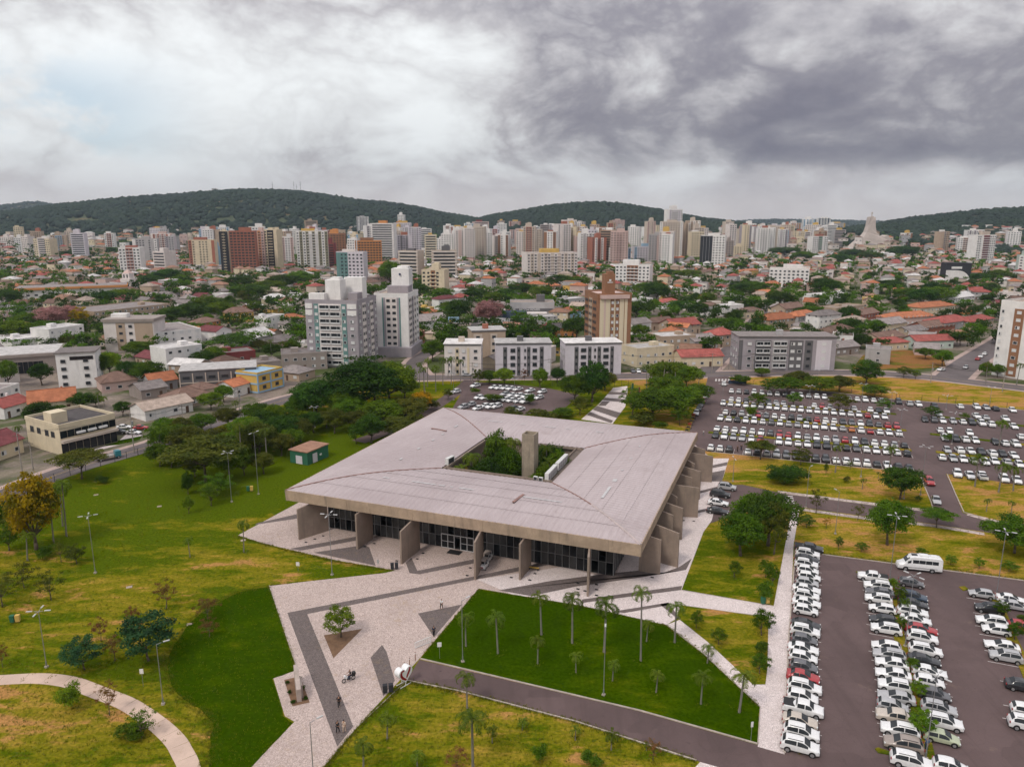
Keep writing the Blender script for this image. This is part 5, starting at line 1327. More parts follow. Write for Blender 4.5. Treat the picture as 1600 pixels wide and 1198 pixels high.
def house(X, Y, w, d, h, yaw, roof, rcol, wc, near, name='house', cat='house', label=None, win=None, z=0.0, group='houses of the town'):
    o = empty(name, (X, Y, z), yaw, None, cat, group); st = max(1, round(h / 3))
    MB().box((0, 0, h / 2 - .2), (w, d, h + .4)).build('wall', wall(wc), o)
    if roof == 'flat':
        mb = MB(); t = .22
        mb.box((0, 0, h + .08), (w - .3, d - .3, .12))
        for s in (-1, 1): mb.box((0, s * (d / 2 - t / 2 + .06), h + .3), (w + .12, t, .6), 0, 1); mb.box((s * (w / 2 - t / 2 + .06), 0, h + .3), (t, d - 2 * t + .12, .6), 0, 1)
        rf = mb.build('roof', [ROOF[rcol], wall(wc)], o)
        if near or rh.random() < .5:
            q = rh.uniform(-.3, .3); MB().box((q * w, rh.uniform(-.1, .25) * d, h + .95), (min(3, w * .3), min(3, d * .3), 1.7)).build('water_tank_house', wall(wc), rf)
    else:
        rise = min(d, w) * rh.uniform(.2, .28)
        roof_mesh(roof, w, d, h, rise).build('roof', [ROOF[rcol], wall(wc)], o)
    n = max(1, int(w / 3.4)); wk = win
    for k in range(st):
        zz = 1.55 + 3 * k
        us = [w * (i + .5) / n for i in range(n)]
        if k == 0 and n > 1:
            dj = rh.randrange(n); u = us.pop(dj); inst('door', DOORM, o, on_face(face_frame('f', w, d), u, 1.05, .03), 0, (1.0, 1, 2.1))
        add_windows(o, face_frame('f', w, d), us, [zz], 1.5, 1.15, wk)
        side = 'r' if X < 0 else 'l'
        nd = max(1, int(d / 4.5)) if near else 1
        add_windows(o, face_frame(side, w, d), [d * (i + .5) / nd for i in range(nd)], [zz], 1.4, 1.1, wk)
    if near and rh.random() < .45 and roof != 'flat':
        MB().box((w * .22, d * .12, h + min(d, w) * .2 + .3), (.6, .6, 1.4)).build('chimney', wall('brick' if rh.random() < .5 else wc), o)
    if label: o['label'] = label
    else:
        pend(o, f'{wc} house with {rcol} {"hipped" if roof == "hip" else roof} roof' if cat == 'house' else f'{wc} {cat} with {rcol} {roof} roof', cat.split()[-1], X, Y)
    return o
def HS(spec):
    for ln in spec.strip().splitlines():
        f = ln.split()
        x0, y0, x1, y1, d, h = map(float, f[:6]); X, Y, w, yaw = place_edge(x0, y0, x1, y1, d)
        wc = f[8].replace('_', ' '); cat = 'house' if h < 6.6 and d < 15 else 'building'
        house(X, Y, w, d, h, yaw, f[6], f[7], wc, True, 'house' if cat == 'house' else 'low_building', cat)
HS('''228 658 302 642 9 3.3 gable beige white
8 655 50 642 9 3.6 gable red white
47 648 120 640 11 3.6 gable orange cream
-25 728 38 706 10 3.8 gable maroon cream
0 640 34 628 9 6 flat grey white
160 614 216 607 10 3.6 hip brown pink
237 612 278 606 9 3.4 gable orange grey
205 596 236 592 9 3.4 hip grey white
222 625 262 618 10 3.4 gable grey taupe
278 640 332 628 10 3.2 hip brown tan
262 581 318 572 13 8.8 flat white white
243 548 316 540 30 8 flat grey white
150 512 268 497 30 8.5 flat grey tan
80 545 134 536 13 8.8 flat white white
20 548 82 540 14 4.6 flat white white
366 621 396 612 8 3.8 gable orange white
312 626 345 619 9 3.6 hip brown cream
441 580 512 576 14 6.4 flat grey taupe
405 584 440 580 11 4 flat grey taupe
355 505 397 502 10 6 hip brown yellow
316 521 346 516 10 5.5 hip brown orange
342 569 400 563 12 4 flat grey maroon
447 516 478 512 9 6.2 hip orange white
419 523 446 517 8 8.8 flat white white
413 476 452 474 11 4 hip white cream
400 541 430 534 14 4.2 gable white grey
430 548 470 541 10 4 hip grey tan
575 451 609 448 14 9 flat beige pink
687 470 738 468 12 6.4 flat white white
686 484 716 481 8 7 hip maroon white
655 517 700 512 12 5 gable grey white
662 500 690 497 9 4 hip orange cream
826 510 871 508 10 4.8 flat white grey
884 498 908 496 8 4.6 hip orange blue
832 528 870 526 9 4 hip maroon taupe
868 528 900 526 9 5 gable dark orange
884 483 914 480 10 6.3 flat white grey
890 462 907 460 7 7 flat brown yellow
911 457 937 455 8 4 gable beige white
848 454 876 452 8 3.6 hip orange tan
995 574 1052 568 12 7.4 flat white cream
1033 549 1086 546 14 6.4 flat white tan
1052 524 1094 520 12 5 gable red tan
1085 548 1121 543 10 4.4 gable grey grey
1122 543 1150 540 10 6 hip red tan
1064 574 1129 572 10 4.4 gable red cream
988 526 1017 522 9 6.6 gable grey white
1018 516 1052 513 9 4.2 gable brown tan
1098 495 1125 492 9 6.4 hip brown white
1134 495 1161 493 9 6.6 flat white white
1165 498 1193 496 9 4.6 hip brown cream
1036 483 1061 480 8 4.6 hip red white
992 480 1020 477 9 4.6 flat white white
1092 437 1115 434 8 7 gable brown cream
1158 431 1185 428 8 4.6 hip orange yellow
1226 499 1256 495 10 6.4 gable brown tan
1276 477 1318 473 12 6.6 flat white white
1305 499 1349 493 12 6.4 flat beige tan
1395 510 1461 505 12 4.6 hip orange pink
1437 497 1491 492 12 6.4 hip orange cream
1475 522 1516 516 12 6 hip red grey
1516 519 1551 512 10 5.6 hip red tan
1430 546 1489 544 9 4 gable red mint
1445 526 1491 520 10 4.6 gable brown brick
1374 544 1412 538 10 4.4 gable brown cream
1372 522 1416 516 10 4.6 gable grey cream
1300 539 1332 531 9 6 hip brown pink
1279 516 1313 512 9 8 hip grey white
1246 512 1276 507 9 6.4 hip orange grey
1201 516 1246 511 12 5.6 hip orange tan
1476 480 1521 474 12 5.6 gable white white
1376 549 1419 546 9 3.8 hip red cream
1325 520 1352 515 9 6 hip beige cream
1345 508 1372 503 9 6 gable brown brick
1305 556 1342 552 9 3.6 gable grey taupe
1420 532 1448 528 9 4.5 gable grey tan''')
# ---- tall buildings
FLOOR = 2.95
def tower_core(o, w, d, h, wc, pent, pc=None, parapet=True):
    MB().box((0, 0, h / 2 - .3), (w, d, h + .6)).build('wall', wall(wc), o)
    mb = MB(); mb.box((0, 0, h + .06), (w - .4, d - .4, .1))
    for s in (-1, 1): mb.box((0, s * (d / 2 - .1), h + .45), (w + .1, .22, .9), 0, 1); mb.box((s * (w / 2 - .1), 0, h + .45), (.22, d - .3, .9), 0, 1)
    rf = mb.build('roof', [ROOF['beige'], wall(wc)], o)
    if pent:
        pw, pd, ph, ox, oy = pent
        MB().box((ox, oy, h + ph / 2), (pw, pd, ph)).build('penthouse', wall(pc or wc), o)
        if ph > 5: MB().box((ox + pw * .1, oy, h + ph + .5), (pw * .6, pd * .6, 1)).build('water_tank', wall(pc or wc), rf)
    return rf
def spec_face(o, fr, floors, z0, panels, hh):
    """panels: (u0, u1 as fractions, colour or None, window kind) down the whole face; every window its own object"""
    W_ = fr[3]
    for u0, u1, c, wk in panels:
        a, b = u0 * W_, u1 * W_
        if c:
            p = on_face(fr, (a + b) / 2, z0 + hh / 2, .06); inst('facade_strip', unit(wall(c)), o, p, fr[2], (b - a, .16, hh))
        if wk is None: continue
        for k in range(floors):
            z = z0 + (k + .52) * hh / floors
            if wk == 'B':
                for q in (.27, .73): inst('balcony', BALCM, o, on_face(fr, a + (b - a) * q, z, .3), fr[2], ((b - a) * .42, 1.3, 1.75))
            elif wk == 'G': inst('window', WIN[3], o, on_face(fr, (a + b) / 2, z, .16), fr[2], ((b - a) * .8, 1, 1.5))
            else:
                n = int(wk[1:] or 1)
                for i in range(n):
                    inst('window', WIN[rh.choice((2, 2, 1, 0)) if wk[0] == 'w' else (3 if wk[0] == 'd' else 0)], o, on_face(fr, a + (b - a) * (i + .5) / n, z, .17), fr[2], (min(1.6, (b - a) / n * .62), 1, 1.2))
def T_edge(x0, y0, x1, y1, d, ty, name, label, cat, wc, pent=None, pc=None):
    X, Y, w, yaw = place_edge(x0, y0, x1, y1, d); a = Vector(G(x0, y0)); h = hz(a.x, a.y, ty)
    o = empty(name, (X, Y, 0), yaw, label, cat); tower_core(o, w, d, h, wc, pent, pc); return o, w, d, h
o, w, d, h = T_edge(482, 572, 562, 575, 22, 471, 'apartment_tower', 'grey and beige apartment tower with teal strips and white rooftop block', 'apartment tower', 'mauve', (6.5, 6, 8.5, -1, -3), 'white')
nf = round(h / 3); spec_face(o, face_frame('f', w, d), nf, .5, h - 1, 0) if False else None
spec_face(o, face_frame('f', w, d), nf, .4, [(.0, .17, None, 'w1'), (.17, .26, 'teal', 'w1'), (.26, .70, 'off-white', 'B'), (.70, .79, 'teal', 'w1'), (.79, 1.0, None, 'w1')], h - 1.2)
spec_face(o, face_frame('r', w, d), nf, .4, [(.02, .2, None, 'w1'), (.24, .42, 'off-white', 'd2'), (.46, .6, None, 'w1'), (.64, .8, 'off-white', 'd2'), (.84, 1, None, 'w1')], h - 1.2)
MB().box((-w * .3, -d * .36, h + 1.6), (w * .3, 3, 3.2)).build('parapet_block', wall('white'), o); MB().box((w * .28, 0, h + 1.5), (4, 6, 3)).build('lift_room', wall('mauve'), o); MB().box((w * .2, 5, h + 4.5), (8, 5, 9)).build('stair_block', wall('white'), o)
for fz in (h * .96, h * .86): inst('white_band', unit(wall('white')), o, on_face(face_frame('f', w, d), w * .9, fz - .6, .1), 0, (w * .17, .2, 2.0)); inst('white_band', unit(wall('white')), o, on_face(face_frame('f', w, d), w * .075, fz - .6, .1), 0, (w * .13, .2, 2.0))
o, w, d, h = T_edge(588, 556, 640, 557, 20, 461, 'apartment_tower', 'slim white apartment tower with recessed window strip behind the wooded corner', 'apartment tower', 'white', (8, 7, 11, 2, 3), 'white')
nf = 8; spec_face(o, face_frame('f', w, d), nf, 4.4, [(.0, .23, None, None), (.23, .27, 'teal', None), (.27, .33, 'mauve', None), (.33, .67, 'off-white', 'd2'), (.67, .73, 'mauve', None), (.73, .77, 'teal', None), (.77, 1, None, None)], h - 5.5)
spec_face(o, face_frame('r', w, d), nf, 4.4, [(.04, .3, 'off-white', 'd2'), (.36, .48, 'mauve', 'd1'), (.54, .72, 'off-white', 'd1'), (.76, .94, 'white', 'd1')], h - 5.5)
MB().box((0, -1.2, 2.2), (w + 3, d + 2.4, 4.3)).build('podium', wall('mauve'), o); MB().box((1.5, .5, h + 1.8), (9.5, 8.5, 3.4)).build('plant_room', wall('mauve'), o)
q = MB().box((2.0, -1.0, h + 8.5), (.9, .1, .9)); q.build('emblem', flat('navy_emblem', (.02, .03, .08)), o)
o, w, d, h = T_edge(931, 562, 984, 560, 18, 462, 'apartment_tower', 'brown and cream apartment tower with brown rooftop block', 'apartment tower', 'brown', (4.6, 4.2, 9, -1.6, -5), 'brown')
spec_face(o, face_frame('f', w, d), 9, .5, [(.08, .20, 'cream', None), (.20, .25, 'pink', None), (.25, .38, 'cream', None), (.39, .5, None, 'w1'), (.49, .53, 'cream', None), (.53, .64, None, 'w1'), (.65, .78, 'cream', None), (.80, .88, 'cream', None)], h - 2.2)
spec_face(o, face_frame('l', w, d), 9, .5, [(.05, .3, None, 'd2'), (.36, .62, 'tan', 'd2'), (.68, .95, None, 'd2')], h - 2.2)
MB().box((0, -1.0, h - .6), (w * .84, d, 1.6)).build('cornice', wall('pink'), o); MB().box((8, -2, 1.8), (16, d + 2, 3.6)).build('podium', wall('taupe'), o)
q = MB().box((-1.6, -7.16, h + 6.3), (.9, .1, .8)); q.box((-1.6, -7.16, h + 5.4), (2.4, .1, .35)); q.build('emblem', WHITEP, o)
o, w, d, h = T_edge(1549, 585, 1640, 600, 18, 472, 'apartment_tower', 'white apartment tower with brown window strips at the frame edge', 'apartment tower', 'white', (14, 9, 8, 6, 0), 'white')
spec_face(o, face_frame('f', w, d), 9, .5, [(.02, .09, None, 'w1'), (.10, .20, None, None), (.25, .42, 'brown', 'w1'), (.46, .62, None, None), (.66, .82, 'brown', 'w1')], h - 2.5)
MB().box((6, 0, h + 3.2), (14.4, 9.4, 3.5)).build('brown_band', wall('brown'), o)
def flats(x0, y0, x1, y1, d, ty, label, wc, panels, nf, roof='white', tank='dark grey'):
    o, w, d, h = T_edge(x0, y0, x1, y1, d, ty, 'apartment_block', label, 'apartment block', wc)
    spec_face(o, face_frame('f', w, d), nf, .3, panels, h - .9)
    spec_face(o, face_frame('r' if x1 < 900 else 'l', w, d), nf, .3, [(.1, .3, None, 'w1'), (.4, .6, None, 'w1'), (.7, .9, None, 'w1')], h - .9)
    MB().box((0, 0, h + .95), (w + .8, d + .8, .22)).build('roof_slab', ROOF[roof], o); inst('eaves_band', unit(wall('dark grey')), o, (0, -d / 2 - .12, h + .6), 0, (w + .3, .3, .5))
    MB().box((-w * .05, -d * .1, h + 2.0), (2.4, 2, 2)).build('water_tank', wall(tank), o); return o
flats(775, 588, 861, 587, 12, 540, 'white three-storey flats with grey strips, middle of the avenue blocks', 'lilac', [(.13, .2, 'dark grey', 'd1'), (.25, .36, None, 'G'), (.38, .44, 'dark grey', 'd1'), (.5, .55, None, 'd1'), (.56, .62, 'dark grey', 'd1'), (.65, .75, None, 'G'), (.79, .86, 'dark grey', 'd1')], 4)
flats(883, 586, 970, 584, 12, 540, 'white three-storey flats with grey strips, nearest the cream shop', 'lilac', [(.16, .23, 'dark grey', 'd1'), (.26, .38, None, 'G'), (.4, .46, 'dark grey', 'd1'), (.5, .55, None, 'd1'), (.57, .63, 'dark grey', 'd1'), (.66, .78, None, 'G'), (.8, .86, 'dark grey', 'd1')], 4)
flats(695, 587, 752, 587, 13, 541, 'pinkish white flats with yellow stair strip beside the palms', 'off-white', [(.05, .25, None, 'w1'), (.3, .4, 'cream', 'd1'), (.45, .6, None, 'w1'), (.62, .68, 'cream', None), (.75, .95, None, 'w1')], 4, 'white', 'beige')
flats(738, 566, 790, 564, 12, 520, 'tan and beige flats with brown eaves behind the avenue blocks', 'tan', [(.05, .3, 'beige', 'd1'), (.36, .5, None, None), (.55, .75, 'beige', 'd1'), (.8, .98, None, None)], 4, 'white', 'brick')
o = flats(1152, 578, 1303, 579, 13, 529, 'long grey and white four-storey flats with dark bands', 'mauve', [(.0, .04, 'dark grey', None), (.06, .16, None, 'w1'), (.17, .33, 'dark grey', 'B'), (.35, .5, 'grey', 'B'), (.52, .66, 'dark grey', 'w2'), (.68, .76, 'dark grey', 'd1'), (.80, .95, 'lilac', 'w1')], 4, 'grey', 'grey')
# tan office, hospital block, grey hall, corner shop
X, Y, w, yaw = place_edge(98, 712, 184, 690, 17); o = empty('office_building', (X, Y, 0), yaw, 'tan two-storey office with dark glass bands at the street bend', 'office')
h = 7.4; MB().box((0, 0, h / 2), (w, 17, h)).build('wall', wall('cream'), o); MB().box((0, 0, h + .1), (w - .5, 16.5, .2)).build('roof', ROOF['dark'], o)
mb = MB()
for s in (-1, 1): mb.box((0, s * 8.4, h + .4), (w + .2, .3, 1.0)); mb.box((s * (w / 2 - .05), 0, h + .4), (.3, 16.5, 1.0))
mb.build('parapet', wall('cream'), o); MB().box((-w * .32, -2, h + 1.6), (4, 4, 3)).build('stair_house', wall('cream'), o)
f_ = face_frame('f', w, 17)
for z, hh in ((1.7, 3.0), (5.5, 1.9)):
    n = 8
    for i in range(n): inst('glass_panel', unit(GLASS), o, on_face(f_, w * (i + .5) / n, z, .04), 0, (w / n - .12, .1, hh))
inst('canopy', unit(wall('beige')), o, on_face(f_, w / 2, 3.7, .5), 0, (w, 1.3, .7))
for u in (.35, .55, .75): inst('awning', unit(WHITEP), o, on_face(f_, w * u, 5.3, .4), 0, (2.2, .6, .5))
add_windows(o, face_frame('l', w, 17), [3, 6.5, 10.5, 13.5], [5.2], 1.8, 1.6, 3)
X, Y, w, yaw = place_edge(166, 550, 244, 549, 14); o = empty('hospital_block', (X, Y, 0), yaw, 'white and tan four-storey block with stair tower and flat roof', 'building')
tower_core(o, w, 14, 14, 'off-white', (7, 4, 3, -6, 0), 'white'); spec_face(o, face_frame('f', w, 14), 4, .4, [(.0, .25, None, None), (.25, .43, 'tan', 'd1'), (.45, .62, None, 'd1'), (.62, .98, 'tan', None)], 13)
MB().box((0, 0, 14.6), (w + 1.2, 15.4, 1.3)).build('parapet', wall('taupe'), o)
X, Y, w, yaw = place_edge(-40, 592, 95, 582, 24); o = empty('glass_hall', (X, Y, 0), yaw, 'low grey hall with pale roof and dark glass front', 'building'); tower_core(o, w, 24, 7, 'taupe', None)
MB().box((0, 0, 7.7), (w + 1.5, 25, 1.1)).build('roof_edge', wall('taupe'), o); MB().box((0, 0, 8.3), (w - 1, 23, .14)).build('roof_sheet', ROOF['white'], o)
for i in range(9): inst('glass_panel', unit(GLASS), o, on_face(face_frame('f', w, 24), w * (.3 + .06 * i), 3, .05), 0, (w * .055, .1, 4.5))
X, Y, w, yaw = place_edge(93, 608, 154, 604, 12); o = empty('apartment_house', (X, Y, 0), yaw, 'plain white four-storey house with grey attic windows', 'building'); a = Vector(G(93, 608)); h = hz(a.x, a.y, 556)
tower_core(o, w, 12, h, 'white', None); spec_face(o, face_frame('f', w, 12), 4, .2, [(.05, .3, None, 'd1'), (.6, .9, None, 'd1')], h - 1); add_windows(o, face_frame('r', w, 12), [2, 6, 10], [3, 6, 9], 1.3, 1.2); inst('attic_glass', unit(GLASS), o, on_face(face_frame('f', w, 12), w * .65, h - 1.2, .05), 0, (w * .6, .1, 1.3)); MB().box((0, 0, h + .9), (w + 1, 13, .3)).build('roof_slab', ROOF['grey'], o)
X, Y, w, yaw = place_edge(404, 615, 443, 604, 10); o = empty('corner_shop', (X, Y, 0), yaw, 'yellow two-storey corner shop with light blue trim', 'shop')
tower_core(o, w, 10, 6.6, 'yellow', None)
for z in (.4, 3.4, 6.6): inst('trim_band', unit(wall('sky blue')), o, (0, 0, z), 0, (w + .5, 10.5, .55))
for u in (.0, .5, 1): inst('trim_post', unit(wall('sky blue')), o, on_face(face_frame('f', w, 10), w * u, 3.3, .1), 0, (.5, .3, 6.4))
add_windows(o, face_frame('f', w, 10), [w * .25, w * .75], [1.9, 5], 1.7, 1.3, 3); add_windows(o, face_frame('r', w, 10), [3, 7], [1.9, 5], 1.7, 1.3, 3)
X, Y, w, yaw = place_edge(283, 614, 402, 606, 14); o = empty('workshop_building', (X, Y, 0), yaw, 'long dark grey two-storey workshop with white roof', 'building'); tower_core(o, w, 14, 6.8, 'dark grey', None)
MB().box((0, 0, 7.8), (w + .6, 14.6, .25)).build('roof_sheet', ROOF['white'], o)
for i in range(7): inst('pilaster', unit(wall('beige')), o, on_face(face_frame('f', w, 14), w * i / 6, 3.4, .08), 0, (.35, .3, 6.8))
inst('floor_band', unit(wall('beige')), o, on_face(face_frame('f', w, 14), w / 2, 3.4, .06), 0, (w, .2, .3)); add_windows(o, face_frame('f', w, 14), [w * (i + .5) / 6 for i in range(6)], [5.2], 2.6, 1.1, 3)
# furniture shop with its sign
X, Y, w, yaw = place_edge(797, 500, 866, 500, 16); o = empty('furniture_shop', (X, Y, 0), yaw, 'grey shop with a long dark sign band and a slate tower', 'shop'); tower_core(o, w, 16, 10, 'grey', None)
inst('sign_band', unit(wall('dark grey')), o, on_face(face_frame('f', w, 16), w * .54, 6.2, .06), 0, (w * .84, .2, 1.7)); MB().box((w * .2, 2, 12), (5, 4, 5)).build('slate_tower', wall('dark grey'), o)
def text(parent, s, size, loc, m_, rot=(math.pi / 2, 0, 0), name='lettering'):
    cu = bpy.data.curves.new(name, 'FONT'); cu.body = s; cu.size = size; cu.align_x = 'CENTER'; cu.align_y = 'CENTER'; cu.extrude = .04; cu.materials.append(m_)
    tmp = bpy.data.objects.new(name, cu); COL.objects.link(tmp); bpy.context.view_layer.update()
    me = bpy.data.meshes.new_from_object(tmp.evaluated_get(bpy.context.evaluated_depsgraph_get())); bpy.data.objects.remove(tmp)
    t_ = bpy.data.objects.new(name, me); t_.location = loc; t_.rotation_euler = rot; link(t_, parent); return t_
text(o, 'BECCHI MOVEIS', 1.75, on_face(face_frame('f', w, 16), w * .44, 6.2, .22), WHITEP)
MB().box((-w * .45, -13, 3), (17, 8, 6)).build('black_annex', wall('navy'), o); MB().box((w * .1, -12.5, 2.6), (12, 7, 5.2)).build('white_annex', wall('off-white'), o)
# modern church: concave concrete sail rising to a cross
X, Y = G(1358, 393); o = empty('church', (X, Y, 0), 0, 'modern concrete church with a concave sail tower and cross', 'church'); hh = hz(X, Y, 338)
k_ = depth(Y) / FPX; prof = [(-30, 0), (-28, 8), (-21, 15), (-14, 21), (-9, 28), (-7, 36), (-5.5, 50), (0, 51), (3.5, 49), (4.5, 36), (7, 27), (11, 23), (18, 22), (23, 24), (28, 14), (32, 5), (34, 0)]
mb = MB(); P_ = [(x * k_, z / 51 * hh) for x, z in prof]; n = len(P_)
vs_ = [(x, -3 - abs(x) * .28, z) for x, z in P_] + [(x, 6 + abs(x) * .28, z) for x, z in P_]
mb.add(vs_, [tuple(range(n)), tuple(range(2 * n - 1, n - 1, -1))] + [((i + 1) % n, i, n + i, n + (i + 1) % n) for i in range(n)]); mb.build('sail', mat('church_concrete', (.5, .43, .39), .85, .12, .05, (.35, .3, .27), .4), o)
mb = MB(); mb.box((-1 * k_, 1, hh + 4), (.9, .9, 8)); mb.box((-1 * k_, 1, hh + 5.5), (4.4, .9, .9)); mb.build('cross', wall('tan'), o); MB().box((30, -4, 4), (150, 30, 8)).build('parish_hall', wall('off-white'), o); MB().box((40, -4, 8.6), (100, 26, .8)).build('hall_roof', wall('sky blue'), o)
inst('window_band', unit(GLASS), o, (30, -19.2, 5.4), 0, (140, .2, 1.6))
# chapel with spire
X, Y = G(203, 457); o = empty('chapel', (X, Y, 0), math.radians(-8), 'white chapel with a pointed pinkish bell tower', 'chapel'); hh = hz(X, Y, 421)
mb = MB(); mb.box((0, 0, hh * .3), (9, 9, hh * .6)); mb.box((0, 0, hh * .72), (6.5, 6.5, hh * .24)); mb.build('tower', wall('off-white'), o)
mb = MB(); mb.add([(-3.3, -3.3, hh * .84), (3.3, -3.3, hh * .84), (3.3, 3.3, hh * .84), (-3.3, 3.3, hh * .84), (0, 0, hh)], ((0, 1, 4), (1, 2, 4), (2, 3, 4), (3, 0, 4))); mb.build('spire', wall('pink'), o)
for x in (-2.4, 0, 2.4): inst('arched_opening', unit(GLASS2), o, (x, -4.6, hh * .25), 0, (1.2, .2, hh * .3))
for x in (-1.4, 1.4): inst('belfry_opening', unit(GLASS2), o, (x, -3.35, hh * .72), 0, (1, .2, hh * .14))
X, Y, w, yaw = place_edge(25, 470, 200, 463, 26); o = empty('school_building', (X, Y, 0), yaw, 'long white school with an orange eaves band before the chapel', 'building'); tower_core(o, w, 26, 8, 'white', None)
inst('eaves_band', unit(wall('orange')), o, (0, -.3, 8.2), 0, (w + 1, 27.6, 1.5)); MB().box((0, 1, 9.1), (w, 25, .2)).build('roof_sheet', ROOF['grey'], o); add_windows(o, face_frame('f', w, 26), [w * (i + .5) / 14 for i in range(14)], [3.6], 2.6, 1.6, 0)
X, Y, w, yaw = place_edge(1478, 441, 1517, 441, 12); o = empty('curved_house', (X, Y, 0), yaw, 'black and white house with a quarter-round white front wall', 'house'); a = Vector(G(1478, 441)); h = hz(a.x, a.y, 411)
MB().box((0, 1, h / 2), (w, 10, h)).build('wall', wall('black'), o); P_ = [(-w / 2, 0), (-w / 2, h * .62)] + [(w * (-.1 + .55 * math.sin(t * math.pi / 16)), h * .62 * math.cos(t * math.pi / 16)) for t in range(0, 9)]; n = len(P_)
MB().add([(x, -6, z) for x, z in P_] + [(x, -4, z) for x, z in P_], [tuple(range(n)), tuple(range(2 * n - 1, n - 1, -1))] + [((i + 1) % n, i, n + i, n + (i + 1) % n) for i in range(n)]).build('front_wall', wall('white'), o); MB().box((-w * .1, -2, h * .75), (w * .4, 6, 2)).build('balcony', wall('white'), o)
# ---- the skyline: (x0 x1 top base wall accent style penthouse colour)
def far_tower(x0, x1, ty, by, wc, ac, style, pc=None, seed=0, label=None, yaw=None, cat='tower'):
    rr = random.Random(seed * 7 + int(x0)); xm = (x0 + x1) / 2; X, Y = G(xm, by); D_ = depth(Y); ext = (x1 - x0) * D_ / FPX
    if yaw is None: yaw = rr.choice((-.38, -.3, .3, .22, -.15, .12))
    rel = yaw + math.atan2(X, Y)                      # as seen along the line of sight
    r = rr.uniform(.7, 1.0) if ext < 26 else .45
    w = ext / (abs(math.cos(rel)) + r * abs(math.sin(rel))); d = w * r; h = hz(X, Y, ty); Yc = Y + d / 2; OCC.append((X, Yc, w * .55))
    o = empty('tower_block', (X, Yc, 0), yaw, None, cat, 'towers of the skyline')
    ph = rr.uniform(2.5, 6); tower_core(o, w, d, h, wc, (w * rr.uniform(.3, .5), d * .45, ph, rr.uniform(-.15, .15) * w, 0), pc)
    nf = max(3, int(h / 3.05)); fh = (h - 1) / nf
    wb = MB(); ab = MB(); sb = MB()
    for k in ('f', 'r' if rel > 0 else 'l') if True else ():
        fr = face_frame(k, w, d); Wf = fr[3]; nc = max(2, int(Wf / 3.4)); cwid = Wf / nc
        main = k == 'f'
        for c in range(nc):
            u = (c + .5) * cwid
            strip = (style == 'edge' and c in (0, nc - 1)) or (style == 'mid' and main and abs(c - (nc - 1) / 2) < max(.6, nc * .16)) or (style == 'alt' and c % 2 == 1) or (style == 'left' and c < nc * .4)
            if strip and ac:
                p = on_face(fr, u, h / 2 + .4, .1); ab.box(p, (cwid * .94, .35, h - .4), fr[2])
            blank = rr.random() < .12 and style != 'grid'
            for f in range(nf):
                z = .8 + (f + .5) * fh
                if style == 'band' and main:
                    if c == 0: wb.box(on_face(fr, Wf / 2, z, .05), (Wf * .84, .25, fh * .42), fr[2])
                    continue
                if style == 'shell':
                    wb.box(on_face(fr, u, z, .04), (cwid * .72, .2, fh * .55), fr[2]); continue
                if blank: continue
                wb.box(on_face(fr, u, z, .18 if strip else .06), (cwid * rr.uniform(.4, .56), .26, fh * .44), fr[2])
        if style in ('balc', 'mid', 'alt') and main:
            for f in range(nf): sb.box(on_face(fr, Wf * .5, .8 + f * fh + .35, .5), (Wf * (.34 if style != 'balc' else .8), 1.1, .75), fr[2])
        if style in ('band', 'shell'):
            for f in range(nf + 1): sb.box(on_face(fr, Wf * .5, .6 + f * fh, .12), (Wf * .98, .4, .35), fr[2])
    if ab.v: ab.build('facade_strip', wall(ac), o)
    if wb.v: q = wb.build('windows', GLASS2 if style != 'shell' else INT, o); q['kind'] = 'stuff'
    if sb.v: q = sb.build('balconies', wall(wc if style != 'band' else (ac or wc)), o); q['kind'] = 'stuff'
    if label: o['label'] = label
    else: pend(o, f'{wc} tower' + (f' with {ac} strips' if ac and ac != wc else '') + (f' and {pc} top' if pc and pc != wc else ''), 'tower', X, Y)
    return o
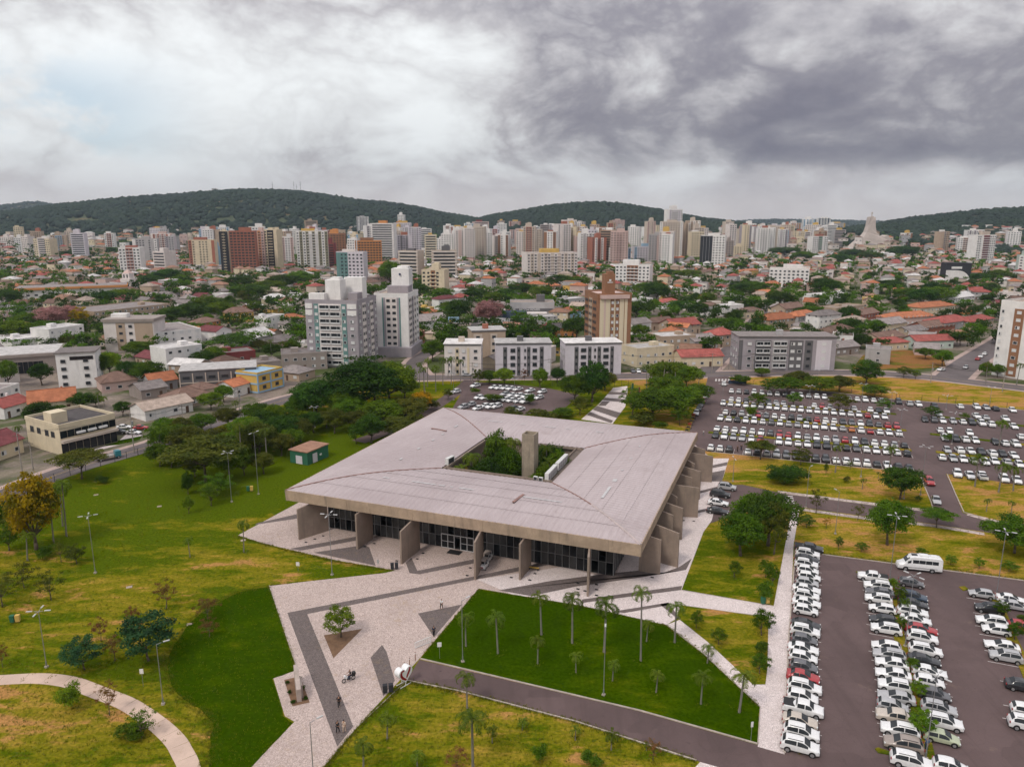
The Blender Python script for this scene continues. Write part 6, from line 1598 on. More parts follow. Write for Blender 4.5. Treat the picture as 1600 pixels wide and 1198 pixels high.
SKY = '''11 28 352 373 white - grid|30 48 351 373 white grey grid|50 68 352 373 white - grid|70 90 354 373 off-white - grid|130 161 348 375 white sky_blue alt|163 187 350 375 sky_blue white alt|0 22 371 394 off-white grey grid|22 40 372 396 white - grid|34 52 370 397 off-white grey grid|54 86 374 406 cream - grid cream|135 164 373 392 white - grid|184 221 388 432 white brick mid brick|209 247 374 415 grey white edge|237 272 366 400 off-white brick alt pink|238 271 394 427 off-white - band|289 306 368 390 beige - grid|296 338 376 420 cream brick edge brick|331 347 386 416 sky_blue white grid|345 361 362 428 cream black mid cream|361 402 362 429 brick orange shell brick|400 420 361 426 pink orange alt|414 441 360 426 cream black mid cream|441 458 371 417 white pink edge|464 512 362 424 white olive alt yellow|511 540 366 416 brown white grid orange|511 526 381 421 maroon brick band|543 566 374 418 white grey grid|526 574 395 452 lilac teal left off-white|555 596 377 418 orange brick shell brown|580 620 350 412 white grey band orange|620 631 347 394 orange - grid|622 634 336 384 white grey grid|558 577 339 382 grey white alt|525 536 341 378 pink white grid|622 662 393 442 beige white band dark_grey|673 713 393 442 beige white band dark_grey|658 701 423 461 cream brown mid|689 713 366 407 white - grid|711 730 360 408 off-white pink alt|730 751 362 410 white sky_blue edge|768 798 369 405 off-white grey band|756 770 366 402 white grey edge|738 764 347 386 pink white band maroon|776 792 350 384 white - grid white|650 675 368 392 grey white grid|820 848 365 398 white grey band dark_grey|815 903 396 435 off-white beige alt yellow|869 886 360 398 white brown mid|876 901 350 398 off-white brown edge pink|886 903 361 400 white grey alt|902 918 368 414 white brick edge|916 932 360 414 lilac white grid|930 949 357 414 white brown edge brown|947 961 349 404 tan brick left|918 948 372 416 brick white alt|952 986 388 416 white sky_blue alt sky_blue|988 1021 386 414 lilac sky_blue edge sky_blue|963 1021 415 447 white brown mid white|1002 1021 355 392 white grey alt|1020 1033 358 394 white dark_grey alt|1036 1064 328 406 white lilac alt white|1031 1067 347 410 beige white edge|1065 1081 349 409 tan white alt|1095 1134 369 418 white black left white|1080 1106 357 398 off-white grey grid yellow|1133 1146 377 406 taupe - grid|1145 1161 385 404 cream tan grid|1161 1182 350 392 white lilac grid|1182 1200 354 390 off-white grey alt|1200 1214 355 398 tan olive left|1212 1226 369 392 beige - grid|1252 1271 343 383 white sky_blue alt white|1275 1296 341 378 white navy alt white|1263 1293 370 401 white green mid brick|1293 1319 349 380 grey yellow edge yellow|1230 1253 349 378 off-white orange alt|1440 1468 362 380 white - grid|1457 1489 366 387 yellow orange alt yellow|1498 1522 372 400 white brown mid|1516 1553 368 412 white maroon mid beige|1555 1580 369 383 cream sky_blue grid|1579 1602 374 392 white - grid|1207 1266 421 449 white - grid white|1590 1606 400 432 mint white edge'''
for i, it in enumerate(SKY.split('|')):
    f = it.split(); x0, x1, ty, by = map(float, f[:4]); u = lambda s: None if s == '-' else s.replace('_', ' ')
    far_tower(x0, x1, ty, by, u(f[4]), u(f[5]), f[6], u(f[7]) if len(f) > 7 else None, i)
rs_ = random.Random(77)
for nm, x, y in (('tall beige skyscraper', 1048, 410), ('yellow-topped tower', 490, 424), ('orange slab tower', 626, 394), ('twin blue-white towers', 1272, 380), ('olive tower', 1207, 398), ('red-topped tower', 750, 366), ('hilltop white blocks', 50, 367), ('blue twin blocks', 158, 375), ('yellow block', 1472, 387), ('white and maroon tower', 1535, 412)): landmark(nm, *G(x, y))
def more_towers(n, xs, bys, tys, ws, sd):
    for i in range(n):
        x = rs_.uniform(*rs_.choice(xs)); by = rs_.uniform(*bys); w = rs_.uniform(*ws) * (by - 342) / 45 + 3; ty = rs_.uniform(*tys)
        if 640 < x < 780: ty += 4
        if x > 1150: ty = max(ty, 352)
        if ty > by - 9: continue
        far_tower(x - w / 2, x + w / 2, ty, by, rs_.choice(('white', 'off-white', 'white', 'white', 'cream', 'lilac', 'beige', 'pink', 'grey', 'tan')), rs_.choice((None, 'grey', 'brown', 'brick', 'white', 'sky blue', 'pink', 'mauve')), rs_.choice(('grid', 'edge', 'mid', 'alt', 'band', 'grid')), rs_.choice((None, None, None, 'brick', 'yellow', 'white')), i + sd)
more_towers(96, ((400, 1000), (560, 1310), (1080, 1310)), (374, 404), (344, 364), (9, 20), 500)
more_towers(58, ((380, 1000), (640, 1100)), (396, 418), (350, 370), (9, 15), 700)
more_towers(36, ((0, 190), (190, 420), (280, 420)), (378, 408), (355, 374), (9, 17), 800)
more_towers(10, ((1410, 1600),), (378, 400), (360, 374), (10, 18), 900)

# ------------------------------------------------------------------ trees and houses between
T('''d round 12 482 451 46
g round 25 535 498 66
g round 70 532 500 60
g round 45 520 488 50
k round 82 516 476 56
k round 112 512 474 38
y loose 127 514 478 36
d round 170 478 453 44
g round 190 474 450 46
d cone0 154 462 441 9
d round 262 444 418 46
d round 235 448 428 40
g round 285 448 428 30
d round 160 398 385 60
d round 120 404 390 50
g round 215 558 532 50
d round 233 562 542 44
l round 172 586 548 38
g round 158 596 550 28
d round 205 600 562 44
g round 232 602 562 50
d round 265 600 582 40
d round 318 575 546 36
g round 335 570 540 36
d round 362 545 520 60
g round 345 500 470 50
d round 300 505 472 56
d round 270 510 478 50
g round 325 490 462 52
d round 390 470 442 60
g round 420 462 436 56
d round 440 455 428 48
g round 470 450 422 46
d round 375 455 430 46
g round 610 450 405 40
d round 625 440 412 30
d round 655 470 440 40
g round 690 475 448 36
d round 716 506 465 40
g round 700 492 470 26
g round 770 478 455 30
d round 790 470 450 34
d round 742 470 450 40
k round 762 515 466 44
d round 815 465 440 44
g round 845 470 445 40
d round 875 450 428 44
g round 905 452 430 36
d round 858 528 505 26
d round 900 532 492 44
d round 930 520 490 40
g round 945 440 425 36
d round 995 500 468 34
g round 1000 530 505 32
d round 1025 472 438 44
g round 1005 465 440 32
d round 1045 435 420 40
g round 1075 438 420 40
d round 1060 492 468 36
d round 1090 500 470 36
g round 1104 480 455 28
d tall 1146 512 482 26
g round 1140 520 495 44
d round 1160 470 440 44
g round 1180 462 438 40
d round 1220 482 455 38
g round 1210 478 452 30
d round 1285 465 432 46
g round 1300 460 436 36
d round 1258 502 478 36
d round 1325 510 476 34
d round 1328 522 496 38
g round 1362 500 478 28
d round 1390 458 436 44
g round 1415 470 448 40
d round 1440 480 448 44
g round 1465 478 446 50
d round 1460 465 440 46
d round 1345 545 520 30
g round 1472 572 545 30
d round 1530 445 425 30
g round 1560 440 420 36
d round 1545 462 440 30
d round 1410 405 382 50
g round 1360 408 392 40
d round 1330 405 388 40
d round 1225 402 385 50
g round 1255 410 392 40
d round 1310 415 396 40
o round 1520 450 436 24
g round 1540 588 566 24
g round 1558 590 568 22
d round 480 560 540 26
g round 458 556 530 30
d round 425 560 535 34
g round 395 600 585 18
g round 350 628 600 30
l round 330 640 612 40
d round 95 652 632 24
d round 130 640 612 36
g round 150 635 618 24
d round 192 650 625 26
g round 15 605 560 30''')
Pm('''40 484 452; 46 485 454; 95 482 450; 102 484 448; 130 470 450; 55 490 466; 425 562 532; 440 556 535; 8 572 548; 1150 448 425; 1180 450 428; 1320 470 440; 1335 468 442; 930 560 540; 1110 470 448; 1540 600 568; 1588 602 570; 30 690 668; 155 640 615; 165 645 622; 345 655 630; 370 652 628; 425 600 580; 810 545 522; 1290 480 455; 620 470 448; 590 468 446''')
# filler: a street grid of plots across the town
def park_row(x):
    L_ = LST[1:] + AVE[1:]
    if x < 0: return LST[0][1] + (x + 150) * (777 - 838) / 150
    for a, b in zip(L_, L_[1:]):
        if a[0] <= x <= b[0]: return a[1] + (b[1] - a[1]) * (x - a[0]) / (b[0] - a[0])
    return 640
ROADS = [smooth_line(px2(l), 5) for l in (LST, AVE, RST, BST, CST, DST, EST)]
def near_road(X, Y, m_=8):
    return any((X - p[0]) ** 2 + (Y - p[1]) ** 2 < m_ * m_ for r in ROADS for p in r)
cells = []; r2 = random.Random(314)
ca, sa = math.cos(math.radians(-24)), math.sin(math.radians(-24))
OCG = {}
def occ_rebuild():
    OCG.clear()
    for (x, y, r) in OCC: OCG.setdefault((int(x // 30), int(y // 30)), []).append((x, y, r))
def free(X, Y, r):
    i, j = int(X // 30), int(Y // 30)
    return all((X - x) ** 2 + (Y - y) ** 2 > (r + q) ** 2 for a in (-1, 0, 1) for b in (-1, 0, 1) for (x, y, q) in OCG.get((i + a, j + b), ()))
occ_rebuild()
for iu in range(-80, 80):
    for iv in range(-10, 95):
        u = iu * 19 + r2.uniform(-3, 3); v = iv * 17.5 + r2.uniform(-3, 3)
        X = u * ca - v * sa; Y = 190 + u * sa + v * ca
        if Y < 150 or Y > 1250: continue
        px_, py_ = PX(X, Y, 0)
        if not -60 < px_ < 1660 or py_ > park_row(px_) - 9: continue
        if near_road(X, Y, 9): continue
        cells.append((Y, X))
cells.sort(); nh = ntree = 0; far_cells = []
for Y, X in cells:
    k = r2.random()
    if not free(X, Y, 5.2): continue
    if nh < 185 and k < .58:
        w = r2.uniform(8, 13); d = r2.uniform(7.5, 10.5); st = 1 if r2.random() < .62 else 2
        roof = r2.choices(['hip', 'gable', 'flat'], [4, 4, 2])[0]; rcol = r2.choices(['orange', 'brown', 'grey', 'white', 'red', 'beige', 'rust', 'maroon'], [3, 5, 5, 3, 2, 4, 3, 1])[0] if roof != 'flat' else r2.choice(('white', 'grey', 'beige'))
        house(X, Y, w, d, 3.2 + 2.8 * (st - 1), math.radians(-24 + r2.choice((0, 90, 0, 8, -8)) * 1.0), roof, rcol, r2.choices(['white', 'cream', 'pink', 'tan', 'beige', 'grey', 'yellow', 'off-white', 'brick', 'orange'], [5, 4, 3, 3, 3, 3, 1, 3, 1, 1])[0], False)
        OCC.append((X, Y, 6)); nh += 1
    elif nh < 185:
        if k < .86 and ntree < 85:
            tree_at(X, Y, r2.uniform(5, 10), r2.uniform(6, 11), r2.choice('ddggo'), 'round'); ntree += 1
        else: far_cells.append((X, Y, 1))
    else: far_cells.append((X, Y, 0 if k < .78 else 1))
# the rest of the town as one mass of roofs, and the rest of its trees
FW = [wall(c) for c in ('white', 'cream', 'pink', 'beige', 'grey', 'tan', 'off-white')]; FR = [ROOF[c] for c in ('orange', 'brown', 'grey', 'white', 'red', 'beige', 'rust')]
mb = MB(); TP = []
def mini(X, Y, z, w, d, h, yaw, wi, ri, flat_):
    mb.box((X, Y, z + h / 2 - .5), (w, d, h + 1), yaw, wi)
    c, s = math.cos(yaw), math.sin(yaw); t = lambda a, b, zz: (X + a * c - b * s, Y + a * s + b * c, z + zz)
    if flat_: mb.box((X, Y, z + h + .1), (w + .3, d + .3, .25), yaw, ri)
    else:
        x, y = w / 2 + .5, d / 2 + .5; r = max(.3, x - y)
        mb.add([t(-x, -y, h), t(x, -y, h), t(x, y, h), t(-x, y, h), t(-r, 0, h + 2.2), t(r, 0, h + 2.2)], ((0, 1, 5, 4), (1, 2, 5), (2, 3, 4, 5), (3, 0, 4)), ri)
    for u in (-.28, .28): p = t(u * w, -d / 2 - .03, h * .5); mb.box(p, (w * .22, .08, 1.2), yaw, 14)
for X, Y, k in far_cells:
    if k: TP.append((X, Y, 0)); continue
    if r2.random() < .12: TP.append((X + 5, Y - 5, 0))
    mini(X, Y, 0, r2.uniform(8, 14), r2.uniform(7, 11), r2.choice((3.2, 3.2, 6, 6, 9)), math.radians(-24 + r2.choice((0, 90, 10))), r2.randrange(7), 7 + r2.randrange(7), r2.random() < .25)
for i in range(1500):                                    # beyond, to the foot of the hills
    Y = 1250 * (1.9 ** r2.random()); X = r2.uniform(-.72, .72) * Y
    hz_ = max(H_W(X, Y), H_C(X, Y), H_E(X, Y))
    if hz_ > 26: continue
    if r2.random() < .55: mini(X, Y, hz_, r2.uniform(9, 18), r2.uniform(8, 13), r2.choice((3.5, 6, 6, 9, 12)), r2.uniform(-.5, .5), r2.randrange(7), 7 + r2.randrange(7), r2.random() < .3)
    else: TP.append((X, Y, hz_))
for i in range(200):                                     # hillside quarters
    q = r2.choice(((170, 330, 1750, 2150), (490, 640, 1750, 2100), (1380, 1600, 1250, 1500), (1440, 1590, 1300, 1560)))
    Y = r2.uniform(q[2], q[3]); X = (r2.uniform(q[0], q[1]) - 800) / FPX * depth(Y)
    z = max(H_W(X, Y), H_C(X, Y), H_E(X, Y))
    if z > 42: continue
    mini(X, Y, z, r2.uniform(9, 15), r2.uniform(8, 12), r2.choice((4, 7, 7)), r2.uniform(-.5, .5), r2.randrange(7), 7 + r2.randrange(7), r2.random() < .3)
o = mb.build('distant_houses', FW + FR + [GLASS2]); tag(o, 'mass of small distant houses with red, brown and grey roofs', None, None, 'stuff')
for i in range(1500):
    Y = 330 * (4.2 ** r2.random()); X = r2.uniform(-.72, .72) * Y
    if PX(X, Y)[1] < park_row(PX(X, Y)[0]) - 20 and free(X, Y, 3): TP.append((X, Y, max(H_W(X, Y), H_C(X, Y), H_E(X, Y))))
rs = np.random.RandomState(8); VV = []
base = np.array([[rs.normal() * .2, rs.normal() * .2, .62 + .16 * rs.normal()] for _ in range(7)])
for X, Y, z in TP:
    n = 420 if Y < 480 else (190 if Y < 800 else 36); w = rs.uniform(6, 13); h = rs.uniform(5, 10)
    V = leaf_cloud(rs, base, np.full((7, 3), .25), n, .055 if Y < 480 else (.08 if Y < 800 else .17), shell=.5)
    V = V * np.array([w, w, h]) + np.array([X, Y, z]); VV.append(V)
for k, lf, lb in ((0, 'd', 'mass of dark distant trees among the houses'), (1, 'g', 'mass of lighter distant trees among the houses')):
    V = np.concatenate(VV[k::2]); o = inst('distant_trees', np_mesh('distant_trees', V, quads(V), LEAF[lf])); tag(o, lb, None, None, 'stuff')

# ------------------------------------------------------------------ street furniture and people
LAMPH = mat('lamp_head_grey', (.5, .5, .5), .5)
def cross_lamp(bx, by, ty, look=None, arms=4, rz=None):
    X, Y = G(bx, by); h = hz(X, Y, ty); o = empty('street_lamp', (X, Y, 0), rt.uniform(0, 1.5) if rz is None else rz, look, 'street lamp', 'lamp posts of the park')
    mb = MB(); mb.tube((0, 0, 0), (0, 0, .9), .1, .09, 8); mb.tube((0, 0, .9), (0, 0, h), .06, .04, 8); mb.build('pole', METAL, o)
    for i in range(arms):
        a = i * 2 * math.pi / max(arms, 2) + .4; L_ = 1.15; q = MB(); q.tube((0, 0, h - .05), (L_ * .5 * math.cos(a), L_ * .5 * math.sin(a), h + .06), .035, .03, 6); ar = q.build('arm', METAL, o)
        MB().box((math.cos(a) * L_, math.sin(a) * L_, h + .09), (.75, .2, .08), a).build('lamp_head', LAMPH, ar)
    MB().box((0, 0, .12), (.4, .4, .24)).build('footing', KERB, o)
    if not look: pend(o, f'{"tall " if h > 9 else ""}steel lamp post with {"cross-shaped head" if arms == 4 else "single arm" if arms == 1 else "double head"}', 'lamp', X, Y)
for a in ((149, 895, 806), (362, 784, 707), (519, 898, 804), (73, 1042, 955), (1390, 906, 806), (1414, 1010, 899), (1446, 1185, 1056), (1557, 928, 831), (1260, 674, 603), (1389, 661, 613), (1404, 690, 640), (1438, 773, 698), (1487, 694, 645), (1345, 640, 600), (1545, 640, 605), (1478, 640, 618), (1128, 640, 600), (1190, 690, 645), (492, 668, 636), (664, 612, 578), (709, 625, 583), (804, 640, 592), (1275, 610, 578)): cross_lamp(*a)
for a in ((943, 1086, 985, None, 1), (255, 1100, 1006, None, 1), (723, 1034, 938, None, 1), (1259, 793, 730, None, 1), (1305, 834, 768, None, 1), (1412, 779, 745, None, 2), (490, 1215, 1128, None, 1), (1345, 745, 700, None, 1), (1145, 752, 716, None, 2), (404, 772, 676, None, 2)): cross_lamp(*a)
# utility poles and wires along the west street and the avenue
WOODP = mat('pole_concrete', (.3, .27, .24), .85, .15, 1)
poles = []
def upole(bx, by, ty):
    X, Y = G(bx, by); h = hz(X, Y, ty); o = empty('utility_pole', (X, Y, 0), rt.uniform(-.3, .3), None, 'utility pole', 'utility poles along the streets')
    MB().tube((0, 0, 0), (0, 0, h), .16, .1, 7).build('pole', WOODP, o)
    for z in (h - .4, h - 1.5): MB().box((0, 0, z), (2.2, .12, .12)).build('crossarm', BARK, o)
    if rt.random() < .5: MB().tube((.35, 0, h - 3.2), (.35, 0, h - 2.2), .28, .28, 8).build('transformer', METAL, o)
    pend(o, 'concrete utility pole with crossarms', 'pole', X, Y); return (X, Y, h)
LP = [upole(*a) for a in ((35, 738, 672), (52, 733, 690), (80, 650, 628), (210, 708, 645), (287, 668, 632), (374, 640, 606))]
AP = [upole(*a) for a in ((738, 597, 566), (860, 594, 560), (960, 580, 552), (1112, 583, 552), (1175, 580, 552), (1261, 578, 549), (1454, 598, 566), (1566, 612, 580))]
for P_ in ([LP[0], LP[3], LP[4], LP[5]], AP[:2], AP[2:6], AP[6:]):
    for a, b in zip(P_, P_[1:]):
        mb = MB()
        for oy in (-.8, 0, .8):
            pts = [Vector((a[0] + (b[0] - a[0]) * t, a[1] + (b[1] - a[1]) * t + oy, a[2] - .3 + (b[2] - a[2]) * t - 1.2 * 4 * t * (1 - t))) for t in (0, .17, .33, .5, .67, .83, 1)]
            for p, q in zip(pts, pts[1:]): mb.tube(p, q, .025, .025, 4, cap=False)
        o = mb.build('overhead_cable', DARKMET); tag(o, None, 'cable', 'overhead cables'); pend(o, 'dark overhead cables between utility poles', 'cable', (a[0] + b[0]) / 2, (a[1] + b[1]) / 2)
# mesh fences
def fence(pts, h, step, label, m_=DARKMET):
    g = px2(pts); g2 = []
    for a, b in zip(g, g[1:]):
        n = max(1, int(math.dist(a, b) / step))
        g2 += [(a[0] + (b[0] - a[0]) * i / n, a[1] + (b[1] - a[1]) * i / n) for i in range(n)]
    g2.append(g[-1]); o = empty('fence', (*g2[0], 0), 0, label, 'fence', 'mesh fences'); ox, oy = g2[0]
    for p in g2: MB().box((p[0] - ox, p[1] - oy, h / 2), (.09, .09, h)).build('post', m_, o)
    for z in (.15, h * .5, h - .05):
        mb = MB()
        for p, q in zip(g2, g2[1:]): mb.tube((p[0] - ox, p[1] - oy, z), (q[0] - ox, q[1] - oy, z), .022, .022, 4)
        mb.build('rail', m_, o)
fence([(60, 762), (110, 742.5), (180, 722), (250, 701.5), (330, 670)], 2.0, 3, 'low dark mesh fence along the west street')
fence([(1405, 624), (1440, 625), (1520, 632), (1600, 640)], 1.8, 4, 'dark mesh fence above the east car park')
fence([(1142, 593), (1160, 599), (1250, 607), (1330, 615), (1400, 623)], 1.8, 4, 'dark mesh fence behind the far car park hedge')
fence([(735, 594.5), (800, 596), (880, 604), (905, 612)], 1.8, 4, 'dark mesh fence behind the rear car park'); fence([(960, 603), (982, 603)], 2.2, 2, 'short gate fence across the paved walk by the avenue')
fence([(1115, 577), (1150, 577)], 1.5, 3, 'dark garden fence beside the long grey flats', DARKMET)
X, Y = G(1152, 600); o = empty('banner_board', (X, Y, 0), math.radians(-6), 'dark blue banner board at the car park entrance', 'banner'); MB().box((0, 0, .8), (6.5, .1, 1.2)).build('board', wall('navy'), o); [MB().box((x, 0, .5), (.1, .16, 1.0)).build('post', DARKMET, o) for x in (-3, 3)]
# green shed
X, Y, w, yaw = place_edge(481, 727, 513.5, 713, 5.6); o = empty('service_shed', (X, Y, 0), yaw, 'small green utility shed with a flat pinkish roof on the lawn', 'shed'); h = 3.3
MB().box((0, 0, h / 2), (w, 5.6, h)).build('wall', wall('green'), o); MB().box((0, 0, h + .1), (w + .5, 6.1, .22)).build('roof', ROOF['rust'], o)
inst('door', unit(wall('lilac')), o, on_face(face_frame('f', w, 5.6), w * .35, 1.25, .02), 0, (1.7, .08, 2.4)); inst('vent_grille', unit(wall('white')), o, on_face(face_frame('f', w, 5.6), w * .62, 1.5, .02), 0, (.7, .08, .5)); inst('door', unit(wall('lilac')), o, on_face(face_frame('l', w, 5.6), 2.9, 1.1, .02), -math.pi / 2, (2.0, .08, 2.1))
# heart sign
X, Y = G(631, 1069); o = empty('heart_sign', (X, Y, .0), math.radians(48), 'white heart-shaped sign with a red swoosh emblem beside the plaza', 'sign')
pts = []
for i in range(40):
    t = i / 40 * 2 * math.pi; pts.append((16 * math.sin(t) ** 3 / 16 * 1.0, (13 * math.cos(t) - 5 * math.cos(2 * t) - 2 * math.cos(3 * t) - math.cos(4 * t)) / 16 * 1.05 + 1.5))
mb = MB(); n = 40; mb.add([(x, -.42, z) for x, z in pts] + [(x, .42, z) for x, z in pts], [tuple(range(n)), tuple(range(2 * n - 1, n - 1, -1))] + [((i + 1) % n, i, n + i, n + (i + 1) % n) for i in range(n)]); mb.build('heart', flat('gloss_white', (.78, .78, .78), .35), o)
o.scale = (1.15, 1.15, 1.15)
RED = flat('emblem_red', (.3, .012, .02), .4)
def ribbon3(P_, w, y=-.435):
    mb = MB()
    for i in range(len(P_) - 1):
        a, b = Vector(P_[i]), Vector(P_[i + 1]); d = (b - a).normalized(); q = Vector((-d.y, d.x)); w0 = w * (.45 + .55 * math.sin(math.pi * (i + .5) / len(P_)) + .2); w1 = w * (.45 + .55 * math.sin(math.pi * (i + 1.5) / len(P_)) + .2)
        A = [a + q * w0 / 2, a - q * w0 / 2, b - q * w1 / 2, b + q * w1 / 2]; mb.quad(*[(p.x, y, p.y) for p in A])
    return mb
ribbon3([(-.2, 2.05), (-.42, 2.12), (-.62, 1.98), (-.68, 1.7), (-.58, 1.4), (-.35, 1.12), (-.08, .9), (.06, .8)], .24).build('emblem', RED, o); ribbon3([(.62, 2.18), (.58, 1.9), (.42, 1.6), (.22, 1.3), (.12, 1.05)], .24).build('emblem', RED, o)
for y in (-.35, .35):
    q = MB(); q.tube((-.75, y, .06), (.75, y, .06), .05, .05, 6); q.tube((-.75, y, 0), (-.75, y, .14), .05, .05, 6); q.tube((0, y, .06), (0, y, .55), .05, .05, 6); q.build('stand', WHITEP, o)
# monument
X, Y = G(466, 1082); o = empty('monument', (X, Y, .03), math.radians(-70), 'tall angular concrete slab monument in a bare earth bed', 'monument')
STN = mat('monument_concrete', (.42, .35, .31), .85, .15, 1, (.28, .22, .18), .4, .3, 6)
mb = MB(); P_ = [(-2.3, 0), (-2.6, 2.5), (-.6, 2.75), (.2, 2.1), (.5, 2.3), (2.2, 1.9), (2.0, 0)]; n = len(P_)
mb.add([(x, -.28, z) for x, z in P_] + [(x, .28, z) for x, z in P_], [tuple(range(n)), tuple(range(2 * n - 1, n - 1, -1))] + [((i + 1) % n, i, n + i, n + (i + 1) % n) for i in range(n)]); mb.build('slab', STN, o); MB().box((.3, .42, .9), (2.0, .25, 1.8)).build('buttress', STN, o)
for i, (x, y) in enumerate(((448.5, 1068), (453, 1083), (458, 1098), (468, 1061), (473, 1076), (478, 1092))):
    X, Y = G(x, y); tree_at(X, Y, .5, .75, 'd', 'shrub', .03, label=f'{ORD[i].strip() or "first"} tiny dark shrub in the monument bed, counting {"the west" if i < 3 else "the east"} side downward')
# bins
def bins(px_, py_, cols, label):
    X, Y = G(px_, py_); o = empty('recycling_bins', (X, Y, 0), .2, label, 'bins', 'recycling bins in the park')
    for i, c in enumerate(cols): MB().box((i * .75, 0, .72), (.55, .5, .95), taper=1.12).build('bin', wall(c), o); MB().box((i * .75, 0, 1.24), (.62, .56, .1)).build('lid', wall(c), o); MB().box((i * .75, .3, .5), (.07, .07, 1.0)).build('post', DARKMET, o)
bins(20, 973, ('green', 'yellow'), 'green and yellow recycling bins by the west lawn lamp'); bins(388, 768, ('green', 'yellow'), 'green and yellow recycling bins beside the lawn trees'); bins(1192, 944, ('green', 'yellow'), 'green and yellow recycling bins beside the east footpath'); bins(602, 1083, ('black', 'black'), 'pair of black bins near the heart sign'); bins(613, 890, ('black', 'black'), 'pair of black bins at the tip of the lawn')
# small signs
def sign(px_, py_, h, w, label, c='white', hh=.7):
    X, Y = G(px_, py_); o = empty('notice_sign', (X, Y, 0), rt.uniform(-.3, .3), label, 'sign', 'small notice signs'); MB().tube((0, 0, 0), (0, 0, h), .03, .03, 6).build('post', METAL, o); MB().box((0, -.04, h - hh / 2), (w, .03, hh)).build('panel', wall(c), o)
sign(466, 891, 1.6, .6, 'white notice sign on the lawn before the hall'); sign(224, 1072, 2.6, .5, 'white notice sign beside the curved path'); sign(687, 1029, 2.6, .6, 'white notice sign on the lush lawn near the heart'); sign(591, 887, 1.6, .4, 'small grey sign at the plaza edge', 'grey'); sign(1173, 1157, 2.6, .3, 'narrow white sign at the corner of the lush lawn')
X, Y = G(661, 1008); o = empty('bicycle_rack', (X, Y, 0), math.radians(38), 'white slatted rack standing at the plaza edge', 'rack')
for z in (.12, .95): MB().tube((-1.3, 0, z), (1.3, 0, z), .05, .05, 6).build('rail', WHITEP, o)
for i in range(9): MB().box((-1.3 + i * .325, 0, .52), (.09, .06, .85)).build('slat', WHITEP, o)
for i, (x, y) in enumerate(((649, 1031), (640, 1040), (632, 1047))):
    X, Y = G(x, y); o = empty('bollard', (X, Y, 0), 0, f'{("farthest", "middle", "nearest")[i]} of three thin bollards closing the drive beside the heart', 'bollard', 'bollards at the drive'); MB().tube((0, 0, 0), (0, 0, 1.3), .06, .05, 8).build('post', mat('bollard_rust', (.25, .12, .07), .8), o); MB().tube((0, 0, 1.0), (0, 0, 1.15), .065, .065, 8).build('band', WHITEP, o)
# floor lights: dark inset plates along the blades
for i, (x, y) in enumerate(((505, 837), (492, 842), (478, 847), (585, 849), (620, 876), (661, 864), (652, 873), (735, 887), (730, 899), (836, 896), (828, 906), (903, 911), (932, 913), (903, 920), (932, 921), (903, 929), (932, 930), (914, 923), (1019, 902), (1084, 814), (1068, 813), (965, 967), (570, 854), (799, 902))):
    X, Y = G(x, y); o = empty('floor_light', (X, Y, .02), BR, None, 'floor light', 'inset floor lights'); MB().box((0, 0, .015), (.55, .4, .03)).build('frame', DARKMET, o); MB().box((0, 0, .033), (.42, .28, .01)).build('glass', GLASS, o); pend(o, 'small dark inset floor light', 'light', X, Y)
# yellow bench, white carts
X, Y = G(834, 890); o = empty('bench', (X, Y, .02), math.radians(-18), 'yellow wooden bench under the hall eaves', 'bench')
for y in (-.16, 0, .16): MB().box((0, y, .45), (1.9, .13, .06)).build('seat_slat', wall('yellow'), o)
for x in (-.75, .75): MB().box((x, 0, .21), (.14, .45, .42)).build('leg', DARKMET, o)
for i, (x, y, z_) in enumerate(((756, 887, 0), (762, 876, 0))):
    X, Y = G(x, y); o = empty('utility_cart', (X, Y, .02), math.radians(72), ('white open utility cart nearer the lawn, beside the blade', 'white open utility cart behind the first, nearer the glass')[i], 'cart', 'white carts under the eaves')
    MB().box((0, 0, .62), (2.2, 1.25, .55), taper=.94).build('body', MATS['paint_w'], o); MB().box((-.2, 0, 1.72), (1.7, 1.2, .07)).build('canopy', wall('taupe'), o); MB().box((-.1, 0, .98), (.5, 1.1, .25)).build('seat', BLACKP, o); MB().box((.9, 0, 1.3), (.04, 1.1, .7)).build('windscreen', CGLASS, o)
    for sx in (-1, 1):
        for sy in (-1, 1): MB().tube((sx * .75 - .2, sy * .55, .85), (sx * .75 - .2, sy * .55, 1.7), .03, .03, 6).build('post', WHITEP, o); inst('wheel', WHEEL, o, (sx * .7, sy * .58, .25), scale=(.8, .7, .8))
    MB().box((-1.1, 0, .55), (.05, .5, .2)).build('tail_light', TAILL, o)
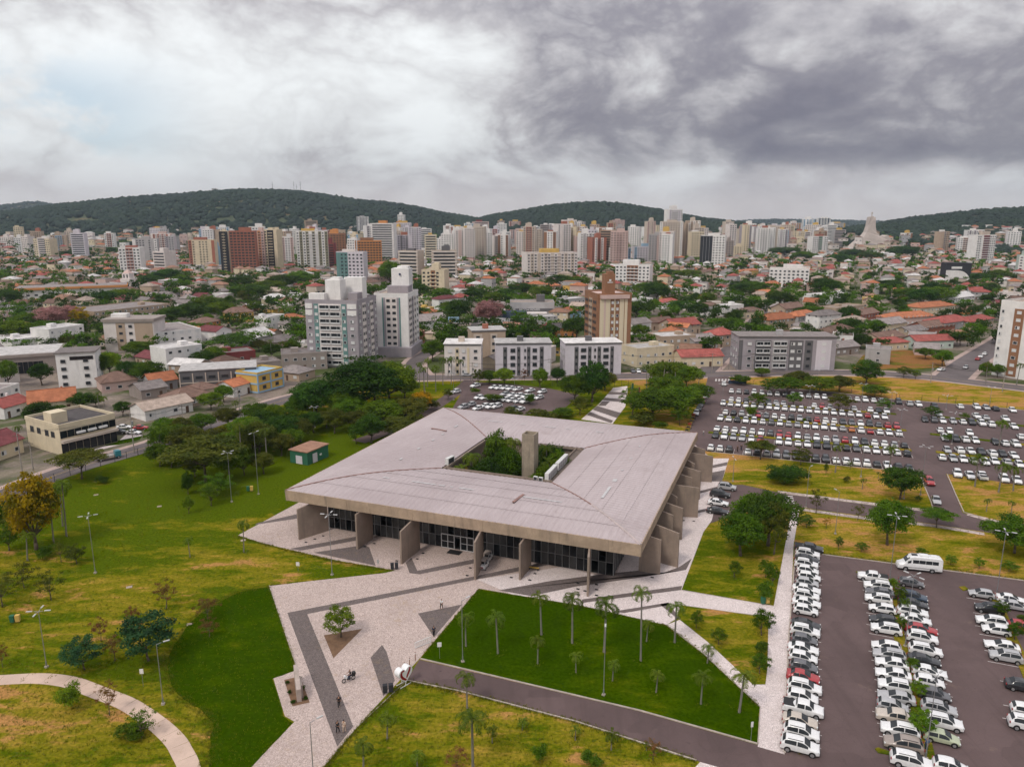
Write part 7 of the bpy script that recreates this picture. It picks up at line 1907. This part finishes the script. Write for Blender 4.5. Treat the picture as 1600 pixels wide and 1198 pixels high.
# billboard, flags, masts
X, Y = G(709, 520); o = empty('billboard', (X, Y, 0), math.radians(6), 'blue and yellow billboard on a teal post', 'billboard'); D_ = depth(Y) / FPX
MB().tube((0, 0, 0), (0, 0, 5), .4, .35, 8).build('post', wall('teal'), o); MB().box((0, -.3, 7.3), (17 * D_, .3, 8 * D_)).build('panel', wall('sky blue'), o); MB().box((-1, -.5, 6.6), (8 * D_, .06, 3 * D_)).build('print', wall('yellow'), o); MB().box((2, -.48, 5.4), (12 * D_, .05, 1.4 * D_)).build('print', wall('white'), o)
for x, y, t, c, nm in ((986, 636, 598, 'green', 'green flag hanging on a pole among the park trees'), (996, 640, 604, 'maroon', 'dark red flag hanging on a pole among the park trees')):
    X, Y = G(x, y); h = hz(X, Y, t); o = empty('flagpole', (X, Y, 0), .3, nm, 'flagpole', 'flagpoles'); MB().tube((0, 0, 0), (0, 0, h), .07, .04, 6).build('pole', METAL, o)
    q = MB(); [q.quad((.05 + .12 * i, .1 * math.sin(i * 1.9), h - 2.8 + .1 * i), (.17 + .12 * i, .1 * math.sin((i + 1) * 1.9), h - 2.8 + .1 * (i + 1)), (.17 + .12 * i, .1 * math.sin((i + 1) * 1.9), h - .2), (.05 + .12 * i, .1 * math.sin(i * 1.9), h - .2)) for i in range(5)]; q.build('flag', wall(c), o)
for i, (x, y) in enumerate(((431, 284), (464, 284), (468, 288), (474, 283))):
    Y = 2480; X = (x - 800) / FPX * depth(Y); h1 = hz(X, Y, y); h0 = H_W(X, Y); o = empty('radio_mast', (X, Y, h0), 0, f'{("first", "second", "third", "fourth")[i]} thin radio mast from the west on the hilltop', 'mast', 'radio masts on the hill')
    MB().tube((0, 0, 0), (0, 0, h1 - h0), .9, .5, 5).build('mast', METAL, o); MB().box((0, 0, (h1 - h0) * .7), (3, 3, 2)).build('antenna', METAL, o)
Y = 2480; X = (341 - 800) / FPX * depth(Y); o = empty('hilltop_house', (X, Y, H_W(X, Y)), 0, 'pale blocky house on the hill crest', 'house'); MB().box((0, 0, 9), (11, 9, 20)).build('wall', wall('grey'), o); MB().box((2, 0, 15), (18, 8, 5)).build('terrace', wall('grey'), o)
# ---- people: one skinned body each, clothes as children
SKIN = flat('skin', (.35, .19, .12), .6)
HAIRM = flat('hair_dark', (.015, .011, .009), .7)
def skin_obj(name, V, E_, R_, m_, parent, root=0, sub=1):
    me = bpy.data.meshes.new(name); me.from_pydata(V, E_, []); me.materials.append(m_); o = bpy.data.objects.new(name, me); link(o, parent)
    o.modifiers.new('skin', 'SKIN'); d_ = me.skin_vertices[0].data
    for i, r in enumerate(R_): d_[i].radius = (r, r) if not isinstance(r, tuple) else r; d_[i].use_root = (i == root)
    s = o.modifiers.new('sub', 'SUBSURF'); s.levels = sub; s.render_levels = sub
    for p in me.polygons: p.use_smooth = True
    return o
def person(X, Y, z, rz, shirt, trouser, label, stride=.16, sit=False, arms=(.05, .05)):
    o = empty('person', (X, Y, z), rz, label, 'person', 'people in the park')
    V, E_, R_ = [], [], []
    def v(p, r, par=None):
        V.append(p); R_.append(r)
        if par is not None: E_.append((par, len(V) - 1))
        return len(V) - 1
    pel = v((0, 0, .95), (.15, .11)); wa = v((0, 0, 1.1), (.13, .1), pel); ch = v((0, 0, 1.3), (.16, .11), wa); nk = v((0, .01, 1.46), .055, ch); hd = v((0, .03, 1.58), (.085, .1), nk); ht = v((0, .02, 1.69), (.07, .08), hd); v((0, .14, 1.58), .018, hd)
    J = {}
    for s in (-1, 1):
        sh = v((s * .19, 0, 1.4), .065, ch); sw = stride * .9 * s
        el = v((s * .25, -.02 - sw * .5 + (.12 if sit else 0), 1.14 if not sit else 1.2), .045, sh); wr = v((s * .24, .1 - sw + (.3 if sit else 0), .93 if not sit else 1.1), .033, el); pm = v((s * .24, .13 - sw + (.36 if sit else 0), .86 if not sit else 1.08), (.036, .022), wr)
        for f in range(5): v((s * (.215 + .014 * f), .15 - sw + (.4 if sit else 0) + (.03 if f == 0 else 0), .79 - .006 * (f % 3) + (.28 if sit else 0)), .009, pm)
        hp = v((s * .09, 0, .9), .09, pel); st_ = stride * s
        if sit: kn = v((s * .17, .42, .82), .065, hp); an = v((s * .17, .3, .42), .045, kn); v((s * .17, .46, .36), .035, an)
        else: kn = v((s * .1, st_ * .6 + .03, .5), .06, hp); an = v((s * .1, st_, .09), .042, kn); v((s * .1, st_ + .16, .035), .035, an)
        J[s] = (sh, el, wr, hp, kn, an)
    skin_obj('body', V, E_, R_, SKIN, o)
    def sub(name, idx, edges, grow, m_):
        mp = {k: i for i, k in enumerate(idx)}
        skin_obj(name, [V[k] for k in idx], [(mp[a], mp[b]) for a, b in edges], [tuple(q + grow for q in R_[k]) if isinstance(R_[k], tuple) else R_[k] + grow for k in idx], m_, o)
    a, b = J[-1], J[1]
    sub('shirt', [pel, wa, ch, a[0], a[1], b[0], b[1]], [(pel, wa), (wa, ch), (ch, a[0]), (a[0], a[1]), (ch, b[0]), (b[0], b[1])], .022, shirt)
    sub('trousers', [pel, a[3], a[4], a[5], b[3], b[4], b[5]], [(pel, a[3]), (a[3], a[4]), (a[4], a[5]), (pel, b[3]), (b[3], b[4]), (b[4], b[5])], .02, trouser)
    skin_obj('hair', [(0, -.03, 1.6), (0, 0, 1.69), (0, .05, 1.7)], [(0, 1), (1, 2)], [(.088, .07), (.085, .06), .06], HAIRM, o)
    for s in (-1, 1): MB().box((s * .035, .125, 1.6), (.022, .02, .016)).build('eye', BLACKP, o)
    return o
C_ = {k: mat('cloth_' + k, c, .9, .1, 4) for k, c in {'black': (.015, .015, .017), 'white': (.7, .7, .7), 'beige': (.5, .38, .3), 'navy': (.02, .035, .07), 'grey': (.2, .2, .21), 'blue': (.05, .12, .25)}.items()}
for x, y, rz, sh, tr, lb, st_ in ((690, 951, 2.6, 'white', 'black', 'person in white shirt walking across the plaza', .18), (530, 1105, .3, 'black', 'black', 'person in black walking alone on the dark paving', .2), (528, 1145, -.4, 'black', 'black', 'person in black walking beside a companion in pale clothes', .16), (538, 1144, -.3, 'beige', 'beige', 'person in pale beige clothes walking beside a companion in black', .12),
        (1447, 1172, 2, 'blue', 'navy', 'person in blue standing at the open boot of the bronze car', .02), (1099, 681, 1, 'white', 'grey', 'person walking on the access lane by the hall roof', .15), (1158, 704, 0, 'black', 'navy', 'person in dark clothes beside the dark car, lowest far row', .05), (678, 994, .5, 'navy', 'black', 'person in dark clothes on the dark paving triangle', .1), (1152, 706, 2.2, 'black', 'black', 'second person in black beside the dark car, lowest far row', .05)):
    X, Y = G(x, y); person(X, Y, .028, rz, C_[sh], C_[tr], lb, st_)
# motorcycle and rider
X, Y = G(545, 1064); rz = math.radians(216); o = empty('motorcycle', (X, Y, .03), rz, 'white and black motorcycle crossing the plaza', 'motorcycle')
def torus(mb, c, R_, r, n=18, k=6, mi=0):
    vs_ = []; fs = []
    for i in range(n):
        a = 2 * math.pi * i / n
        for j in range(k): b = 2 * math.pi * j / k; q = R_ + r * math.cos(b); vs_.append((c[0] + q * math.cos(a), c[1] + r * math.sin(b), c[2] + q * math.sin(a)))
    for i in range(n):
        for j in range(k): fs.append((i * k + j, ((i + 1) % n) * k + j, ((i + 1) % n) * k + (j + 1) % k, i * k + (j + 1) % k))
    mb.add(vs_, fs, mi)
for x in (.66, -.66):
    mb = MB(); torus(mb, (x, 0, .31), .26, .055); wh = mb.build('wheel', RUBBER, o); q = MB()
    for i in range(6): a = i * math.pi / 3; q.tube((x, 0, .31), (x + .24 * math.cos(a), 0, .31 + .24 * math.sin(a)), .012, .012, 4)
    q.build('spokes', METAL, wh)
mb = MB(); mb.tube((.66, .07, .31), (.42, .06, .9), .025, .025, 6); mb.tube((.66, -.07, .31), (.42, -.06, .9), .025, .025, 6); mb.build('fork', METAL, o)
MB().box((.25, 0, .72), (.5, .26, .24), taper=.7).build('tank', MATS['paint_w'], o); MB().box((-.3, 0, .76), (.75, .26, .12)).build('seat', BLACKP, o); MB().box((0, 0, .42), (.45, .28, .34)).build('engine', DARKMET, o); MB().box((.52, 0, .88), (.2, .26, .28)).build('front_fairing', MATS['paint_w'], o)
MB().tube((.38, -.36, 1.02), (.38, .36, 1.02), .02, .02, 6).build('handlebar', DARKMET, o); MB().box((-.75, 0, .95), (.42, .42, .36)).build('top_box', BLACKP, o); MB().tube((-.1, -.14, .3), (-.85, -.18, .36), .045, .05, 6).build('exhaust', METAL, o); MB().box((-.75, 0, .6), (.4, .1, .1)).build('rear_fender', BLACKP, o)
rp = Vector((X, Y)) + Vector((math.cos(rz), math.sin(rz))) * -.25
person(rp.x, rp.y, -.03, rz - math.pi / 2, C_['black'], C_['navy'], 'rider in black seated on the motorcycle', 0, True)
for i in range(7):
    X, Y = G(1084 - i * 2.2, 650 + i * 5); o = empty('motorcycle', (X, Y, .01), math.radians(-15), f'dark motorcycle, {ORD[i] if i else "first "}in the row by the access lane'.replace('  ', ' '), 'motorcycle', 'motorcycles in the row by the lane')
    mb = MB(); torus(mb, (.66, 0, .31), .26, .06, 12, 5); mb.build('wheel', RUBBER, o); mb = MB(); torus(mb, (-.66, 0, .31), .26, .06, 12, 5); mb.build('wheel', RUBBER, o)
    MB().box((0, 0, .6), (1.1, .28, .4), taper=.7).build('body', MATS['paint_k' if i % 3 else 'paint_r'], o); MB().tube((.4, -.35, 1.0), (.4, .35, 1.0), .02, .02, 6).build('handlebar', DARKMET, o)
# litter of pale stones and covers on the west lawn
for i, (x, y) in enumerate(((150, 773), (249, 791), (202, 917), (380, 844), (297, 975))):
    X, Y = G(x, y); o = empty('inspection_cover', (X, Y, .01), .4, f'{("pale concrete cover highest", "pale concrete cover second highest", "pale concrete cover beside the rust-leaved tree", "small pale cover near the plaza tip", "small pale cover by the lush turf")[i]} on the west lawn', 'cover', 'inspection covers'); MB().box((0, 0, .03), (.9, .7, .06)).build('slab', KERB, o); MB().box((0, 0, .07), (.6, .4, .02)).build('lid', PAVE, o)
for p, q, c in (((148, 699), (172, 716), 'beige'),):
    sheet('driveway', [(128, 712), (160, 702), (205, 690), (222, 680), (205, 672), (184, 690), (140, 704)], .03, PLAZAW); sheet('verge', [(160, 697), (180, 689), (222, 681), (218, 687), (185, 695)], .05, LUSH)
# tufts: taller grass along lawn edges and round trunks, strewn blades elsewhere
def tufts():
    rs = np.random.RandomState(3); P_ = []
    def along(line, n, spread):
        g = px2(line)
        for _ in range(n):
            i = rs.randint(len(g) - 1); t = rs.rand(); a, b = g[i], g[i + 1]
            P_.append((a[0] + (b[0] - a[0]) * t + rs.normal() * spread, a[1] + (b[1] - a[1]) * t + rs.normal() * spread))
    along([(372, 838), (455, 861), (520, 876), (618, 892)], 700, .35); along([(600, 897), (480, 910), (421, 917)], 500, .35); along([(421, 917), (465, 1046)], 300, .2)
    along([(637, 1065), (720, 1081), (900, 1128), (1088, 1189)], 900, .3); along([(505, 1200), (557, 1138), (634, 1066)], 500, .3); along([(657, 1027), (748, 921)], 300, .25); along([(748, 921), (905, 947), (1040, 977), (1100, 1023), (1187, 1105)], 600, .25)
    along(LB, 900, .5); along([(1284, 864), (1600, 905)], 500, .3)
    for (x, y, r) in OCC:
        if y < 135 and r < 5 and x < 40:
            for _ in range(10): P_.append((x + rs.normal() * .5, y + rs.normal() * .5))
    for _ in range(4500):
        x, y = rs.uniform(0, 480), rs.uniform(760, 1198); P_.append(G(x, y))
    for _ in range(900):
        x, y = rs.uniform(520, 1050), rs.uniform(1070, 1198)
        if y > 1064 + (x - 640) * .28: P_.append(G(x, y))
    keep = []
    pl = px2(PLZ); 
    def inside(p, poly):
        c = False; n = len(poly); j = n - 1
        for i in range(n):
            xi, yi = poly[i]; xj, yj = poly[j]
            if (yi > p[1]) != (yj > p[1]) and p[0] < (xj - xi) * (p[1] - yi) / (yj - yi) + xi: c = not c
            j = i
        return c
    path = pr[::6]
    for p in P_:
        if inside(p, pl): continue
        if any((p[0] - q[0]) ** 2 + (p[1] - q[1]) ** 2 < 2.2 for q in path): continue
        keep.append(p)
    P_ = np.array(keep); n = len(P_); B = 5
    ang = rs.uniform(0, 6.28, (n, B)); off = rs.normal(size=(n, B, 2)) * .1; h = rs.uniform(.1, .28, (n, B)); w = .035
    base = np.concatenate([P_[:, None, :] + off, np.full((n, B, 1), .02)], -1); d = np.stack([np.cos(ang), np.sin(ang), np.zeros_like(ang)], -1); tip = base + np.stack([np.sin(ang) * .1, -np.cos(ang) * .1, h], -1)
    V = np.stack([base - d * w, base + d * w, tip], 2); o = inst('grass', np_mesh('grass', V, np.arange(V.size // 3).reshape(-1, 3), leaf_mat('grass_blade', (.12, .15, .006), (.19, .2, .012), (.26, .22, .03), .45), 3)); tag(o, 'scattered taller grass tufts on the lawns', None, None, 'stuff')
tufts()

# ------------------------------------------------------------------ labels of the many

def finish_labels():
    buckets = {}
    for rec in PENDING:
        o, look, noun, X, Y = rec
        lm = min(LANDMARKS, key=lambda t: (t[1] - X) ** 2 + (t[2] - Y) ** 2)
        buckets.setdefault((look, noun, lm[0]), []).append(((lm[1] - X) ** 2 + (lm[2] - Y) ** 2, o))
    for (look, noun, lm), L_ in buckets.items():
        L_.sort(key=lambda t: t[0])
        for i, (d, o) in enumerate(L_):
            if len(L_) == 1: o['label'] = f'{look} by the {lm}'
            else: o['label'] = f'{look}, {ORD[i] if i < len(ORD) else str(i + 1) + "th "}nearest such {noun} to the {lm}'
            w_ = o['label'].split()
            if len(w_) > 16: o['label'] = o['label'].replace(' such ', ' ').replace(' to the ', ' to ').replace(' with ', ', ')
finish_labels()
HAZE_D = .00006
# ------------------------------------------------------------------ air
HZ = MB().prism([(-5700, -350), (5700, -350), (5700, 6500), (-5700, 6500)], -2, 330, bottom=True)
hm = bpy.data.materials.new('haze'); hm.use_nodes = True; hn = hm.node_tree
for n_ in list(hn.nodes):
    if n_.type != 'OUTPUT_MATERIAL': hn.nodes.remove(n_)
pv = hn.nodes.new('ShaderNodeVolumePrincipled'); pv.inputs['Color'].default_value = (.7, .84, 1.0, 1); pv.inputs['Density'].default_value = HAZE_D; pv.inputs['Anisotropy'].default_value = .2
hn.links.new(pv.outputs[0], hn.nodes['Material Output'].inputs['Volume'])
ho = HZ.build('haze', hm); ho['kind'] = 'stuff'; ho['label'] = 'thin pale haze over the city'
ho.display_type = 'BOUNDS'
